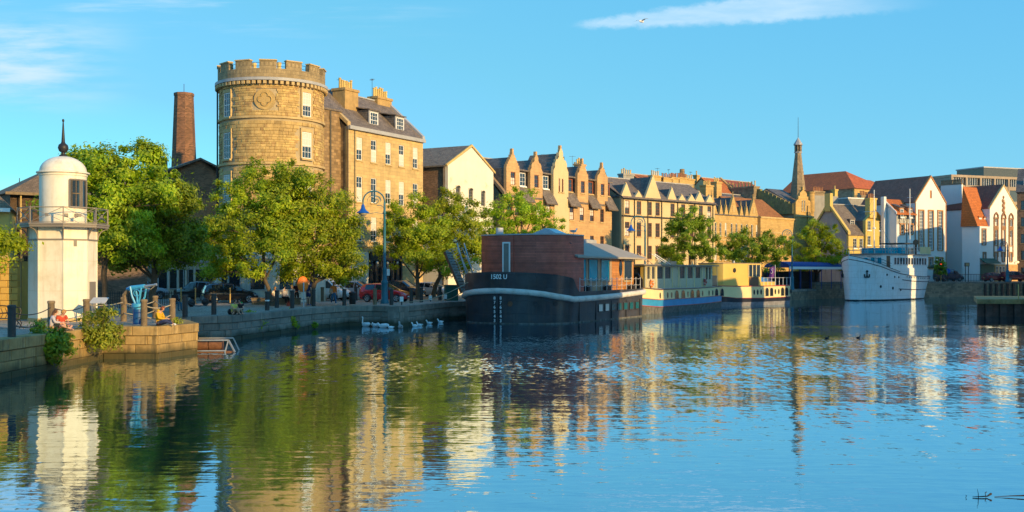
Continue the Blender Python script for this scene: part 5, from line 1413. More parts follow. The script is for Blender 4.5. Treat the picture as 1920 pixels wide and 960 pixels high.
def bush(label, px, py, D, spec, n, mt, seed, size=.1, cat='shrub', group='bushes growing out of the quay wall'):
    o = (X(px,D), D, Z(py,D))
    t = thing('bush', label, cat, o, 0, group)
    bl = []
    rnd = random.Random(seed)
    for bpx, bpy_, rp in spec:
        rr = rp/F*D; bl.append((X(bpx,D)-o[0], rnd.uniform(-.25,.25), Z(bpy_,D)-o[2], rr, rr*.8, rr))
    leaves('foliage', bl, n, size, seed, mt, t, tuft=.16, ntuft=20, inner=.3)
    st = MB()
    for b in bl:
        for q in range(3): st.tube([(0,.15,0),(b[0]*.5,b[1]*.5,b[2]*.5+.1),(b[0]+rnd.uniform(-.2,.2),b[1],b[2]+rnd.uniform(0,.3))],[.01,.008,.004],4)
    st.build('stem', MT['bark'], t)
    return t
bush('dark green shrub hanging over the quay wall below the seated couple', 95, 640, 43.5, [(80,650,24),(105,645,24),(95,670,20),(120,660,14),(70,630,13),(118,632,12),(75,675,12)], 3800, 'leaf_dark', 41, .11)
bush('tall yellow green weedy bush in sun on the quay wall left of the pier', 190, 640, 47.0, [(185,600,16),(200,585,12),(175,625,22),(205,622,20),(160,640,16),(195,645,22),(215,645,12),(150,632,12),(225,620,10),(168,595,9),(212,588,7)], 4800, 'leaf_bush', 42, .085)
bush('green weeds sprouting from the dark quay wall below the green jacket', 460, 615, 66.0, [(452,600,11),(468,605,15),(455,622,14),(478,615,12),(466,590,8),(488,608,8)], 2600, 'leaf', 43, .1)
bush('dark weeds on the quay wall left of the pair sitting there', 418, 612, 62.6, [(415,605,8),(425,615,9),(410,620,7)], 800, 'leaf_dark', 44, .1)
bush('tall thin weeds on the quay wall below the bench group', 532, 605, 71.0, [(530,592,9),(540,600,13),(525,608,12),(548,610,11),(535,585,6)], 2000, 'leaf', 45, .1)
bush('low weeds at the foot of the dark quay wall under the lifebuoy', 580, 612, 74.5, [(575,605,6),(588,610,7),(570,616,6)], 600, 'leaf_dark', 46, .1)
bush('small tuft of yellow weeds beside the last chained bollard on the pier', 331, 604, 51.6, [(329,601,4),(334,605,4)], 240, 'leaf_bush', 47, .07)
bush('bouquet like clump of dry pinkish weeds beside the seated couple', 74, 615, 45.2, [(70,612,8),(80,610,8),(75,618,8)], 500, 'leaf_bush', 48, .07)

# ------------------------------------------------------------ lighthouse
def lighthouse():
    D = 54.6; o = (X(118.5,D), D, QZ)
    fa = atan2(-o[1], -o[0])                         # bearing towards the camera
    t = thing('lighthouse', 'small cream octagonal lighthouse with a domed lantern and iron gallery', 'lighthouse', o, 0)
    h = lambda py: Z(py,D)-QZ
    R = 59/F*D/1.0
    A = lambda i: fa + i*pi/4
    poly = lambda r: [(r*cos(A(i)), r*sin(A(i))) for i in range(8)]
    zg = h(428)
    MB().prism(poly(R),0,zg).build('octagonal_wall', MT['cream_paint'], t)
    MB().prism(poly(R+.06),0,.18).build('plinth', MT['ashlar_plain'], t)
    MB().prism(poly(R+.035),h(452),h(449)).build('iron_band', MT['grey_paint'], t)
    for i in range(8): MB().beam((R*cos(A(i)),R*sin(A(i)),.18),(R*cos(A(i)),R*sin(A(i)),zg),.045).build('corner_bead', MT['cream_paint'], t)
    seam = MB()
    for z in (1.55, 3.05): seam.prism(poly(R+.006), z, z+.012)
    seam.build('sheet_seam', MT['harl_cream'], t)
    Rg = 80/F*D
    MB().prism(poly(Rg),zg,h(424)).build('gallery_floor', MT['grey_paint'], t)
    MB().prism(poly(Rg+.04),h(424)+.003,h(420.5)).build('gallery_edge', MT['grey_paint'], t)
    zf = h(420.5); zr = h(392)
    pr = poly(Rg-.05)
    post = MB().box(-.03,.03,-.03,.03,0,zr-zf+.03).mesh('railing_post', MT['grey_paint'])
    for i in range(8): ob('railing_post', post, t, (pr[i][0],pr[i][1],zf), A(i))
    for i in range(8):
        a = Vector((pr[i][0],pr[i][1],0)); b = Vector((pr[(i+1)%8][0],pr[(i+1)%8][1],0)); up = lambda z: Vector((0,0,z))
        m = MB()
        m.beam(a+up(zr),b+up(zr),.035).beam(a+up(zf+.05),b+up(zf+.05),.025)
        m.beam(a+up(zr),b+up(zf+.05),.022).beam(a+up(zf+.05),b+up(zr),.022)
        c = (a+b)/2; m.obox(c+up((zf+zr)/2), (.16,.05,.16), atan2((b-a).y,(b-a).x))
        m.build('railing_panel', MT['grey_paint'], t)
    for i in range(8):
        a = A(i); d = Vector((cos(a),sin(a),0))
        pts = [d*(R+.04)+Vector((0,0,h(450)))] + [d*(R+.04+(Rg-R-.1)*(1-cos(k*pi/12)))+Vector((0,0,h(450)+(zg-.03-h(450))*sin(k*pi/12))) for k in range(1,7)]
        MB().tube(pts,.035,6).beam(d*(R+.05)+Vector((0,0,h(450))),d*(R+.05)+Vector((0,0,zg)),.05).build('gallery_bracket', MT['grey_paint'], t)
    Rl = 41.5/F*D; zl0 = zf; zl1 = h(327)
    l = MB().lathe([(Rl,zl0),(Rl,zl1-.12),(Rl+.04,zl1-.1),(Rl+.04,zl1)], 40); l.build('lantern_drum', MT['cream_paint'], t, smooth=True)
    MB().lathe([(Rl+.006,h(391)-.01),(Rl+.012,h(391)),(Rl+.006,h(391)+.01)], 40).build('drum_seam', MT['harl_cream'], t)
    MB().lathe([(Rl,zl1),(Rl+.15,zl1+.03),(Rl+.15,zl1+.09),(Rl,zl1+.14)], 40).build('dome_rim', MT['cream_paint'], t, smooth=True)
    zd = h(293)-zl1-.12
    MB().lathe([(Rl*cos(k*pi/24)*1.0,zl1+.12+zd*sin(k*pi/24)) for k in range(13)], 40).build('dome', MT['cream_paint'], t, smooth=True)
    zt = zl1+.12+zd
    MB().lathe([(.22,zt-.03),(.18,zt+.06),(.09,zt+.1),(.09,zt+.18),(.2,zt+.26),(.26,zt+.42),(.22,zt+.58),(.12,zt+.66),(.09,zt+.72),(.03,zt+1.75),(.06,zt+1.8),(.05,zt+1.88),(0,zt+1.92)], 14).build('finial', MT['iron'], t, smooth=True)
    # lantern window bent round the drum
    a0 = fa+.26; a1 = fa+1.22; z0, z1 = h(390), h(339)
    w = MB(); k = 10
    for i in range(k):
        p = lambda j, r: (r*cos(a0+(a1-a0)*j/k), r*sin(a0+(a1-a0)*j/k))
        (xa,ya),(xb,yb) = p(i,Rl+.02), p(i+1,Rl+.02)
        w.quad((xa,ya,z0),(xb,yb,z0),(xb,yb,z1),(xa,ya,z1))
    win = w.build('lantern_window', MT['glass'], t)
    f = MB(); arc = lambda z, r=Rl+.03: [(r*cos(a0+(a1-a0)*j/k), r*sin(a0+(a1-a0)*j/k), z) for j in range(k+1)]
    f.tube(arc(z0),.05,5).tube(arc(z1),.045,5)
    for q in (0,.52,.62,1): a = a0+(a1-a0)*q; f.beam(((Rl+.03)*cos(a),(Rl+.03)*sin(a),z0),((Rl+.03)*cos(a),(Rl+.03)*sin(a),z1),.07)
    f.build('window_frame', MT['grey_paint'], win)
    c = MB()
    for i in range(3): a = a0+(a1-a0)*(.1+.4*i/2); c.beam(((Rl+.025)*cos(a),(Rl+.025)*sin(a),z0),((Rl+.025)*cos(a),(Rl+.025)*sin(a),z1),.03)
    a = a0+(a1-a0)*.3; c.obox(((Rl+.03)*cos(a),(Rl+.03)*sin(a),(z0+z1)/2),(.4,.03,.05),a+pi/2)
    c.build('glazing_bar', MT['wood_grey'], win)
    for so in (.13,.55):
        a = fa+so; MB().obox((Rl*cos(a)+.0,Rl*sin(a),zf+.42),(.17,.1,.17),a+pi/2).build('vent', MT['grey_paint'], t)
    # facet features: small dark plate, door in the right hand facet
    a = fa+pi/8; ap = R*cos(pi/8)
    MB().obox((ap*cos(a)+.3*cos(a+pi/2)*-.1,ap*sin(a),h(457)),(.16,.08,.32),a+pi/2).build('name_plate', MT['grey_paint'], t)
    a = fa+3*pi/8
    MB().obox((ap*cos(a),ap*sin(a),1.0),(.78,.06,2.0),a+pi/2).build('door', MT['grey_paint'], t)
    MB().obox((ap*cos(a),ap*sin(a),2.04),(.9,.09,.08),a+pi/2).build('door_lintel', MT['cream_paint'], t)
lighthouse()

# ------------------------------------------------------------ big barge
def text_mesh(s, size, mt, name='lettering'):
    c = bpy.data.curves.new(name, 'FONT'); c.body = s; c.size = size; c.extrude = .012; c.align_x = 'CENTER'; c.align_y = 'CENTER'; c.offset = size*.018
    o = bpy.data.objects.new(name, c); COL.objects.link(o)
    bpy.context.view_layer.update()
    me = bpy.data.meshes.new_from_object(o.evaluated_get(bpy.context.evaluated_depsgraph_get()))
    bpy.data.objects.remove(o); bpy.data.curves.remove(c)
    me.name = name; me.materials.clear(); me.materials.append(MT[mt])
    return me
def loft(rows, closed=True):
    """faces between equal length rows of points"""
    m = MB(); n = len(rows[0]); vs = [p for r in rows for p in r]
    fs = [(j*n+i, j*n+(i+1)%n, (j+1)*n+(i+1)%n, (j+1)*n+i) for j in range(len(rows)-1) for i in range(n if closed else n-1)]
    return m.add(vs, fs)
def mirror(S): return S + [(-x,y) for x,y in reversed(S) if abs(x) > 1e-6]
def lerp_tab(tab, v):
    for (a,b),(c,d) in zip(tab, tab[1:]):
        if v <= c: return b+(d-b)*max(0,(v-a))/(c-a)
    return tab[-1][1]
def barge():
    rz = -radians(28.7)
    t = thing('house_barge', 'large black hulled house barge with a curved burgundy deckhouse and white fender', 'barge', (-.28,83.83,0), rz)
    S0 = [(0,-1.7),(1.2,-1.52),(2.4,-1.15),(3.4,-.55),(4.2,.4),(4.55,1.3),(4.65,2.0),(4.65,2.35),(4.65,2.7),(4.65,3.1),(4.65,6),(4.65,10),(4.65,14),(4.62,16),(4.5,17),(4.25,17.6),(3.6,18.2),(2.2,18.6),(0,18.7)]
    P = mirror(S0)
    rail = lambda y: lerp_tab([(-1.7,2.55),(.4,2.08),(2,1.86),(8,1.9),(18.7,2.25)], y)
    top = lambda y: lerp_tab([(-1.7,4.02),(.4,3.78),(2.0,3.5),(2.35,3.15),(2.7,2.72),(3.1,2.45),(16,2.5),(17,2.62),(17.6,3.3),(18.2,3.85),(18.7,3.95)], y)
    ins = lambda p, k: (p[0]*(1-k), p[1]+(k*4 if p[1] < 1 else 0))
    low = loft([[(*ins(p,.05),-1.0) for p in P],[(*ins(p,.015),.05) for p in P],[(*p,rail(p[1])) for p in P]])
    low.build('hull', MT['barge_black'], t, smooth=True)
    loft([[(*ins(p,.012),-.02) for p in P],[(*ins(p,.010),.09) for p in P]]).build('waterline_band', MT['boot'], t)
    up = loft([[(*p,rail(p[1])) for p in P],[(*ins(p,-.008),top(p[1])) for p in P],[(*ins(p,.012),top(p[1])) for p in P],[(*ins(p,.014),2.4) for p in P]])
    up.build('bulwark', MT['barge_black'], t, smooth=True)
    MB().add([(*ins(p,.012),2.38) for p in P], [list(range(len(P)))]).build('deck', MT['deck'], t)
    MB().tube([(p[0]*1.02, p[1]-(.06 if p[1] < 1 else -.06 if p[1] > 17 else 0), rail(p[1])) for p in P], .235, 10, closed=True).build('fender', MT['fender'], t, smooth=True)
    MB().beam((0,-1.66,-.6),(0,-1.76,2.3),.1).build('stem_bar', MT['barge_black'], t)
    ob('lettering', text_mesh('1502 U', .5, 'white'), t, (.12,-1.77,3.62), rot=(pi/2,0,0))
    for sx in (-.27,.27):
        for i, dgt in enumerate('876543'):
            ob('draught_mark', text_mesh(dgt, .34, 'white', 'draught_mark'), t, (sx,-1.73+.02*i*0,1.98-.35*i), rot=(pi/2,0,0))
    for x in (1.0, 2.9, 4.0):
        y = -1.55 if x < 2 else (-.9 if x < 3.5 else .2)
        MB().cyl((0,-.04,0),(0,.1,0),.2,n=14).build('porthole', MT['rust' if x < 2 else 'iron'], t, (x,y,1.55), .35 if x < 3.5 else .9)
    for i in range(7):
        y = 7.3+i*1.33
        o = MB().box(4.60,4.67,-.42,.42,-.34,.34).build('hull_window', MT['barge_black'], t, (0,y,1.05))
        MB().quad((4.685,-.36,-.28),(4.685,.36,-.28),(4.685,.36,.28),(4.685,-.36,.28)).build('pane', MT['glass_port' if i > 1 else 'blind'], o)
    for y in (3.2,6.4,9.6,12.8,16): MB().box(4.6,4.662,y-.02,y+.02,.1,1.6).build('plate_seam', MT['iron'], t)
    for a, b in (((-4.3,1.2,2.9),(-9.5,3.5,1.6)),((-4.6,15.5,2.6),(-7.2,19,1.6)),((-3.2,-.8,3.2),(-8.5,-3.0,1.6))):
        MB().tube([tuple(Vector(a).lerp(Vector(b),k/8)-Vector((0,0,.5*4*(k/8)*(1-k/8)))) for k in range(9)],.03,5).build('mooring_rope', MT['rope'], t)
    # burgundy deckhouse
    H = [(0,.1),(.9,.12),(1.8,.2),(2.7,.45),(3.4,.9),(3.9,1.6),(4.15,2.4),(4.2,3.4),(4.2,5.0)]
    Q = H + [(-x*.87,y) for x,y in reversed(H) if x > 0]
    dh = loft([[(x,y,2.39) for x,y in Q],[(x,y,6.9) for x,y in Q]]).build('deckhouse', MT['burgundy'], t, smooth=True)
    MB().prism([(x*1.012,y-.04) for x,y in Q],6.9,7.0).build('deckhouse_roof', MT['lead'], t)
    for i in range(36):
        z = 2.5+i*.12
    MB().box(-.62,.42,.03,.14,3.9,6.88).build('door_panel', MT['burgundy'], t)
    d = MB().box(-.34,-.24,-.06,.06,3.9,6.36).box(.24,.34,-.06,.06,3.9,6.36).box(-.24,.24,-.06,.06,6.24,6.36).build('door_frame', MT['white'], t, (-.18,.0,0))
    MB().box(-.24,.24,-.02,.06,3.9,6.24).build('door', MT['grey_paint'], d)
    sk = MB().add([(.9,2.0,7.0),(3.2,2.0,7.0),(3.2,4.4,7.0),(.9,4.4,7.0),(2.05,2.3,7.5),(2.05,4.1,7.5)],[(0,1,4),(1,2,5,4),(2,3,5),(3,0,4,5)]).build('skylight', MT['lead'], t)
    for sx in (-1,1): 
        MB().add([(2.05+sx*.15,2.5,7.47),(2.05+sx*1.0,2.2,7.08),(2.05+sx*1.0,4.2,7.08),(2.05+sx*.15,3.95,7.47)],[(0,1,2,3)]).build('pane', MT['glass_sky'], sk)
    MB().cyl((-2.2,2.5,7),(-2.2,2.5,7.6),.3,n=12).build('roof_vent', MT['ltgrey'], t, smooth=True)
    # main cabin
    x1 = 3.5
    MB().box(-3.4,x1,5.02,17.3,2.385,5.25).build('cabin_wall', MT['wood_orange'], t)
    MB().box(x1+.003,x1+.03,3.6,12.2,2.39,5.2).build('cladding', MT['wood_grey2'], t)
    for a, b in ((5.1,6.76),(7.4,9.1),(9.9,11.6),(14.9,16.7)):
        o = MB().box(x1+.01,x1+.06,a,b,3.28,5.02).build('window', MT['glass_teal' if b < 12 else 'glass'], t)
        MB().box(x1+.01,x1+.09,a-.06,a,3.22,5.08).box(x1+.01,x1+.09,b,b+.06,3.22,5.08).box(x1+.01,x1+.12,a-.06,b+.06,3.14,3.22).box(x1+.01,x1+.09,a,b,5.02,5.08).build('window_frame', MT['grey_paint' if b < 12 else 'boat_cream'], o)
    MB().lathe([(0,0),(.26,0),(.3,.04),(.34,.0)],18,sy=2.1).build('oval_porthole', MT['glass'], t).matrix_local = Matrix.Translation((x1+.035,14.2,4.35)) @ Matrix.Rotation(pi/2,4,'Y') @ Matrix.Rotation(pi/2,4,'Z')
    ez, rzt = 5.28, 6.55
    R = [(4.5,3.3,ez),(4.5,18.0,ez),(1.4,15.9,rzt),(1.4,3.3,rzt),(-3.8,18.0,ez),(-.4,15.9,rzt),(-.4,3.3,rzt),(-3.8,3.3,ez)]
    rf = MB().add(R,[(0,1,2,3),(1,4,5,2),(3,2,5,6),(6,5,4,7)]); rf.add([(x,y,z-.14) for x,y,z in R],[(3,2,1,0),(2,5,4,1)])
    rf.add([R[0],R[1],(4.5,18,ez-.14),(4.5,3.3,ez-.14),R[4],(-3.8,18,ez-.14),(1.4,3.3,rzt-.14),R[3]],[(0,3,2,1),(1,2,5,4),(0,7,6,3)])
    rf.build('cabin_roof', MT['roof_felt'], t)
    l = MB().box(-.2,1.2,5.2,14.2,rzt+.003,rzt+.3).build('roof_light', MT['lead'], t)
    for i in range(5): MB().box(-.1,1.1,5.4+i*1.75,6.95+i*1.75,rzt+.3,rzt+.34).build('pane', MT['glass_sky'], l)
    # stanchions and chains
    st = MB().cyl((0,0,2.38),(0,0,3.55),.03,n=6).mesh('stanchion', MT['ltgrey'])
    ys = [3.6+i*1.07 for i in range(13)]
    for y in ys: ob('stanchion', st, t, (4.5,y,0))
    for z in (3.5,2.95):
        c = MB()
        for a, b in zip(ys, ys[1:]): c.tube([(4.5,a+(b-a)*k/6,z-.12*4*(k/6)*(1-k/6)) for k in range(7)], .017, 4)
        c.build('guard_chain', MT['ltgrey'], t)
    MB().cyl((4.3,2.2,6.3),(3.9,3.9,6.1),.03,n=5).build('spotlight_arm', MT['iron'], t)
    for y, z in ((6.2,2.4),(10.2,2.4),(15.9,2.4)):
        b = thing('storage_box', {6.2:'black box on the barge side deck below the first teal window', 10.2:'black box on the barge side deck below the third teal window', 15.9:'dark coiled bag on the barge deck near the stern window'}[y], 'box', Vector((-.28,83.83,0))+Matrix.Rotation(rz,3,'Z')@Vector((4.0,y,2.39)), rz, 'boxes on the barge deck')
        MB().box(-.22,.22,-.36,.36,0,.42).build('body', MT['black'], b); MB().box(-.25,.25,-.39,.39,.424,.5).build('lid', MT['iron'], b)
    for y in (-.9, .9): MB().cyl((-1.2,15.6+y,5.2),(-1.2,15.6+y,6.9),.07,n=8).build('flue', MT['iron'], t)
MT['glass_sky'] = mat('skylight glass', (.10,.2,.3), .05, spec=1.0)
MT['wood_grey2'] = mat('grey beige timber panel', (.34,.26,.18), .6, var=.12, scale=2)
MT['rope'] = mat('grey rope', (.4,.34,.24), .9, var=.15)
barge()

def gangway():
    a = Vector((X(872,88.5),88.5,2.3)); b = Vector((X(840,90),90,Z(472,90)))
    t = thing('gangway', 'raised steel gangway ramp with handrails standing up beside the barge bow', 'gangway', a)
    d = (b-a); dn = d.normalized(); w = Vector((.25,1,0)).normalized(); up = dn.cross(w).normalized()
    if up.z < 0: up = -up
    W2 = w*.75
    rf = MB()
    rf.add([-W2-up*.06,W2-up*.06,d+W2-up*.06,d-W2-up*.06,-W2+up*.06,W2+up*.06,d+W2+up*.06,d-W2+up*.06],[(0,3,2,1),(4,5,6,7),(0,1,5,4),(1,2,6,5),(2,3,7,6),(3,0,4,7)]).build('ramp', MT['grey_paint'], t)
    L = d.length
    for i in range(int(L/.28)): 
        c = dn*(i*.28+.2); MB().beam(c-W2*.95+up*.08,c+W2*.95+up*.08,.05,.04).build('cleat', MT['iron'], t)
    for s in (-1,1):
        m = MB(); e = W2*s
        MB().beam(e-up*.1,e+d-up*.1,.06,.2).build('side_beam', MT['rust' if s < 0 else 'steel'], t)
        m.tube([e+up*.1,e+up*1.1+dn*.2,e+up*1.1+dn*(L*.5),e+d+up*1.1-dn*.2,e+d+up*.1],.035,6).tube([e+up*.6+dn*.2,e+d+up*.6-dn*.2],.02,5)
        for i in range(1,7): m.cyl(e+dn*(L*i/7)+up*.1,e+dn*(L*i/7)+up*1.1,.022,n=5)
        m.build('handrail', MT['steel'], t, smooth=True)
    for k in (0,1):
        p = Vector((X(884+k*12,89.5),89.5,2.4)); q = Vector((X(857+k*13,90.5),90.5,Z(456,90.5)))
        MB().cyl(p-a,q-a,.06,n=6).build('hoist_pole', MT['steel'], t)
gangway()

# ------------------------------------------------------------ the two cream boats
def boat_frame(name, label, cat, corner, axis, hb):
    l = hypot(*axis); ax = (axis[0]/l, axis[1]/l); st = (ax[1], -ax[0])
    o = (corner[0]-st[0]*hb, corner[1]-st[1]*hb, 0)
    return thing(name, label, cat, o, atan2(-ax[0], ax[1])), o, ax
def lifebuoy(px_label, t, p, rz, mt='orange'):
    b = thing('lifebuoy', px_label, 'lifebuoy', t, rz, 'lifebuoys on the boats')
    n = 20; m = MB(); m.tube([(.3*cos(2*pi*i/n),0,.3*sin(2*pi*i/n)) for i in range(n)], .085, 7, closed=True); m.build('ring', MT[mt], b, smooth=True)
    for k in range(4):
        a = k*pi/2+.4; MB().tube([(.3*cos(a+q*.1),0,.3*sin(a+q*.1)) for q in (-1,0,1)], .092, 7).build('band', MT['white'], b, smooth=True)
    return b
def arched(w, h):
    n = 8
    return [(-w/2,0),(w/2,0)] + [(w/2*cos(k*pi/n), h-w/2+w/2*sin(k*pi/n)) for k in range(n+1)]
def side_port(t, x, y, z, w, h, arch, fr, gl='glass'):
    P = arched(w,h) if arch else [(w/2*cos(2*pi*k/14), h/2+h/2*sin(2*pi*k/14)) for k in range(14)]
    Q = [(a*1.16,(b-h/2)*1.12+h/2) for a,b in P]
    m = MB().prismx([(y+a,z+b) for a,b in Q], x-.02, x+.02); o = m.build('window' if arch else 'porthole', MT[fr], t)
    MB().prismx([(y+a,z+b) for a,b in P], x-.01, x+.03).build('pane', MT[gl], o)
def blue_boat():
    t, o, ax = boat_frame('canal_boat', 'cream canal boat with a blue hull band and a long glazed wheelhouse', 'boat', (12.85,100.2), (.493,.87), 2.3)
    S0 = [(0,-1.3),(.9,-1.1),(1.6,-.5),(2.05,.5),(2.25,1.6),(2.3,3),(2.3,8),(2.3,14),(2.3,20),(2.2,21.6),(1.8,22.6),(.9,23.2),(0,23.4)]
    P = mirror(S0); sh = lambda y: lerp_tab([(-1.3,.28),(2.5,0),(15,0),(23.4,.12)], y)
    k = lambda p, f: (p[0]*f, p[1])
    row = lambda z, f, s=1: [(*k(p,f),z+sh(p[1])*s) for p in P]
    loft([row(-.6,.9,0),row(.64,.985)]).build('hull_bottom', MT['boot'], t, smooth=True)
    loft([row(.64,.985),row(1.32,1.0)]).build('blue_band', MT['boat_blue'], t, smooth=True)
    loft([row(1.32,1.0),row(2.3,.985)]).build('topside', MT['boat_cream'], t, smooth=True)
    for z, f in ((.64,.992),(1.32,1.006)): MB().tube([(*k(p,f),z+sh(p[1])) for p in P], .035, 5, closed=True).build('red_line', MT['boat_red'], t)
    MB().tube([(*k(p,.99),2.31+sh(p[1])) for p in P], .06, 5, closed=True).build('gunwale', MT['brown_door'], t)
    MB().add(row(2.28,.98), [list(range(len(P)))]).build('deck', MT['deck'], t)
    ya = lambda px: ((100.2*((px-CX)/F)-12.85)/(.493-.87*(px-CX)/F))
    for px in (1269,1281,1298,1309,1343.5,1354): side_port(t,2.3,ya(px),1.36,.95,.78,True,'grey_paint')
    for px in (1238,1252,1259.5,1290,1317.5,1329.5,1336.5): side_port(t,2.29,ya(px),1.45,.3,.55,False,'grey_paint')
    x1 = 1.65; y1 = 20
    ops = [(y,3.35,1.5,1.15) for y in (4.5,6.6,10.6,13.0,15.4)] + [(1.5,3.35,.75,1.15),(2.75,3.35,.75,1.15),(18.2,3.2,.6,1.3),(19.2,3.2,.6,1.3)]
    m = wall_mb(rect(y1,4.62,.7), [(a,b,c,d) for a,b,c,d in ops] , .08, .12)
    me = m.mesh('cabin_side', MT['boat_panel']); c = ob('cabin_side', me, t, (x1,0,0), pi/2)
    ob('cabin_side', me, t, (-x1+.12,0,0), pi/2)
    gm = MB().quad((.72,.07,3.2),(y1-.02,.07,3.2),(y1-.02,.07,4.58),(.72,.07,4.58)); ob('side_glazing', gm.mesh('side_glazing', MT['glass_dim']), t, (x1,0,0), pi/2)
    f = wall_mb(rect(x1-.01,4.62,-x1+.01), [(-.9,3.35,1.2,1.12),(.55,3.35,1.2,1.12)], .08, .12).build('cabin_front', MT['boat_sunlit'], t, (0,.72,0))
    MB().quad((-x1+.1,.8,3.2),(x1-.1,.8,3.2),(x1-.1,.8,4.58),(-x1+.1,.8,4.58)).build('front_glazing', MT['glass'], t)
    MB().box(-x1+.1,x1-.1,y1-.15,y1,2.3,4.6).build('cabin_rear', MT['boat_panel'], t)
    for y in (1.0,2.15,3.4,5.55,7.8,9.5,11.8,14.2,16.6,17.7): MB().box(x1+.003,x1+.05,y-.06,y+.06,2.3,4.6).build('window_post', MT['boat_cream'], t)
    MB().prism([(-2.05,-.6),(2.05,-.6),(2.1,21),(-2.1,21)],4.63,4.74).build('cabin_roof', MT['grey_paint'], t)
    for y in (9.1,20.8): MB().cyl((2.0,y,2.35),(1.9,y-.1,4.62),.035,n=5).build('roof_prop', MT['boat_cream'], t)
    M_ = Matrix.Rotation(atan2(-ax[0],ax[1]),3,'Z')
    wp = lambda p: Vector(o)+M_@Vector(p)
    lifebuoy('orange lifebuoy on the sunlit front of the blue banded boat cabin', wp((x1+.16,2.0,2.9)), None, atan2(-ax[0],ax[1])+pi/2)
    lifebuoy('red lifebuoy near the rear door of the blue banded boat cabin', wp((x1+.16,17.2,2.95)), None, atan2(-ax[0],ax[1])+pi/2, 'boat_red')
    fr = thing('trestle', 'tangle of pale poles and a white ladder frame lying on the boat roof', 'trestle', wp((.2,8.2,4.745)), atan2(-ax[0],ax[1])+.9)
    MB().beam((-.9,0,.03),(-2.2,0,1.15),.07).beam((-.9,.7,.03),(-2.2,.7,1.15),.07).build('pole', MT['skinpole'], fr)
    ld = MB().beam((1.2,0,.04),(-.6,.1,1.1),.05).beam((1.2,.6,.04),(-.6,.7,1.1),.05)
    for i in range(5): q = i/5+.1; ld.beam((1.2-1.8*q,.1*q,.04+1.06*q),(1.2-1.8*q,.6+.1*q,.04+1.06*q),.04)
    ld.beam((0,0,.04),(-.6,.1,1.1),.04).beam((.6,.6,.04),(0,.7,.8),.04); ld.build('ladder', MT['white'], fr)
    MB().box(1.2,1.9,0,.8,.0,.35).build('crate', MT['skinpole'], fr)
MT['boat_panel'] = mat('pale shaded boat panelling', (.46,.43,.29), .5, var=.06, scale=.8, pattern=('b', .9, 6, .012, (.2,.18,.1), .05))  # duller tone stands for shade along the cabin side
MT['skinpole'] = mat('pinkish timber', (.5,.3,.2), .6, var=.15)
blue_boat()

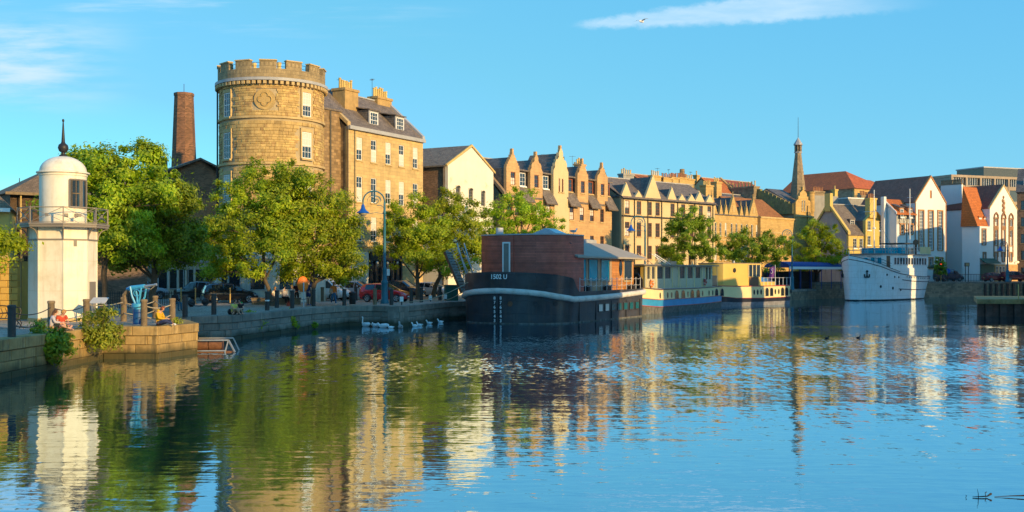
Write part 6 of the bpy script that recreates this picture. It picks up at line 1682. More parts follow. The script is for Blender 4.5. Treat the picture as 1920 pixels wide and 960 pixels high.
def dark_boat():
    t, o, ax = boat_frame('canal_boat', 'dark hulled canal boat with tall yellow deckhouse and cream topsides', 'boat', (24.75,123), (.72,.69), 2.3)
    S0 = [(0,-1.6),(1.0,-1.3),(1.8,-.6),(2.2,.5),(2.3,2),(2.3,8),(2.3,12),(2.2,13.6),(1.8,14.4),(.9,14.8),(0,14.9)]
    P = mirror(S0); sh = lambda y: lerp_tab([(-1.6,.4),(3,0),(9,0),(14.9,.1)], y)
    row = lambda z, f, s=1: [(p[0]*f,p[1],z+sh(p[1])*s) for p in P]
    loft([row(-.6,.9,0),row(.43,.985,.4)]).build('hull_bottom', MT['hull_grey'], t, smooth=True)
    loft([row(.43,.985,.4),row(.85,1.0)]).build('dark_band', MT['boat_dark'], t, smooth=True)
    loft([row(.85,1.0),row(2.3,.985,.3)]).build('topside', MT['boat_cream'], t, smooth=True)
    MB().tube([(p[0]*1.005,p[1],.87+sh(p[1])) for p in P], .04, 5, closed=True).build('red_line', MT['boat_red'], t)
    MB().tube([(p[0]*.99,p[1],2.31+sh(p[1])*.3) for p in P], .055, 5, closed=True).build('gunwale', MT['boat_red'], t)
    MB().add(row(2.28,.98,.3), [list(range(len(P)))]).build('deck', MT['deck'], t)
    ya = lambda px: ((123*((px-CX)/F)-24.75)/(.72-.69*(px-CX)/F))
    for px in (1438,1446.5,1467,1474.5): side_port(t,2.3,ya(px),1.12,.62,.95,True,'grey_paint')
    for px in (1414,1420.5,1427,1453.5,1460,1482.5): side_port(t,2.29,ya(px),1.3,.3,.6,False,'grey_paint')
    MB().cyl((1.5,-1.0,1.65),(1.62,-1.12,1.65),.36,n=16).build('porthole', MT['iron'], t)
    H = [(0,-.3),(1.2,-.25),(1.75,.1),(1.95,.8),(1.98,1.8),(1.98,7.6)]
    Q = H + [(-x,y) for x,y in reversed(H) if x > 0]
    loft([[(x,y,2.3) for x,y in Q],[(x,y,5.0) for x,y in Q]]).build('deckhouse', MT['boat_yellow'], t, smooth=True)
    MB().prism([(x*1.03,y*1.0-(.06 if y < 1 else -.06)) for x,y in Q],5.003,5.08).build('deckhouse_roof', MT['grey_paint'], t)
    for x, y, z in ((.2,-.32,4.25),(1.99,2.0,4.2)):
        MB().cyl((0,0,0),(.0,-.06,0) if y < 0 else (.05,0,0),.28,n=16).build('porthole', MT['iron'], t, (x,y,z))
    pn = MB().box(-1.1,1.2,-.36,-.26,2.4,3.6).build('lower_panel', MT['grey_beige'], t)
    MB().box(1.96,2.03,4.9,7.3,3.45,4.85).build('bay_window', MT['glass'], t)
    for y in (4.85,5.65,6.45,7.3): MB().box(1.97,2.07,y-.06,y+.06,3.4,4.9).build('window_post', MT['boat_cream'], t)
    MB().box(1.96,2.02,5.0,7.0,2.32,3.4).build('door', MT['brown_door'], t)
    st = MB().cyl((0,0,2.3),(0,0,3.35),.03,n=5).mesh('stanchion', MT['white'])
    for i in range(8): ob('stanchion', st, t, (2.15,7.9+i*.85,0))
    MB().tube([(2.15,7.9,3.3),(2.15,13.85,3.3)],.02,5).build('guard_rail', MT['ltgrey'], t)
    s = MB().prismy([(-1.2,2.3),(1.4,2.3),(1.4,2.8),(0,3.3),(-1.2,2.8)],8.2,11.5).build('skylight', MT['boat_yellow'], t)
    MB().add([(1.42,8.3,2.82),(1.42,11.4,2.82),(.02,11.4,3.34),(.02,8.3,3.34)],[(0,1,2,3)]).build('pane', MT['glass_sky'], s)
    MB().cyl((.2,4.5,5.05),(.2,4.5,5.35),.12,n=8).build('roof_vent', MT['ltgrey'], t)
    M_ = Matrix.Rotation(atan2(-ax[0],ax[1]),3,'Z'); p = Vector(o)+M_@Vector((1.0,12.2,2.3))
    f = thing('flag', 'purple flag with a white curl hanging from a short staff at the stern', 'flag', p)
    MB().cyl((0,0,0),(0,0,2.6),.03,n=6).build('staff', MT['white'], f)
    m = MB(); n = 6; g = []
    for i in range(n+1):
        for j in range(n+1): u = i/n; v = j/n; g.append((-u*.75+.1*sin(v*5), .12*sin(u*6+v*2), 2.5-v*1.5-u*.35))
    m.add(g, [(i*(n+1)+j,(i+1)*(n+1)+j,(i+1)*(n+1)+j+1,i*(n+1)+j+1) for i in range(n) for j in range(n)]); m.build('cloth', MT['purple'], f, smooth=True)
    MB().tube([(-.3,-.16,2.05),(-.42,-.16,2.1),(-.5,-.16,1.98),(-.42,-.16,1.85),(-.34,-.16,1.72),(-.4,-.16,1.55),(-.52,-.16,1.52),(-.6,-.16,1.6)],.025,4).build('curl', MT['white'], f)
MT['grey_beige'] = mat('grey beige panel', (.36,.31,.22), .6, var=.08)
MT['purple'] = mat('purple cloth', (.12,.03,.2), .7)
dark_boat()

def terrace():
    p0 = Vector((X(1481,151),151,0)); p1 = Vector((X(1577,162),162,0)); d = (p1-p0); L = d.length; rz = atan2(d.y,d.x)
    t = thing('terrace_canopy', 'long blue canopy with white trim over a dark quayside terrace', 'canopy', (p0.x,p0.y,QZ), rz)
    zc = 3.25
    n = 10; pts = [(-.1,zc-.1)]+[(2.0-2.0*cos(k*pi/n)-.1, zc+.75*sin(k*pi/n)) for k in range(1,n)]+[(4.0,zc-.1)]
    MB().prismx(pts, -.3, L+.3).build('cover', MT['canopy_blue'], t, smooth=False)
    MB().box(-.35,L+.35,-.18,-.1,zc-.35,zc+.02).build('white_valance', MT['white'], t)
    pm = MB().cyl((0,0,0),(0,0,zc),.05,n=6).mesh('post', MT['canopy_blue'])
    for i in range(6): ob('post', pm, t, (L*i/5,0,0)); ob('post', pm, t, (L*i/5,3.6,0))
    MB().tube([(0,0,1),(L,0,1)],.03,5).tube([(0,0,.5),(L,0,.5)],.02,5).build('rail', MT['iron'], t)
    MB().box(-.5,L+.5,3.9,4.2,0,2.6).build('back_wall', MT['wood_black'], t)
terrace()

# ------------------------------------------------------------ white ship
def ship():
    ax = (.70,.714); rz = atan2(-ax[0],ax[1])
    o = (X(1591,148),148,0)
    t = thing('white_ship', 'old white steamship with two thin masts moored against the far quay', 'ship', o, rz)
    # y aft from the stem
    Y = [0,.5,1.2,2.4,4,6,9,13,17,20,22,23.2,24]
    hd = [.05,.9,1.6,2.3,2.85,3.1,3.2,3.2,3.1,2.7,2.1,1.4,.5]
    hw = [.04,.55,1.1,1.8,2.5,2.9,3.1,3.1,2.9,2.0,1.1,.4,.1]
    zd = [5.75,5.6,5.4,5.1,4.75,4.3,3.8,3.45,3.3,3.3,3.35,3.4,3.45]
    yw = [.45,.8,1.4,2.5,4,6,9,13,17,20,21.4,22.2,22.6]
    rows = []
    for k, f in ((-1,0),(0,.0),(1,.3),(2,.65),(3,1)):
        r = []
        for i in range(len(Y)):
            h = hw[i]+(hd[i]-hw[i])*f; y = yw[i]+(Y[i]-yw[i])*f
            z = -.9 if k < 0 else zd[i]*f
            r.append((h,y,z))
        r2 = r + [(-x,y,z) for x,y,z in reversed(r)]
        rows.append(r2)
    loft(rows).build('hull', MT['ship_white'], t, smooth=True)
    loft([[(x*1.01,y-(.02 if y < 1 else 0),-.05) for x,y,z in rows[1]],[(x*1.012+.0,y-(.02 if y < 1 else 0),.16) for x,y,z in rows[1]]]).build('boot_topping', MT['iron'], t)
    MB().add([(x*.98,y,z-.02) for x,y,z in rows[4]], [(i,i+1,len(rows[4])-2-i,len(rows[4])-1-i) for i in range(len(Y)-1)]).build('deck', MT['deck'], t)
    tp = rows[4]
    # bulwark forward
    bw = [(x,y,z) for x,y,z in tp[:7]]; 
    for s in (1,-1):
        m = MB(); n = len(bw)
        m.add([(s*x,y,z) for x,y,z in bw]+[(s*x*1.02,y,z+.55-.05*i) for i,(x,y,z) in enumerate(bw)], [(i,i+1,n+i+1,n+i) for i in range(n-1)]); m.build('bulwark', MT['ship_white'], t, smooth=True)
        MB().tube([(s*x*1.01,y,z+.0) for x,y,z in tp[:13]],.05,5).build('rubbing_strake', MT['iron'], t)
        MB().tube([(s*x*1.03,y,z+.56-.05*i) for i,(x,y,z) in enumerate(bw)],.035,5).build('cap_rail', MT['iron'], t)
    def side(i, f):
        a, b = rows[2+(0 if f < .5 else 1)] , None
        return a[i]
    def hp(y, zf):
        for i in range(len(Y)-1):
            if Y[i] <= y <= Y[i+1]:
                q = (y-Y[i])/(Y[i+1]-Y[i]); h0 = hw[i]+(hw[i+1]-hw[i])*q; h1 = hd[i]+(hd[i+1]-hd[i])*q; z1 = zd[i]+(zd[i+1]-zd[i])*q
                return (h0+(h1-h0)*zf, y, z1*zf)
        return (1,y,1)
    for zf, a, b in ((.42,9,21.5),(.78,10,23)):
        MB().tube([tuple(Vector(hp(a+(b-a)*k/10,zf))+Vector((.02,0,0))) for k in range(11)],.055,5).build('rubbing_strake', MT['iron'], t)
    for y, zf, r in ((5.5,.82,.16),(7.6,.82,.13),(8.8,.85,.13),(4.2,.42,.2),(7.2,.42,.2),(9.5,.38,.15)):
        p = hp(y,zf); MB().cyl((p[0]-.08,p[1],p[2]),(p[0]+.05,p[1]-.02,p[2]),r,n=12).build('porthole', MT['iron'], t)
    for i in range(14):
        p = hp(11.5+i*.8,.93); MB().cyl((p[0]-.08,p[1],p[2]),(p[0]+.03,p[1],p[2]),.1,n=8).build('scuttle', MT['iron'], t)
    def anchor(p, rz_):
        m = MB().beam((0,0,.5),(0,0,-.35),.14).beam((-.34,0,-.3),(.34,0,-.3),.16).beam((-.34,0,-.3),(-.38,0,.1),.13).beam((.34,0,-.3),(.38,0,.1),.13).cyl((0,.1,.5),(0,-.1,.5),.16,n=8)
        m.build('anchor', MT['iron'], t, p, rz_)
    anchor((1.85,1.75,3.6), radians(52)); anchor((-1.6,1.35,3.6), -radians(52))
    # superstructure
    def house(y0, y1, w, z0, z1, nm, mtl='ship_white', tap=.3):
        return MB().prism([(-w,y0),(-w+.0,y1-.8),(-w+.8,y1),(w-.8,y1),(w,y1-.8),(w,y0)],z0,z1).build(nm, MT[mtl], t)
    house(5.0,20.6,2.6,3.3,6.5,'deckhouse')
    MB().prism([(-2.8,4.6),(-2.8,20.8),(2.8,20.8),(2.8,4.6)],6.503,6.62).build('boat_deck', MT['grey_paint'], t)
    # forward facing front with windows, door on the starboard side
    for x in (-2.0,-.95,.1,1.15,2.15):
        o2 = MB().box(x-.36,x+.36,4.94,5.02,4.9,6.1).build('front_window', MT['white'], t)
        MB().box(x-.28,x+.28,4.91,4.98,4.98,6.02).build('pane', MT['glass_teal' if x > 0 else 'glass'], o2)
    MB().box(2.56,2.66,6.2,7.2,4.3,6.3).build('door', MT['brown_door'], t)
    MB().box(2.55,2.68,8.2,20,5.0,6.15).build('window_band', MT['ship_white'], t)
    pm = MB().box(2.65,2.71,-.3,.3,5.1,6.05).mesh('window', MT['glass'])
    for i in range(12): ob('window', pm, t, (0,8.8+i*.92,0))
    MB().box(2.55,2.85,7.6,18.6,3.35,4.6).build('side_bulwark', MT['ship_white'], t)
    # upper deck rails, screens, tables
    rl = MB()
    for z in (7.1,7.6):
        rl.tube([(-2.7,4.7,z),(2.7,4.7,z),(2.7,20.7,z),(-2.7,20.7,z)],.03,5,closed=True)
    rl.build('upper_rail', MT['steel'], t)
    pm = MB().cyl((0,0,6.62),(0,0,7.62),.03,n=5).mesh('rail_post', MT['steel'])
    for i in range(18): ob('rail_post', pm, t, (2.7,4.7+i*.92,0))
    for i in range(6): ob('rail_post', pm, t, (-2.7+i*1.08,4.7,0))
    g = MB().box(-.6,.6,-.02,.02,0,.85).mesh('glass_screen', MT['glass_teal'])
    for i in range(5): ob('glass_screen', g, t, (-2.2+i*1.2,9.5,6.65))
    for i in range(4): ob('glass_screen', g, t, (2.66,7.5+i*1.3,6.65), pi/2)
    wb = MB().box(-.03,.03,-.16,.16,6.7,7.75).mesh('rail_board', MT['boat_cream'])
    for i in range(9): ob('rail_board', wb, t, (2.76,17.1+i*.42,0))
    aw = MB().box(-1.2,2.3,12,16,8.1,8.25).build('awning', MT['wood_black'], t)
    for p in ((-1.1,12.1),(2.2,12.1),(-1.1,15.9),(2.2,15.9)): MB().cyl((p[0],p[1],6.62),(p[0],p[1],8.1),.04,n=5).build('awning_post', MT['steel'], t)
    v = MB().cyl((2.0,17.2,6.6),(2.0,17.2,8.2),.16,n=10).cyl((2.0,17.3,8.35),(2.2,16.7,8.4),.3,.42,14).build('ventilator', MT['brown_door'], t, smooth=True)
    # foredeck clutter
    rk = MB()
    for i in range(6): rk.tube([(2.4-i*.0,2.6+i*.5,zd[4]+.4),(2.4,2.6+i*.5,zd[4]+1.3)],.025,4)
    rk.tube([(1.9,1.6,6.2),(2.75,5,5.7),(2.75,7.4,5.2)],.03,5).tube([(1.9,1.6,5.8),(2.75,5,5.3),(2.75,7.4,4.8)],.025,5)
    rk.build('fore_rail', MT['iron'], t)
    w = MB().cyl((-.8,2.8,5.6),(.8,2.8,5.6),.35,n=10).box(-1,1,2.5,3.1,4.9,5.3).build('windlass', MT['iron'], t)
    MB().box(.6,2.0,7.0,8.0,4.3,5.0).build('life_raft', MT['ltgrey'], t)
    # masts: their feet on the boat deck
    def mast(px, pyt, y, x, nm, r=.09):
        d = o[1]+ax[1]*y-ax[0]*x
        m = MB().cyl((x,y,4.6),(x,y,Z(pyt,d)),r,r*.6,8); mo = m.build('mast', MT['white'], t, smooth=True)
        zt = Z(pyt,d)
        return mo, zt
    yy = lambda px, x: (lambda k: (k*(o[1]-ax[0]*x)-o[0]-ax[1]*x)/(ax[0]-k*ax[1]))((px-CX)/F)
    mo, zt = mast(1639,356,yy(1639,0),0,'m')
    MB().beam((-1.6,yy(1639,0),zt-3.1),(1.6,yy(1639,0),zt-3.1),.05).cyl((0,yy(1639,0),zt-5.6),(0,yy(1639,0),zt-5.4),.25,n=8).build('yard', MT['white'], mo)
    mo, zt = mast(1706,354,yy(1706,.4),.4,'m')
    MB().beam((0,yy(1706,.4),zt-1.3),(.8,yy(1706,.4),zt-1.3),.04).build('yard', MT['white'], mo)
    MB().cyl((0,.2,5.7),(0,.15,6.9),.04,n=5).build('jack_staff', MT['white'], t)
    rg = MB(); y1, y2 = yy(1639,0), yy(1706,.4); zt1 = Z(356,150); zt2 = Z(354,156)
    for p, q in (((0,y1,zt1-.4),(0,.3,6.0)),((0,y1,zt1-.4),(.4,y2,zt2-.6)),((.4,y2,zt2-.4),(0,19.5,6.7)),((0,y1,zt1-3.2),(2.7,y1+1.2,6.6)),((0,y1,zt1-3.2),(-2.7,y1+1.2,6.6)),((.4,y2,zt2-2),(2.7,y2+1.2,6.6)),((.4,y2,zt2-2),(-2.7,y2+1.2,6.6))): rg.cyl(p,q,.018,n=4)
    rg.build('rigging', MT['iron'], t)
    for x, y in ((-1.5,7.5),(0,7.6),(1.4,8.2),(-.4,11),(1.2,11)):
        MB().cyl((x,y,6.62),(x,y,7.25),.04,n=5).box(x-.4,x+.4,y-.4,y+.4,7.25,7.3).build('deck_table', MT['lamp_teal'], t)
ship()

# ------------------------------------------------------------ pontoon with drums, right hand jetty, snag
def pontoon():
    t = thing('pontoon', 'small floating steel pontoon with two rusty drums beside the pier', 'pontoon', (X(401,52.8),53.4,0), .12)
    MB().box(-1.0,.8,-.5,.6,-.08,.0+.06).build('frame_base', MT['rust'], t)
    fr = MB().beam((-1.0,-.5,.62),(.62,-.5,.62),.07).beam((-1.0,.6,.66),(.7,.6,.66),.07).beam((.62,-.5,.62),(.95,-.6,.02),.07).beam((.62,-.5,.62),(.45,-.5,.0),.06).beam((.7,.6,.66),(1.0,.6,.02),.06).beam((-1,-.55,.1),(.5,-.55,.1),.06)
    fr.build('frame', MT['steel'], t)
    for x in (-.75,-.05): MB().cyl((x-.33,0,.36),(x+.33,0,.36),.29,n=16).build('drum', MT['rust'], t, smooth=True)
pontoon()
def jetty():
    a = Vector((X(1835,95.5),95.5,0)); t = thing('jetty', 'low concrete jetty on rusty sheet piles at the right edge', 'jetty', a, .02)
    MB().prism([(-.2,-.15),(9,-.15),(15,13),(5.5,13)],1.15,1.56).build('deck_slab', MT['quay'], t)
    MB().prism([(.15,.3),(9,.3),(14.7,12.5),(5.6,12.5)],-1,1.14).build('core', MT['wood_black'], t)
    for i in range(14):
        x = .0+i*.65; d = 0 if i % 2 else .22
        MB().box(x,x+.62,d,d+.12,-1,1.14).build('sheet_pile', MT['rust_dark'], t)
    MB().cyl((3.9,.6,1.56),(3.9,.6,2.9),.06,n=6).build('marker_post', MT['pot'], t)
MT['rust_dark'] = mat('dark rusted piling', (.13,.07,.05), .85, var=.4, scale=2, bump=.3, streak=.5, streak_c=(.16,.1,.07))
jetty()
def snag():
    p = (X(1867,17.4*1.05),8000/(933-510),0)
    t = thing('driftwood', 'thin dark branch with twigs floating at the lower right corner', 'branch', p)
    t.scale = (.75,.75,.75)
    MB().tube([(-.16,0,.015),(.05,0,.025),(.2,.02,.03),(.3,.05,.08),(.33,.08,.08)],[.008,.014,.016,.028,.010],6).tube([(-.02,0,-.02),(-.025,.0,.1),(-.05,0,.21)],[.01,.008,.004],5).build('branch', MT['wood_black'], t)
    MB().tube([(.38,.05,.01),(.75,.05,.03),(1.1,.0,.05)],[.006,.012,.02],5).build('twig', MT['wood_black'], t)
    MB().tube([(.18,.05,.0),(.16,.05,.1),(.2,.06,.12)],[.006,.01,.014],5).build('twig', MT['wood_black'], t)
    MB().tube([(-.32,.0,.0),(-.3,.0,.05),(-.33,0,.06)],[.006,.008,.004],5).build('twig', MT['wood_black'], t)
snag()
# ------------------------------------------------------------ warehouses on the opposite bank (outside the picture): they shade the basin
def opposite_bank():
    # q is measured across the sun's rays, so each entry shades one strip of the basin
    DP = 6.0
    for q0, q1, H, lab in ((-30,19.6,15,'unseen warehouse on the opposite bank beside the camera'),
                           (29.5,41,19.5,'tall unseen warehouse on the opposite bank nearest the bridge'),
                           (41,51.5,15.2,'unseen warehouse on the opposite bank facing the swans'),(51.5,73.2,17.2,'long unseen warehouse on the opposite bank facing the barge'),
                           (85.6,103,13.6,'unseen brick store on the opposite bank beyond the gap'),(103,110,11.2,'low unseen brick store on the opposite bank'),
                           (111.8,114.6,11.2,'narrow unseen gabled store on the opposite bank'),(119.2,153,13.8,'long unseen terrace on the opposite bank facing the white ship'),
                           (154.6,172,13.2,'unseen terrace on the opposite bank'),(172,181,15.4,'tall unseen block on the opposite bank'),(181,191,11,'low unseen block at the far end of the opposite bank')):
        y0 = (q0-4.1)/1.058; y1 = (q1-4.1-(1.8 if q1 not in (41,51.5,103,172,181) else 0))/1.058
        a = (.48*y0+6, y0); b = (.48*y1+6, y1)
        B = Bld.at('warehouse', lab, a, (b[0]-a[0], b[1]-a[1]))
        L = hypot(b[0]-a[0], b[1]-a[1])
        # the building stands to the right of the line, its front looks back over the water
        n = max(2, int(L/4)); b_ = MB().box(0,L,-DP,-.4,0,H-1.2).prismx([(-DP,H-1.2),(-.2,H-1.2),(-DP/2,H)], 0, L); b_.build('side_wall', MT['brick_brown'], B.r)
        m = MB().box(0,L,-.4,-.0,0,H-1.2); m.build('wall', MT['harl_white'], B.r)  # front whitened to throw sky fill back onto quay and barge
        pm = MB().box(-.5,.5,-.01,.03,-.9,.9).mesh('window', MT['glass'])
        for i in range(n):
            for j in range(int((H-2.5)/3.1)): ob('window', pm, B.r, (L*(i+.5)/n,0,2.2+j*3.1))
opposite_bank()

# ------------------------------------------------------------ bollards and chains
def bollards():
    pts = [  # px, D, label extra
     (22,41,'tarred black timber bollard nearest the left edge of the picture','wood_black'),
     (96,47,'weathered timber bollard behind the seated couple in front of the lighthouse','wood_grey'),
     (162,50,'weathered timber bollard before the right side of the lighthouse','wood_grey'),
     (232,54,'weathered timber bollard just left of the blue harpoon gun','wood_grey'),
     (270,49.5,'tall weathered timber bollard just right of the blue harpoon gun','wood_grey'),
     (291,57,'weathered timber bollard behind the person in the yellow hoodie','wood_grey'),
     (323,51.5,'weathered timber bollard to the right of the person in the yellow hoodie','wood_grey'),
     (347,59.5,'dark timber bollard right of the dark seated figure','wood_black'),
     (401,62.5,'dark timber bollard between the dark cars and the water','wood_black'),
     (501,69.4,'black timber bollard with a pale band left of the bench group','wood_black'),
     (519,74.5,'dark timber bollard in front of the woman in the white top','wood_black'),
     (548,73.4,'dark timber bollard in front of the girl by the bench','wood_black'),
     (588,78,'dark timber bollard right of the man in navy shorts','wood_black'),
     (604.5,90,'short grey post on the cobbles left of the white van','wood_grey'),
     (645.5,79.6,'dark timber bollard right of the person in the orange jacket','wood_black'),
     (667,93,'dark post behind the black litter bin','wood_black'),
     (703,81.3,'weathered timber bollard left of the teal lamp post, before the red car','wood_grey'),
     (734,80.6,'dark timber bollard right of the teal lamp post, before the red car','wood_black'),
     (771,85.6,'dark timber bollard at the front end of the red car','wood_black'),
     (790,88,'dark timber bollard under the trees right of the red car','wood_black'),
     (825,92,'dark timber bollard left of the green cabinet','wood_black')]
    roots = []
    meshes = {}
    for px, D, lab, m in pts:
        if m not in meshes:
            meshes[m] = (MB().lathe([(.155,0),(.15,.02),(.145,1.12)], 14).mesh('post', MT[m], True),
                         MB().lathe([(.16,1.115),(.165,1.13),(.165,1.2),(.14,1.235),(0,1.24)], 14).mesh('cap', MT[m], True))
        t = thing('bollard', lab, 'bollard', (X(px,D), D, QZ), 0, 'timber bollards along the quay')
        ob('post', meshes[m][0], t); ob('cap', meshes[m][1], t)
        if px == 501: MB().lathe([(.15,.6),(.153,.61),(.153,.68),(.15,.69)], 14).build('pale_band', MT['white'], t)
        roots.append(t)
    def chain(i, j, zs, sag, mt, r):
        a, b = roots[i], roots[j]; d = b.location-a.location; m = MB()
        for z in zs: m.tube([(d.x*k/10,d.y*k/10,z-sag*4*(k/10)*(1-k/10)) for k in range(11)], r, 5)
        m.build('chain', MT[mt], a, smooth=True)
    for i, j in ((0,1),(1,2)): chain(i,j,(.95,.45),.2,'iron',.022)
    for i, j in ((3,5),(3,4),(4,6),(5,6)): chain(i,j,(.95,.45),.16,'rope',.024)
    chain(2,3,(.98,),.1,'rope',.022)
    for i, j in ((7,8),(9,10),(11,12),(8,9),(14,16)): chain(i,j,(.9,),.35,'iron',.02)
    m = MB(); d = Vector((-8,-4,0)); m.tube([(d.x*k/10,d.y*k/10,.95-.2*4*(k/10)*(1-k/10)) for k in range(11)],.022,5); m.build('chain', MT['iron'], roots[0])
bollards()
def small_plates():
    for px, D, py, lab in ((753,80.9,561,'small white plate fixed on the quay edge before the red car'),(807,90,558,'small white plate fixed on the quay edge under the trees'),(835,92.2,556,'small white plate fixed to the green cabinet'),(437,60.9,594,None)):
        if lab is None: continue
        t = thing('notice', lab, 'notice', (X(px,D),D,Z(py+4,D)), 0, 'white plates along the quay')
        MB().box(-.14,.14,-.03,.02,-.02,.36).build('plate', MT['white'], t); MB().box(-.04,.04,.02,.06,-.4,.3).build('bracket', MT['iron'], t)
small_plates()

# ------------------------------------------------------------ lamp posts
def lamp(label, px, D, ztop, base, loc_rz=0, k=1.0):
    t = thing('street_lamp', label, 'street lamp', (X(px,D),D,base), loc_rz, 'street lamps along the quay')
    H = ztop-base; r = .85*k; hs = H-r-.05
    MB().lathe([(.34,0),(.34,.25),(.27,.35),(.25,1.5),(.28,1.6),(.28,1.75),(.18,1.9),(.15,2.6),(.17,2.65),(.17,2.75),(.12,2.9),(.095,hs-1),(.12,hs-.95),(.12,hs-.8),(.09,hs-.75),(.08,hs)], 14).build('post', MT['lamp_teal'], t, smooth=True)
    a = MB(); a.tube([(-r+r*cos(q*pi/14),0,hs+r*sin(q*pi/14)) for q in range(15)]+[(-2*r,0,hs-.25)], .055, 7)
    a.build('arch', MT['lamp_teal'], t, smooth=True)
    s = MB()
    s.tube([(-r*.78+.40*k*(1-q/26)*cos(q*.42)*1.0,0,hs+.1+.40*k*(1-q/26)*sin(q*.42)) for q in range(25)],.03,5)
    s.tube([(0,0,hs-.5),(-r*.3,0,hs-.3),(-r*.7,0,hs-.28)],.025,5).tube([(0,0,hs-.95),(-r*.8,0,hs-.85),(-r*1.5,0,hs-.95)],.02,5)
    s.tube([(-r+r*.62*cos(q*pi/14),0,hs+r*.62*sin(q*pi/14)) for q in range(15)],.02,5)
    s.build('scroll', MT['lamp_teal'], t, smooth=True)
    x = -2*r; z = hs-.25
    MB().lathe([(.06,z+.06),(.12,z-.02),(.17,z-.25),(.26,z-.42),(.48,z-.58),(.5,z-.64),(.44,z-.62),(.2,z-.42)], 18, (x,0)).build('lamp_shade', MT['lamp_blue'], t, smooth=True)
    MB().lathe([(.36,z-.62),(.33,z-.74),(.2,z-.84),(0,z-.87)], 16, (x,0)).build('lamp_glass', MT['glass_warm'], t, smooth=True)
    return t
MT['glass_warm'] = mat('frosted lamp glass', (.5,.45,.36), .25)
lamp('tall teal lamp post with a blue shade standing before the red car', 721, 84.2, Z(357,84.2), QZ)
lamp('teal lamp post with a blue shade in front of the cream block', 1209.5, 122, Z(404,122), QZ, 0, .95)
lamp('teal lamp post with a blue shade between dark boat and blue canopy', 1485, 149, Z(430,149), QZ, 0, .8)
lamp('teal lamp post with a blue shade before the ornate white gable', 1889, 172.6, Z(452,172.6), 2.42, 0, .7)

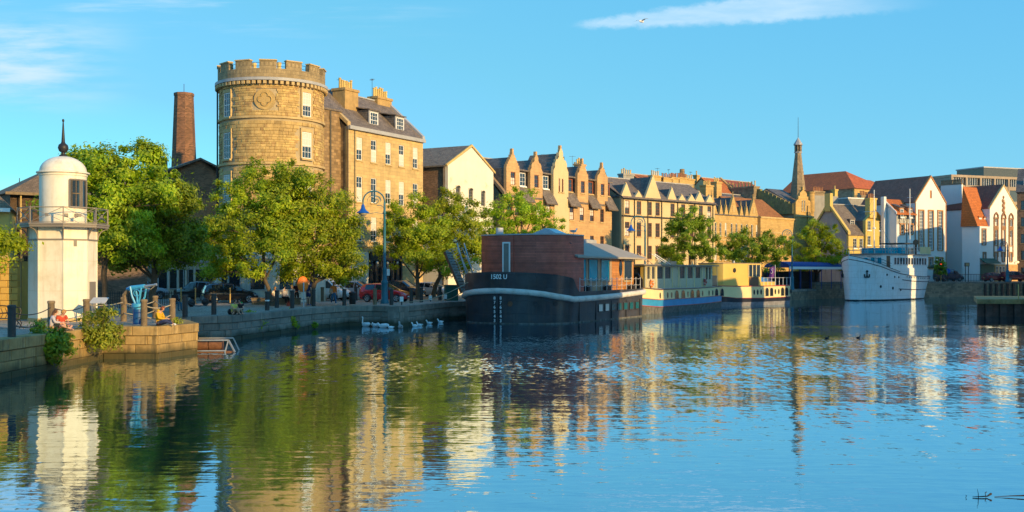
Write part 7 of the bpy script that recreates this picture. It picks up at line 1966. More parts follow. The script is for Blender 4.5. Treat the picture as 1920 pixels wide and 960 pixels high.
# ------------------------------------------------------------ things standing on the quay
def quay_things():
    D = 51; t = thing('harpoon_gun', 'bright blue harpoon gun on a round pedestal with its grey barrel pointing right', 'gun', (X(259,D),D,QZ), -.25)
    MB().lathe([(.24,0),(.24,.72),(.2,.73)], 20).build('lower_pedestal', MT['gun_deep'], t, smooth=True)
    MB().lathe([(.235,.725),(.235,.8),(.3,.82),(.3,.98),(.26,1.0),(0,1.0)], 20).build('upper_pedestal', MT['gun_blue'], t, smooth=True)
    y = MB()
    for s in (-.2,.2): y.tube([(.28*.3,s*.5,1.0),(-.02+.25,s,1.3),(.3,s,1.75)],.045,7).tube([(-.1,s*.5,1.0),(-.2,s,1.35),(-.3,s,1.8)],.05,7)
    y.build('yoke', MT['gun_blue'], t, smooth=True)
    b = MB().cyl((-.38,0,1.72),(.35,0,1.82),.13,.1,12).cyl((-.6,0,1.66),(-.38,0,1.72),.09,.13,10); b.build('breech', MT['gun_blue'], t, smooth=True)
    MB().cyl((.35,0,1.81),(.98,0,1.9),.075,.05,10).cyl((.9,0,1.89),(1.0,0,1.905),.07,.06,10).build('barrel', MT['steel'], t, smooth=True)
    w = MB(); w.tube([(.08+.16*cos(q*pi/9),-.24,1.5+.16*sin(q*pi/9)) for q in range(18)],.022,5,closed=True).tube([(.05+.22*cos(q*pi/9),.24,1.72+.14*sin(q*pi/9)) for q in range(18)],.02,5,closed=True); w.build('hand_wheel', MT['gun_blue'], t, smooth=True)
    MB().tube([(-.5,0,1.65),(-.75,.0,1.4),(-.7,0,.95)],.11,7).build('shoulder_rest', MT['wood_grey'], t, smooth=True)
    MB().tube([(.35,0,1.74),(.7,-.04,1.68),(.92,0,1.85)],.015,4).build('line', MT['rope'], t)
    # information board
    D = 52.3; t = thing('information_board', 'slanted pale information board on a thin frame right of the lighthouse', 'sign', (X(186,D),D,QZ), -.2)
    b = MB().add([(-.42,-.2,1.0),(.42,-.2,1.0),(.42,.18,1.25),(-.42,.18,1.25),(-.42,-.2,.96),(.42,-.2,.96),(.42,.18,1.21),(-.42,.18,1.21)],[(0,1,2,3),(7,6,5,4),(0,4,5,1),(1,5,6,2),(2,6,7,3),(3,7,4,0)]); b.build('panel', MT['ltgrey'], t)
    MB().beam((-.36,0,0),(-.36,0,1.1),.05).beam((.36,0,0),(.36,0,1.1),.05).beam((-.36,.1,.05),(.36,.0,.7),.025).beam((-.36,-.15,1.0),(-.36,0,.4),.03).beam((.36,-.15,1.0),(.36,0,.4),.03).build('frame', MT['steel'], t)
    # orange lifebuoy housing on its pole
    D = 76.5; t = thing('lifebuoy_housing', 'bright orange oval lifebuoy housing on a pale pole by the quay edge', 'lifebuoy', (X(568.5,D),D,QZ), .4)
    MB().cyl((0,-.16,0),(0,-.16,1.75),.045,n=8).build('pole', MT['ltgrey'], t, smooth=True)
    MB().ball((-.02,0,1.62),.5,20,12,sc=(.72,.2,1.06)).build('housing', MT['orange'], t, smooth=True)
    MB().tube([(-.02+.37*cos(q*pi/12),0,1.62+.54*sin(q*pi/12)) for q in range(24)],.03,6,closed=True).build('seam', MT['orange'], t, smooth=True)
    # litter bin, green cabinet
    D = 83; t = thing('litter_bin', 'black round litter bin left of the red car', 'bin', (X(661,D),D,QZ))
    MB().lathe([(.22,0),(.25,.05),(.27,.78),(.29,.8),(.29,.9),(.2,.98),(0,1.0)],16).build('body', MT['black'], t, smooth=True); MB().lathe([(.275,.6),(.285,.62),(.275,.66)],16).build('band', MT['iron'], t)
    D = 93; t = thing('cabinet', 'green metal cabinet beside the gangway foot', 'cabinet', (X(846,D),D,QZ), .3)
    MB().box(-.55,.55,-.35,.35,0,1.3).build('body', MT['green_box'], t); MB().box(-.6,.6,-.4,.4,1.303,1.38).build('lid', MT['green_box'], t); MB().box(-.01,.01,-.37,-.35,.05,1.25).build('door_gap', MT['black'], t)
    # stone bench blocks
    D = 82; t = thing('stone_bench', 'low dark stone bench block under the seated group', 'bench', (X(516,D),D,QZ), .12)
    MB().box(-1.75,1.9,-.3,.35,0,.44).build('seat_block', MT['darkstone'], t); MB().box(-1.8,1.95,-.34,.4,.444,.52).build('slab', MT['wood_grey'], t)
    # black iron balls and pale posts
    for px, D, lab in ((359,76.5,'black iron ball on the cobbles right of the dark seated figure, left one'),(385,79,'black iron ball on the cobbles in front of the dark cars, right one')):
        t = thing('iron_ball', lab, 'ball', (X(px,D),D,QZ), 0, 'iron balls on the cobbles')
        MB().ball((0,0,.3),.28,18,12).build('ball', MT['black'], t, smooth=True); MB().lathe([(.16,0),(.12,.05),(.1,.08)],12).build('base', MT['iron'], t)
    for px, D, lab in ((339.5,84,'pale slim post before the brown black car, left of two'),(366.5,84,'pale slim post before the brown black car, right of two'),(382.5,86,'pale slim post at the rear of the black hatchback'),(431.5,84,'pale slim post before the rear wheel of the black hatchback')):
        t = thing('barrier_post', lab, 'post', (X(px,D),D,QZ), 0, 'pale posts before the dark cars')
        MB().cyl((0,0,0),(0,0,1.15),.05,n=8).build('post', MT['pot'], t); MB().ball((0,0,1.2),.075,8,6).build('knob', MT['pot'], t); MB().cyl((0,0,0),(0,0,.04),.14,n=10).build('foot', MT['iron'], t)
    # railings and gate left
    D = 72; t = thing('railing', 'dark iron railing with thin bars under the trees right of the lighthouse', 'railing', (X(190,D),D,QZ))
    L = X(330,D)-X(190,D)
    MB().box(0,L,-.02,.02,1.05,1.1).box(0,L,-.02,.02,.12,.16).build('rail', MT['iron'], t)
    bm = MB().box(-.015,.015,-.015,.015,.02,1.2).mesh('bar', MT['iron'])
    for i in range(34): ob('bar', bm, t, (L*i/33,0,0))
    D = 66; t = thing('gate', 'dark mesh gate between the ochre wall and the lighthouse', 'gate', (X(34,D),D,QZ))
    L = .95; MB().box(0,.06,-.03,.03,0,1.9).box(L-.06,L,-.03,.03,0,1.9).box(0,L,-.02,.02,1.85,1.92).box(0,L,-.02,.02,.95,1.0).build('frame', MT['iron'], t)
    bm = MB().box(-.012,.012,-.01,.01,.05,1.85).mesh('bar', MT['iron'])
    for i in range(8): ob('bar', bm, t, (.1+i*.11,0,0))
    bm = MB().box(.06,L-.06,-.012,.012,-.01,.01).mesh('cross_bar', MT['iron'])
    for i in range(6): ob('cross_bar', bm, t, (0,0,.15+i*.14))
    MB().box(-.2,1.3,-.06,.06,2.6,2.72).build('lintel', MT['pot'], t)
    D = 57.5; t = thing('cafe_chair', 'dark cafe chair left of the lighthouse base', 'chair', (X(50,D),D,QZ), .5)
    for x, y in ((-.2,-.2),(.2,-.2),(-.2,.2),(.2,.2)): MB().cyl((x,y,0),(x,y*.95,.45),.018,n=6).build('leg', MT['iron'], t)
    MB().box(-.24,.24,-.24,.24,.45,.49).build('seat', MT['wood_black'], t); MB().prismy([(-.0,.0),(.04,.0),(.16,.5),(.12,.5)],-.24,.24).build('backrest', MT['wood_black'], t, (.2,0,.49))
    D = 47; t = thing('iron_bench', 'curly wrought iron bench cut off by the left edge', 'bench', (X(12,D)-.3,D,QZ), .1)
    a = MB()
    for s in (-.9,.75):
        a.tube([(s,-.3,0),(s+.1,-.15,.3),(s,-.25,.45),(s,.2,.42),(s+.05,.3,.8),(s,.28,.92)],.022,5).tube([(s,.25,0),(s+.15,.1,.25),(s,.2,.42)],.022,5)
    a.tube([(.75,-.2,.42),(.95,-.25,.2),(1.1,-.2,.02)],.022,5)
    a.build('end_frame', MT['iron'], t, smooth=True)
    for i in range(5): MB().box(-.9,.75,-.28+i*.1,-.21+i*.1,.44,.47).build('seat_slat', MT['wood_grey'], t)
    b = MB()
    for i in range(9): x = -.8+i*.19; b.tube([(x,.27,.47),(x+.08,.3,.65),(x-.02,.3,.9)],.013,4)
    b.tube([(-.9,.29,.92),(0,.3,1.02),(.75,.29,.92)],.022,5); b.build('backrest', MT['iron'], t)
    t = thing('life_sign', 'small white notice post behind the red car roof', 'sign', (X(728,88),88,QZ))
    MB().cyl((0,0,0),(0,0,2.7),.03,n=6).build('post', MT['iron'], t); MB().box(-.12,.12,-.04,-.03,2.2,2.75).build('plate', MT['white'], t)
quay_things()
def far_quay():
    D = 173.4
    t = thing('railing', 'dark iron railing along the top of the tall harbour wall', 'railing', (X(1752,D),D,2.42), .115)
    L = 9.4; MB().box(0,L,-.03,.03,1.15,1.22).box(0,L,-.02,.02,.15,.2).build('rail', MT['iron'], t)
    bm = MB().box(-.02,.02,-.02,.02,0,1.2).mesh('bar', MT['iron'])
    for i in range(36): ob('bar', bm, t, (L*i/35,0,0))
    t = thing('traffic_light', 'traffic light showing red in front of the tall white gable', 'traffic light', (X(1764,174.5),174.5,2.42))
    MB().cyl((0,0,0),(0,0,2.2),.09,n=8).build('post', MT['pot'], t); MB().box(-.4,.4,-.2,.2,1.8,3.2).build('backing_board', MT['black'], t)
    MB().cyl((0,-.21,2.85),(0,-.26,2.85),.16,n=12).build('red_lamp', MT['lit_red'], t); MB().cyl((0,-.21,2.15),(0,-.24,2.15),.16,n=12).build('lens', MT['iron'], t)
    t = thing('sign_gantry', 'dark timber sign frame with a pale lantern box before the blank white wall', 'sign', (X(1813,173.8),173.8,2.42))
    MB().cyl((-.25,0,0),(-.25,0,3.1),.07,n=6).cyl((.25,0,0),(.25,0,3.1),.07,n=6).build('post', MT['wood_black'], t); MB().box(-.36,.36,-.15,.15,2.5,3.1).build('frame', MT['wood_black'], t); MB().box(-.26,.26,-.18,-.152,2.6,3.0).build('panel', MT['pinkstone'], t)
    t = thing('round_sign', 'round blue sign on a short post beside the traffic light', 'sign', (X(1777,174.2),174.2,2.42))
    MB().cyl((0,0,0),(0,0,1.6),.05,n=6).build('post', MT['iron'], t); MB().cyl((0,-.06,1.75),(0,-.02,1.75),.42,n=20).build('disc', MT['lamp_blue'], t)
    for px, lab in ((1752,'dark market parasol behind the stern of the white ship'),):
        t = thing('parasol', lab, 'parasol', (X(px,175),175,2.42)); MB().cyl((0,0,0),(0,0,2.6),.05,n=6).build('pole', MT['iron'], t); MB().lathe([(0,2.9),(1.3,2.35),(1.3,2.2)],10).build('cover', MT['green_dark'], t)
    for px, D, h, lab in ((1757,172.8,4.0,'slim dark conifer in a pot right of the white ship'),(1769,173.0,3.6,'small dark conifer in a pot before the tall white gable')):
        t = thing('potted_tree', lab, 'tree', (X(px,D),D,2.42), 0, 'potted conifers on the harbour wall')
        leaves('crown',[(0,0,h*.35+.4,.5,.5,h*.3),(0,0,h*.65+.3,.32,.32,h*.3)],1400,.12,int(px),'leaf_dark',t,tuft=.15,ntuft=30)
        MB().cyl((0,0,0),(0,0,h*.6),.06,n=6).build('trunk', MT['bark'], t); MB().lathe([(.25,0),(.32,.5),(.28,.5)],10).build('pot', MT['black'], t)
    t = thing('service_van', 'dark van with a blue stripe behind the stern of the white ship', 'van', (X(1778,176),176,2.42), .1)
MT['lit_red'] = mat('red lens', (.7,.03,.02), .4)
MT['green_dark'] = mat('dark green cloth', (.02,.05,.03), .8)
def emit(m, c, s):
    P = m.node_tree.nodes['Principled BSDF']; P.inputs['Emission Color'].default_value = col4(c); P.inputs['Emission Strength'].default_value = s
emit(MT['lit_red'], (1,.05,.02), 1.5)
far_quay()

# ------------------------------------------------------------ cars
ST = {
 'hatch': [(-1.98,.72,.34,.70,.62,.76),(-1.93,.80,.26,.92,.66,1.0),(-1.80,.83,.24,.97,.60,1.30),(-1.5,.845,.22,.96,.60,1.44),(-.6,.85,.22,.93,.61,1.49),(.15,.85,.22,.91,.60,1.45),(.55,.85,.22,.90,.62,1.24),(.98,.84,.22,.90,.72,.97),(1.5,.82,.22,.80,.70,.86),(1.85,.76,.24,.66,.6,.74),(2.0,.66,.34,.52,.52,.58)],
 'suv': [(-2.2,.78,.4,.85,.70,.95),(-2.13,.86,.32,1.05,.72,1.25),(-1.95,.88,.3,1.08,.68,1.58),(-1.6,.89,.28,1.06,.66,1.68),(-.4,.9,.28,1.04,.67,1.72),(.35,.9,.28,1.02,.66,1.66),(.75,.9,.28,1.02,.7,1.36),(1.15,.89,.28,1.02,.78,1.09),(1.75,.87,.28,.94,.76,1.0),(2.1,.82,.32,.78,.68,.86),(2.25,.7,.42,.6,.58,.68)],
 'van': [(-2.4,.86,.35,1.0,.84,1.05),(-2.38,.9,.3,1.05,.8,1.95),(-2.2,.91,.28,1.05,.8,2.02),(-1,.92,.28,1.05,.81,2.05),(.6,.92,.28,1.05,.8,2.0),(1.0,.92,.28,1.05,.8,1.75),(1.5,.9,.28,1.05,.82,1.18),(1.9,.88,.28,.98,.78,1.05),(2.25,.82,.32,.78,.7,.86),(2.4,.72,.42,.6,.6,.68)]}
WIN = {'hatch': ((-1.42,-.62),(-.55,.12),(.18,.80)), 'suv': ((-1.55,-.75),(-.66,.2),(.27,.98)), 'van': ((.35,1.35),)}
def carpaint(name, c): return mat(name, c, .22, var=.04, spec=.6, coat=.8)
WHEEL = {}
def car(label, style, px, D, rz, paint, base=QZ, cat='car', sc=1.0, name='parked_car', group='cars parked along the street'):
    t = thing(name, label, cat, (X(px,D),D,base), rz, group)
    if sc != 1: t.scale = (sc,)*3
    s = ST[style]; rows = []
    def sec(q):
        x, w, zb, zl, wr, zr = q
        return [(x,w*.86,zb),(x,w,zb+(zl-zb)*.35),(x,w*1.01,zb+(zl-zb)*.72),(x,w*.96,zl),(x,(w*.96*.15+wr*.85),zl+(zr-zl)*.85),(x,wr*.86,zr-.01),(x,wr*.45,zr+.02)]
    for q in s:
        h = sec(q); rows.append(h+[(x,-y,z) for x,y,z in reversed(h)])
    b = loft(rows, closed=True); n = len(rows[0])
    b.add(rows[0],[list(range(n))]); b.add(rows[-1],[list(range(n-1,-1,-1))])
    b.build('body', paint, t, smooth=True)
    def at(x):
        for a, c in zip(s, s[1:]):
            if a[0] <= x <= c[0]:
                f = (x-a[0])/(c[0]-a[0]); return [a[i]+(c[i]-a[i])*f for i in range(6)]
    for sgn in (1,-1):
        for x0, x1 in WIN[style]:
            m = MB(); k = 4; P = []
            for i in range(k+1):
                h = sec(at(x0+(x1-x0)*i/k)); lo = Vector(h[3]); hi = Vector(h[4])
                for q in (.08,.97): p = lo.lerp(hi,q); P.append((p.x,sgn*(p.y+.012),p.z+.004))
            m.add(P,[(2*i,2*i+2,2*i+3,2*i+1) for i in range(k)]); m.build('side_window', MT['glass'], t)
        xm = WIN[style][-1][1]+.08
        h = sec(at(xm)); MB().ball((h[3][0]-.1,sgn*(h[3][1]+.1),h[3][2]+.06),.1,8,6,sc=(.6,1,.7)).build('wing_mirror', paint, t, smooth=True)
        q = s[-2]; MB().ball((q[0]-.06,sgn*q[1]*.8,q[3]-.02),.14,8,6,sc=(1.2,.9,.6)).build('headlight', MT['ltgrey'], t, smooth=True)
        q = s[1]; MB().ball((q[0]+.03,sgn*q[1]*.9,q[3]-.05),.13,8,6,sc=(.5,.6,1.1)).build('tail_light', MT['tail_red'], t, smooth=True)
    fi = 5 if style != 'van' else 4
    def scr(i0, i1, nm):
        a, c = rows[i0], rows[i1]
        A = [Vector(a[j]) for j in (4,5,6,7,8,9)]; C = [Vector(c[j]) for j in (4,5,6,7,8,9)]
        off = Vector((.015 if i1 > i0 and nm == 'windscreen' else -.015,0,.012))
        m = MB(); m.add([p.lerp(q,.06)+off for p,q in zip(A,C)]+[p.lerp(q,.97)+off for p,q in zip(A,C)],[(i,i+1,7+i,6+i) for i in range(5)]); m.build(nm, MT['glass'], t, smooth=True)
    scr(fi, fi+2, 'windscreen') if style == 'van' else (scr(5,7,'windscreen'))
    scr(1, 2, 'rear_window') if style == 'van' else scr(3,1,'rear_window')
    R = .31 if style == 'hatch' else .35
    key = R
    if key not in WHEEL:
        rim = MB().cyl((0,-.045,0),(0,.095,0),R*.2,n=10)
        for i in range(5): a = 2*pi*i/5; rim.beam((0,.085,0),(R*.62*cos(a),.085,R*.62*sin(a)),.03,.075)
        rim.tube([(R*.64*cos(2*pi*i/20),.08,R*.64*sin(2*pi*i/20)) for i in range(20)],.028,5,closed=True)
        WHEEL[key] = (MB().lathe([(R*.55,-.1),(R*.9,-.1),(R,-.06),(R,.06),(R*.9,.1),(R*.68,.1),(R*.66,.05),(0,.04)],22).mesh('wheel', MT['black'], True), rim.mesh('rim', MT['alloy'], True))
    wb = -1.22 if style == 'hatch' else -1.38
    for x in (wb, -wb+.05):
        for sgn in (1,-1):
            w = at(x)[1]
            wo = ob('wheel', WHEEL[key][0], t, (x,sgn*(w-.06),R), rot=(-pi/2*sgn,0,0)); 
            ob('rim', WHEEL[key][1], wo, (0,0,0), rot=(pi/2,0,0))
            MB().lathe([(R+.015,-.02),(R+.07,-.02),(R+.07,.02),(R+.015,.02)],18,a0=-.15,a1=pi+.15).build('wheel_arch', MT['black'], t, (x,sgn*(w+.0),R), 0).rotation_euler = (pi/2,0,0)
    MB().box(s[-1][0]-.06,s[-1][0]+.02,-.45,.45,.36,.5).build('grille', MT['black'], t)
    MB().box(s[0][0]-.03,s[0][0]+.01,-.26,.26,s[0][2]+.22,s[0][2]+.33).build('number_plate', MT['boat_yellow'], t)
    MB().box(s[-1][0],s[-1][0]+.035,-.26,.26,.4,.5).build('number_plate', MT['white'], t)
    return t
MT['tail_red'] = mat('tail lamp red', (.3,.01,.01), .2)
MT['alloy'] = mat('alloy wheel', (.45,.45,.46), .35, metal=.6)
P_black = carpaint('black car paint', (.012,.012,.016)); P_brown = carpaint('dark brown car paint', (.03,.02,.018)); P_red = carpaint('red car paint', (.72,.012,.02))
P_white = carpaint('white car paint', (.72,.73,.74)); P_silver = carpaint('silver blue car paint', (.42,.48,.54)); P_navy = carpaint('navy car paint', (.02,.03,.06)); P_blue = carpaint('blue car paint', (.08,.2,.4)); P_wine = carpaint('wine red car paint', (.16,.01,.02))
car('dark brown estate parked facing left behind the black hatchback', 'suv', 372, 93.5, pi-.5, P_brown)
car('black hatchback parked with its front to the right behind the pair', 'hatch', 431, 86.5, .42, P_black, sc=1.08)
car('bright red hatchback parked behind the tall teal lamp post', 'hatch', 723, 89.2, -.30, P_red, sc=1.05)
car('white van parked behind the tree stems', 'van', 607, 93, -.35, P_white, cat='van', name='parked_van')
car('silver white car parked just left of the red hatchback', 'suv', 668, 97, -.4, P_silver)
car('dark blue people carrier parked behind the red hatchback', 'suv', 755, 103, -.5, P_navy)
car('blue car with red tail lamps parked under the dark tree', 'hatch', 222, 96, 2.6, P_blue)
car('pale blue car parked behind the iron railing under the dark tree', 'suv', 268, 99, .4, P_silver)
car('blue car seen through the dark mesh gate', 'hatch', 48, 84, 1.2, P_blue)
car('red car half hidden right behind the lighthouse', 'hatch', 186, 92, 1.3, P_red)
car('wine red car parked on the far quay, left of two', 'hatch', 1866, 176, .15, P_wine, 2.42)
car('wine red car parked on the far quay, cut by the right edge', 'suv', 1903, 175, .1, P_wine, 2.42)
far_van = [o for o in bpy.data.objects if o.name == 'service_van'][0]; bpy.data.objects.remove(far_van)
car('dark van parked behind the stern of the white ship', 'van', 1779, 177, .2, P_navy, 2.42, 'van', name='parked_van')
car('white car parked under the trees behind the green cabinet', 'hatch', 812, 108, -.5, P_white)

# ------------------------------------------------------------ people
def skinmesh(name, pts, rad, edges, mt, parent, level=1):
    me = bpy.data.meshes.new(name)
    me.from_pydata([tuple(p) for p in pts], edges, [])
    o = ob(name, me, parent)
    o.modifiers.new('skin', 'SKIN')
    sv = me.skin_vertices[0].data
    for i, r in enumerate(rad): sv[i].radius = (r, r); sv[i].use_root = (i == 0)
    o.modifiers['skin'].use_smooth_shade = True
    sb = o.modifiers.new('subdivision', 'SUBSURF'); sb.levels = level; sb.render_levels = level
    me.materials.append(mt)
    return o
def cloth(n, c): return mat(n, c, .85, var=.08, scale=6, bump=.15, bscale=20)
POSE = {
 'stand': dict(pel=(0,0,.93),spi=(0,.0,1.12),che=(0,0,1.33),nek=(0,0,1.47),hd=(0,-.02,1.62),eL=(.25,.03,1.15),wL=(.24,-.08,.92),eR=(-.25,.03,1.15),wR=(-.24,-.08,.92),kL=(.1,-.02,.5),aL=(.11,.02,.09),kR=(-.1,-.02,.5),aR=(-.11,.02,.09)),
 'walk': dict(pel=(0,0,.91),spi=(0,-.02,1.1),che=(0,-.03,1.31),nek=(0,-.04,1.45),hd=(0,-.07,1.6),eL=(.24,.1,1.15),wL=(.24,.04,.92),eR=(-.24,-.08,1.13),wR=(-.23,-.28,.98),kL=(.09,-.16,.5),aL=(.1,-.22,.1),kR=(-.09,.06,.49),aR=(-.1,.3,.16)),
 'bench': dict(pel=(0,0,.56),spi=(0,0,.74),che=(0,-.03,.95),nek=(0,-.05,1.09),hd=(0,-.08,1.23),eL=(.24,-.06,.76),wL=(.15,-.26,.66),eR=(-.24,-.06,.76),wR=(-.15,-.26,.66),kL=(.12,-.42,.55),aL=(.12,-.44,.09),kR=(-.12,-.42,.55),aR=(-.12,-.40,.09)),
 'ground': dict(pel=(0,0,.12),spi=(0,.03,.3),che=(0,-.02,.52),nek=(0,-.07,.65),hd=(0,-.15,.78),eL=(.24,-.12,.36),wL=(.1,-.34,.34),eR=(-.24,-.12,.36),wR=(-.1,-.34,.34),kL=(.15,-.42,.36),aL=(.13,-.62,.07),kR=(-.15,-.42,.34),aR=(-.13,-.66,.07)),
 'cross': dict(pel=(0,0,.12),spi=(0,.05,.3),che=(0,-.0,.53),nek=(0,-.08,.66),hd=(0,-.19,.76),eL=(.25,-.12,.35),wL=(.09,-.38,.33),eR=(-.25,-.12,.35),wR=(-.07,-.38,.33),kL=(.26,-.42,.2),aL=(.05,-.55,.08),kR=(-.22,-.46,.22),aR=(.08,-.70,.07)),
 'edge': dict(pel=(0,0,.12),spi=(0,.03,.3),che=(0,-.02,.52),nek=(0,-.05,.65),hd=(0,-.1,.79),eL=(.25,-.06,.34),wL=(.13,-.28,.26),eR=(-.25,-.06,.34),wR=(-.13,-.28,.26),kL=(.12,-.44,.16),aL=(.12,-.5,-.28),kR=(-.12,-.44,.16),aR=(-.12,-.52,-.28))}
def person(label, px, D, rz, pose, top, bottom, hair, sleeves='long', legs='long', shoe=None, hairlen=0, hat=None, base=QZ, scale=1.0, extra=None, name='person', cat='person', skin='skin', hood=None, over=None):
    t = thing(name, label, cat, (X(px,D),D,base), rz, 'people on the quay')
    t.scale = (scale,)*3
    J = {k: Vector(v) for k, v in POSE[pose].items()}
    if over: J.update({k: Vector(v) for k, v in over.items()})
    up = (J['nek']-J['spi']).normalized()
    sh = J['che']+up*.07
    pts, rad, ed, idx = [], [], [], {}
    def v(n, p, r, par=None):
        idx[n] = len(pts); pts.append(Vector(p)); rad.append(r)
        if par is not None: ed.append((idx[par], idx[n]))
    fw = Vector((0,-1,0))
    v('pel',J['pel'],.125); v('spi',J['spi'],.112,'pel'); v('che',J['che'],.13,'spi'); v('nek',J['nek'],.055,'che')
    hd = J['hd']; nh = (hd-J['nek']).normalized()
    v('jaw',J['nek'].lerp(hd,.55)+fw*.012,.07,'nek'); v('hd',hd+nh*.02,.098,'jaw'); v('crown',hd+nh*.095,.065,'hd')
    v('nose',hd+fw*.085-nh*.01,.014,'hd')
    for s, L in ((1,'L'),(-1,'R')):
        v('s'+L,sh+Vector((s*.175,0,0)),.06,'che'); v('e'+L,J['e'+L],.043,'s'+L); v('w'+L,J['w'+L],.029,'e'+L)
        d = (J['w'+L]-J['e'+L]).normalized(); side = d.cross(Vector((0,0,1))); side = (side if side.length > .1 else Vector((0,1,0))).normalized(); nrm = d.cross(side)
        pm = J['w'+L]+d*.07; v('p'+L,pm,.034,'w'+L)
        for f in range(4):
            b = pm+d*.035+side*(.028*(f-1.5)); ln = (.062,.075,.07,.055)[f]
            v('f%s%d'%(L,f),b,.0105,'p'+L); v('g%s%d'%(L,f),b+d*ln*.55+nrm*.012,.0095,'f%s%d'%(L,f)); v('h%s%d'%(L,f),b+d*ln*.9+nrm*.035,.008,'g%s%d'%(L,f))
        tb = J['w'+L]+d*.045-side*.042; v('t'+L,tb,.0115,'p'+L); v('u'+L,tb+d*.04-side*.02,.009,'t'+L)
        v('i'+L,J['pel']+Vector((s*.09,0,-.02)),.09,'pel'); v('k'+L,J['k'+L],.058,'i'+L)
        c = J['k'+L].lerp(J['a'+L],.35); v('c'+L,c,.054,'k'+L); v('a'+L,J['a'+L],.04,'c'+L)
        ft = Vector((0,-.15,-.03)); v('o'+L,J['a'+L]+ft,.034,'a'+L)
    skinmesh('body', pts, rad, ed, MT[skin], t)
    def sub(name, chain, m, g=1.14, add=.014, lvl=1):
        P, R, E, ix = [], [], [], {}
        for a, b in chain:
            for n in (a, b):
                if n is not None and n not in ix:
                    if isinstance(n, tuple):
                        p = pts[idx[n[0]]].lerp(pts[idx[n[1]]], n[2]); r = rad[idx[n[0]]]*(1-n[2])+rad[idx[n[1]]]*n[2]
                    else: p = pts[idx[n]]; r = rad[idx[n]]
                    ix[n] = len(P); P.append(p); R.append(r*g+add)
            if b is not None: E.append((ix[a], ix[b]))
        return skinmesh(name, P, R, E, m, t, lvl)
    ch = [('spi',('pel','spi',.35)),('spi','che'),('che',('che','nek',.45))]
    for L in 'LR':
        if sleeves == 'none': ch += [('che',('che','s'+L,.8))]
        else: ch += [('che','s'+L), ('s'+L, 'e'+L if sleeves == 'long' else ('s'+L,'e'+L,.6))]
        if sleeves == 'long': ch += [('e'+L,'w'+L)]
    sub('top', ch, top)
    ch = []
    for L in 'LR':
        ch += [('pel','i'+L), ('i'+L, 'k'+L if legs == 'long' else ('i'+L,'k'+L,.85))]
        if legs == 'long': ch += [('k'+L,'c'+L),('c'+L,('c'+L,'a'+L,.9))]
    ch = [('pel',('pel','spi',.4))]+ch
    sub('trousers' if legs == 'long' else 'shorts', ch, bottom, 1.12, .012)
    if shoe:
        for L in 'LR': sub('shoe', [('a'+L,'o'+L)], shoe, 1.1, .014)
    if hair:
        h = MB(); q = nh.to_track_quat('Z','Y').to_matrix()
        h.ball((0,0,0),.112,12,8,sc=(.98,1.05,1.0)); me = h.mesh('hair', hair, True)
        for vv in me.vertices: 
            if vv.co.y < -.06 and vv.co.z < .05: vv.co.y = -.045
            if vv.co.z < -.03 and vv.co.y < .02: vv.co *= .8
        o = ob('hair', me, t, hd+nh*.045+Vector((0,.022,0))); 
        if hairlen: MB().tube([hd+Vector((0,.07,.02)),hd+Vector((0,.11,-.12)),hd+Vector((0,.1,-.12-hairlen))],[.075,.08,.03],8).build('long_hair', hair, t, smooth=True)
    if hat: MB().ball(tuple(hd+nh*.075+Vector((0,.01,0))),.113,12,6,sc=(1,1.08,.72)).box(hd.x-.07,hd.x+.07,hd.y-.2,hd.y-.08,hd.z+.075,hd.z+.09).build('cap', hat, t, smooth=True)
    if hood: MB().ball(tuple(J['nek']+Vector((0,.09,.02))),.12,10,6,sc=(1.1,.8,.7)).build('hood', hood, t, smooth=True)
    f = MB()
    for s in (-1,1): f.ball(tuple(hd+fw*.088+Vector((s*.035,0,.012))),.013,6,4).ball(tuple(hd+Vector((s*.1,.01,0))),.026,6,4,sc=(.45,.8,1.2))
    f.mat(1).ball(tuple(hd+fw*.09+Vector((0,0,-.055))),.02,6,4,sc=(1.2,.4,.35))
    f.build('face', [MT['wood_black'], MT['lip']], t)
    return t
MT['lip'] = mat('lip', (.35,.12,.09), .6)
C = {k: cloth(k, c) for k, c in dict(lilac_cloth=(.42,.40,.45), red_cloth=(.45,.06,.03), yellow_cloth=(.58,.33,.015), pale_yellow_cloth=(.58,.55,.12), green_cloth=(.01,.28,.05), black_cloth=(.015,.015,.02),
     navy_cloth=(.02,.03,.09), white_cloth=(.7,.66,.6), maroon_cloth=(.09,.02,.03), orange_cloth=(.75,.17,.02), denim_cloth=(.03,.12,.24), pink_cloth=(.5,.25,.2), teal_cloth=(.03,.12,.2), tan_cloth=(.3,.2,.12)).items()}
HB = mat('brown hair', (.11,.05,.02), .6); HR = mat('auburn hair', (.22,.055,.015), .6); HD = mat('dark hair', (.02,.014,.01), .6); HG = mat('fair hair', (.35,.2,.07), .6); SW = mat('white shoe', (.65,.62,.58), .6); SB = mat('blue shoe', (.03,.1,.35), .6)
MT['bronze'] = mat('dark bronze skin tone', (.05,.035,.025), .5)
person('person in a pale lilac shirt sitting on the quay edge, left of the couple', 98, 45.6, 1.9, 'ground', C['lilac_cloth'], C['black_cloth'], HB, legs='short', hairlen=.02)
person('person in a red top bending forward, right of the seated couple', 115, 45.9, .9, 'cross', C['red_cloth'], C['pink_cloth'], HG, sleeves='short', legs='short')
person('person in a mustard yellow hoodie sitting on the pier corner looking down', 298, 49.9, 1.35, 'cross', C['yellow_cloth'], C['navy_cloth'], HR, shoe=SW, hood=C['yellow_cloth'])
person('person in a pale yellow shirt sitting on the quay edge, left of the pair', 438, 62.6, 1.0, 'ground', C['pale_yellow_cloth'], C['tan_cloth'], HB, sleeves='short')
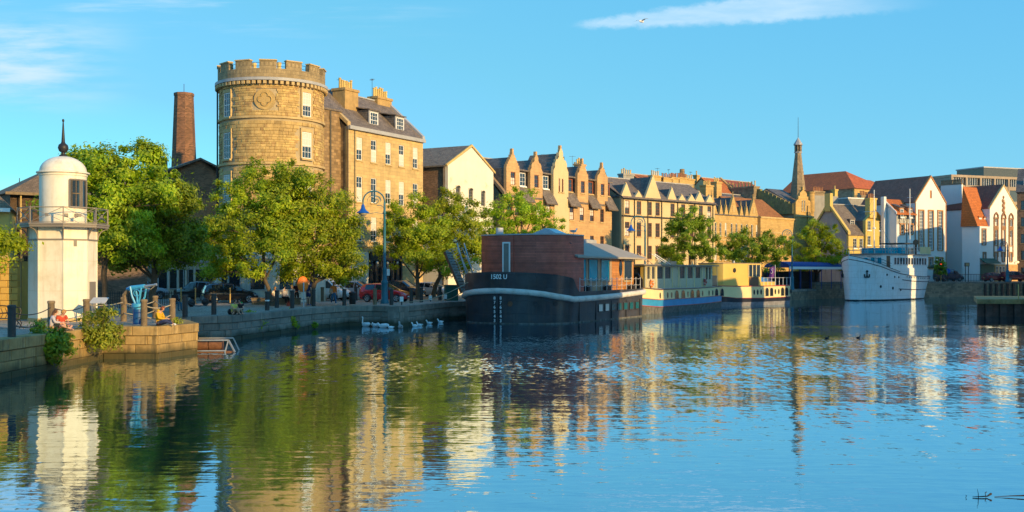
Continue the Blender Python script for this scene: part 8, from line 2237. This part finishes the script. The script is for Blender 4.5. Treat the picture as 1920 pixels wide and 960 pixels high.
person('person in green hood and dark clothes sitting on the quay edge, right of the pair', 451, 62.9, -.2, 'ground', C['black_cloth'], C['navy_cloth'], HD, sleeves='short', legs='short', hood=C['green_cloth'])
person('dark figure with blue trousers seated behind the bollards under the trees', 327, 67.5, 1.2, 'bench', C['black_cloth'], C['teal_cloth'], HD, skin='bronze')
person('woman in a white top seated at the left end of the stone bench', 515, 81.5, .6, 'bench', C['white_cloth'], C['tan_cloth'], HG, sleeves='short', legs='short', hairlen=.08)
person('seated person in grey and dark clothes with raised arm in the middle of bench', 532, 81.9, .9, 'bench', C['lilac_cloth'], C['black_cloth'], HD, over=dict(eR=(-.3,-.2,1.0),wR=(-.12,-.22,1.25)))
person('girl in a pale pink top standing by the stone bench', 547, 78.6, -.5, 'stand', C['white_cloth'], C['pink_cloth'], HG, sleeves='none', legs='short', scale=.86, hairlen=.12)
person('person in a maroon jacket and black trousers standing behind the orange lifebuoy', 556.5, 83.5, .3, 'stand', C['maroon_cloth'], C['black_cloth'], HD, hairlen=.1)
person('man in navy shirt, shorts and cap standing right of the orange lifebuoy', 578, 79.0, 2.7, 'stand', C['navy_cloth'], C['navy_cloth'], HB, sleeves='short', legs='short', shoe=SB, hat=C['black_cloth'], scale=1.08)
person('person in an orange jacket and jeans walking along the quay', 625.5, 80.8, .5, 'walk', C['orange_cloth'], C['denim_cloth'], HB, shoe=SW, hairlen=.03)
def bags():
    t = thing('shoulder_bag', 'pale shoulder bag at the side of the person in orange', 'bag', (X(620.5,80.5),80.5,QZ+.93), .3); MB().prismy([(-.14,0),(.14,0),(.11,.3),(-.11,.3)],-.06,.06).build('pouch', MT['wood_grey2'], t); MB().tube([(-.1,0,.28),(0,.02,.6),(.1,0,.28)],.012,4).build('strap', MT['wood_grey2'], t)
    t = thing('red_bag', 'small red bag on the ground beside the girl', 'bag', (X(541,78.3),78.3,QZ), .2); MB().prismy([(-.16,0),(.16,0),(.12,.26),(-.12,.26)],-.08,.08).build('pouch', C['red_cloth'], t); MB().tube([(-.08,0,.25),(0,0,.4),(.08,0,.25)],.012,4).build('handle', C['red_cloth'], t)
    t = thing('backpack', 'dark backpack lying left of the pale yellow shirt', 'bag', (X(431,62.7),62.7,QZ), .2); MB().ball((0,0,.16),.17,10,7,sc=(.8,.7,1)).build('sack', C['black_cloth'], t, smooth=True); MB().tube([(-.06,-.1,.28),(0,-.12,.34),(.06,-.1,.28)],.012,4).build('handle', C['black_cloth'], t)
bags()

# ------------------------------------------------------------ birds
def swan(label, px, D, rz, neck='up', sc=1.0):
    t = thing('swan', label, 'swan', (X(px,D),D,0), rz, 'swans by the quay wall'); t.scale = (sc,)*3
    b = MB(); rows = []
    for x, r, z in ((-.62,.03,.3),(-.5,.12,.2),(-.25,.22,.15),(.05,.25,.13),(.3,.2,.12),(.45,.1,.14),(.5,.04,.16)):
        rows.append([(x, r*cos(2*pi*i/12), z+r*.72*sin(2*pi*i/12)) for i in range(12)])
    b = loft(rows); b.add(rows[0],[list(range(12))]); b.add(rows[-1],[list(range(11,-1,-1))])
    if neck == 'up': pts = [(.34,0,.18),(.48,0,.32),(.46,0,.55),(.42,0,.76),(.47,0,.86),(.56,0,.86)]
    else: pts = [(.34,0,.18),(.52,0,.3),(.62,0,.42),(.74,0,.36),(.8,0,.22),(.86,0,.14)]
    b.tube(pts,[.1,.07,.05,.045,.05,.035],8)
    b.build('body', MT['feather'], t, smooth=True)
    for s in (-1,1): MB().ball((-.1,s*.17,.24),.3,10,6,sc=(1.25,.3,.5)).build('wing', MT['feather'], t, smooth=True)
    e = Vector(pts[-1]); d = (e-Vector(pts[-2])).normalized(); MB().cyl(e,e+d*.11,.026,.012,6).build('bill', MT['orange'], t)
MT['feather'] = mat('white feathers', (.8,.79,.77), .8, var=.05)
MT['grey_feather'] = mat('grey feathers', (.35,.33,.31), .8, var=.2)
swan('white swan with its neck held straight up at the left of the flock', 686, 78.4, 2.4, 'up', .8)
swan('white swan with lowered neck in the middle of the flock', 704, 77.6, 2.2, 'down', .72)
swan('white swan with raised tail feeding at the right of the flock', 719, 76.6, 2.6, 'down', .8)
def float_bird(name, label, px, D, rz, mt, sc, cat, grp):
    t = thing(name, label, cat, (X(px,D),D,0), rz, grp); t.scale = (sc,)*3
    m = MB().ball((0,0,.07),.18,10,6,sc=(1.3,.65,.6)).tube([(.16,0,.08),(.22,0,.2),(.27,0,.27)],[.06,.045,.05],7).ball((.28,0,.28),.055,8,5); m.build('body', MT[mt], t, smooth=True)
    MB().cyl((.32,0,.275),(.4,0,.26),.02,.008,5).build('bill', MT['pot'], t); MB().ball((-.2,0,.12),.08,7,5,sc=(1.4,.6,.5)).build('tail', MT[mt], t, smooth=True)
float_bird('cygnet', 'grey cygnet floating apart below the swans', 751, 75.8, 1.9, 'grey_feather', 1.5, 'cygnet', 'small birds on the water')
for px, D, lab in ((778,78,'white gull floating by the quay wall, left of a pair'),(787,79,'white gull floating by the quay wall, right of a pair'),(805,82,'small pale gull floating between swans and barge'),(826,84,'white gull floating nearest the barge bow'),(733,75.6,'small pale gull just right of the feeding swan')):
    float_bird('gull', lab, px, D, 2.6, 'feather', 1.0, 'gull', 'gulls on the water')
for px, D, lab in ((1550,64,'dark duck on the open water below the canopy, left one'),(1609,64.5,'dark duck on the open water below the white ship, right one')):
    float_bird('duck', lab, px, D, .3, 'wood_black', .55, 'duck', 'ducks on the water')
def gulls():
    B_ = Matrix.Rotation(-radians(28.7),3,'Z'); p = Vector((-.28,83.83,0))+B_@Vector((4.0,3.5,7.0))
    t = thing('gull', 'gull standing on the burgundy deckhouse roof corner', 'gull', p, .3)
    MB().ball((0,0,.24),.17,10,6,sc=(1.4,.6,.6)).tube([(.16,0,.27),(.22,0,.36),(.26,0,.42)],[.06,.05,.055],7).ball((.27,0,.43),.06,8,5).build('body', MT['feather'], t, smooth=True)
    for s in (-1,1): MB().ball((-.08,s*.08,.27),.18,8,5,sc=(1.4,.2,.45)).build('wing', MT['grey_feather'], t, smooth=True); MB().cyl((0,s*.04,0),(0,s*.04,.18),.012,n=5).build('leg', MT['pot'], t)
    MB().cyl((.32,0,.42),(.4,0,.41),.018,.008,5).build('bill', MT['boat_yellow'], t)
    D = 70; t = thing('gull', 'gull flying high in front of the long cloud', 'gull', (X(1203,D),D,Z(40,D)), .8)
    MB().ball((0,0,0),.12,8,6,sc=(2,.7,.7)).build('body', MT['feather'], t, smooth=True)
    for s in (-1,1): MB().add([(.12,0,.03),(.1,s*.35,.16),(-.05,s*.62,.05),(-.1,s*.3,.1),(-.1,0,.03)],[(0,1,2,3,4)]).build('wing', MT['grey_feather'], t)
gulls()
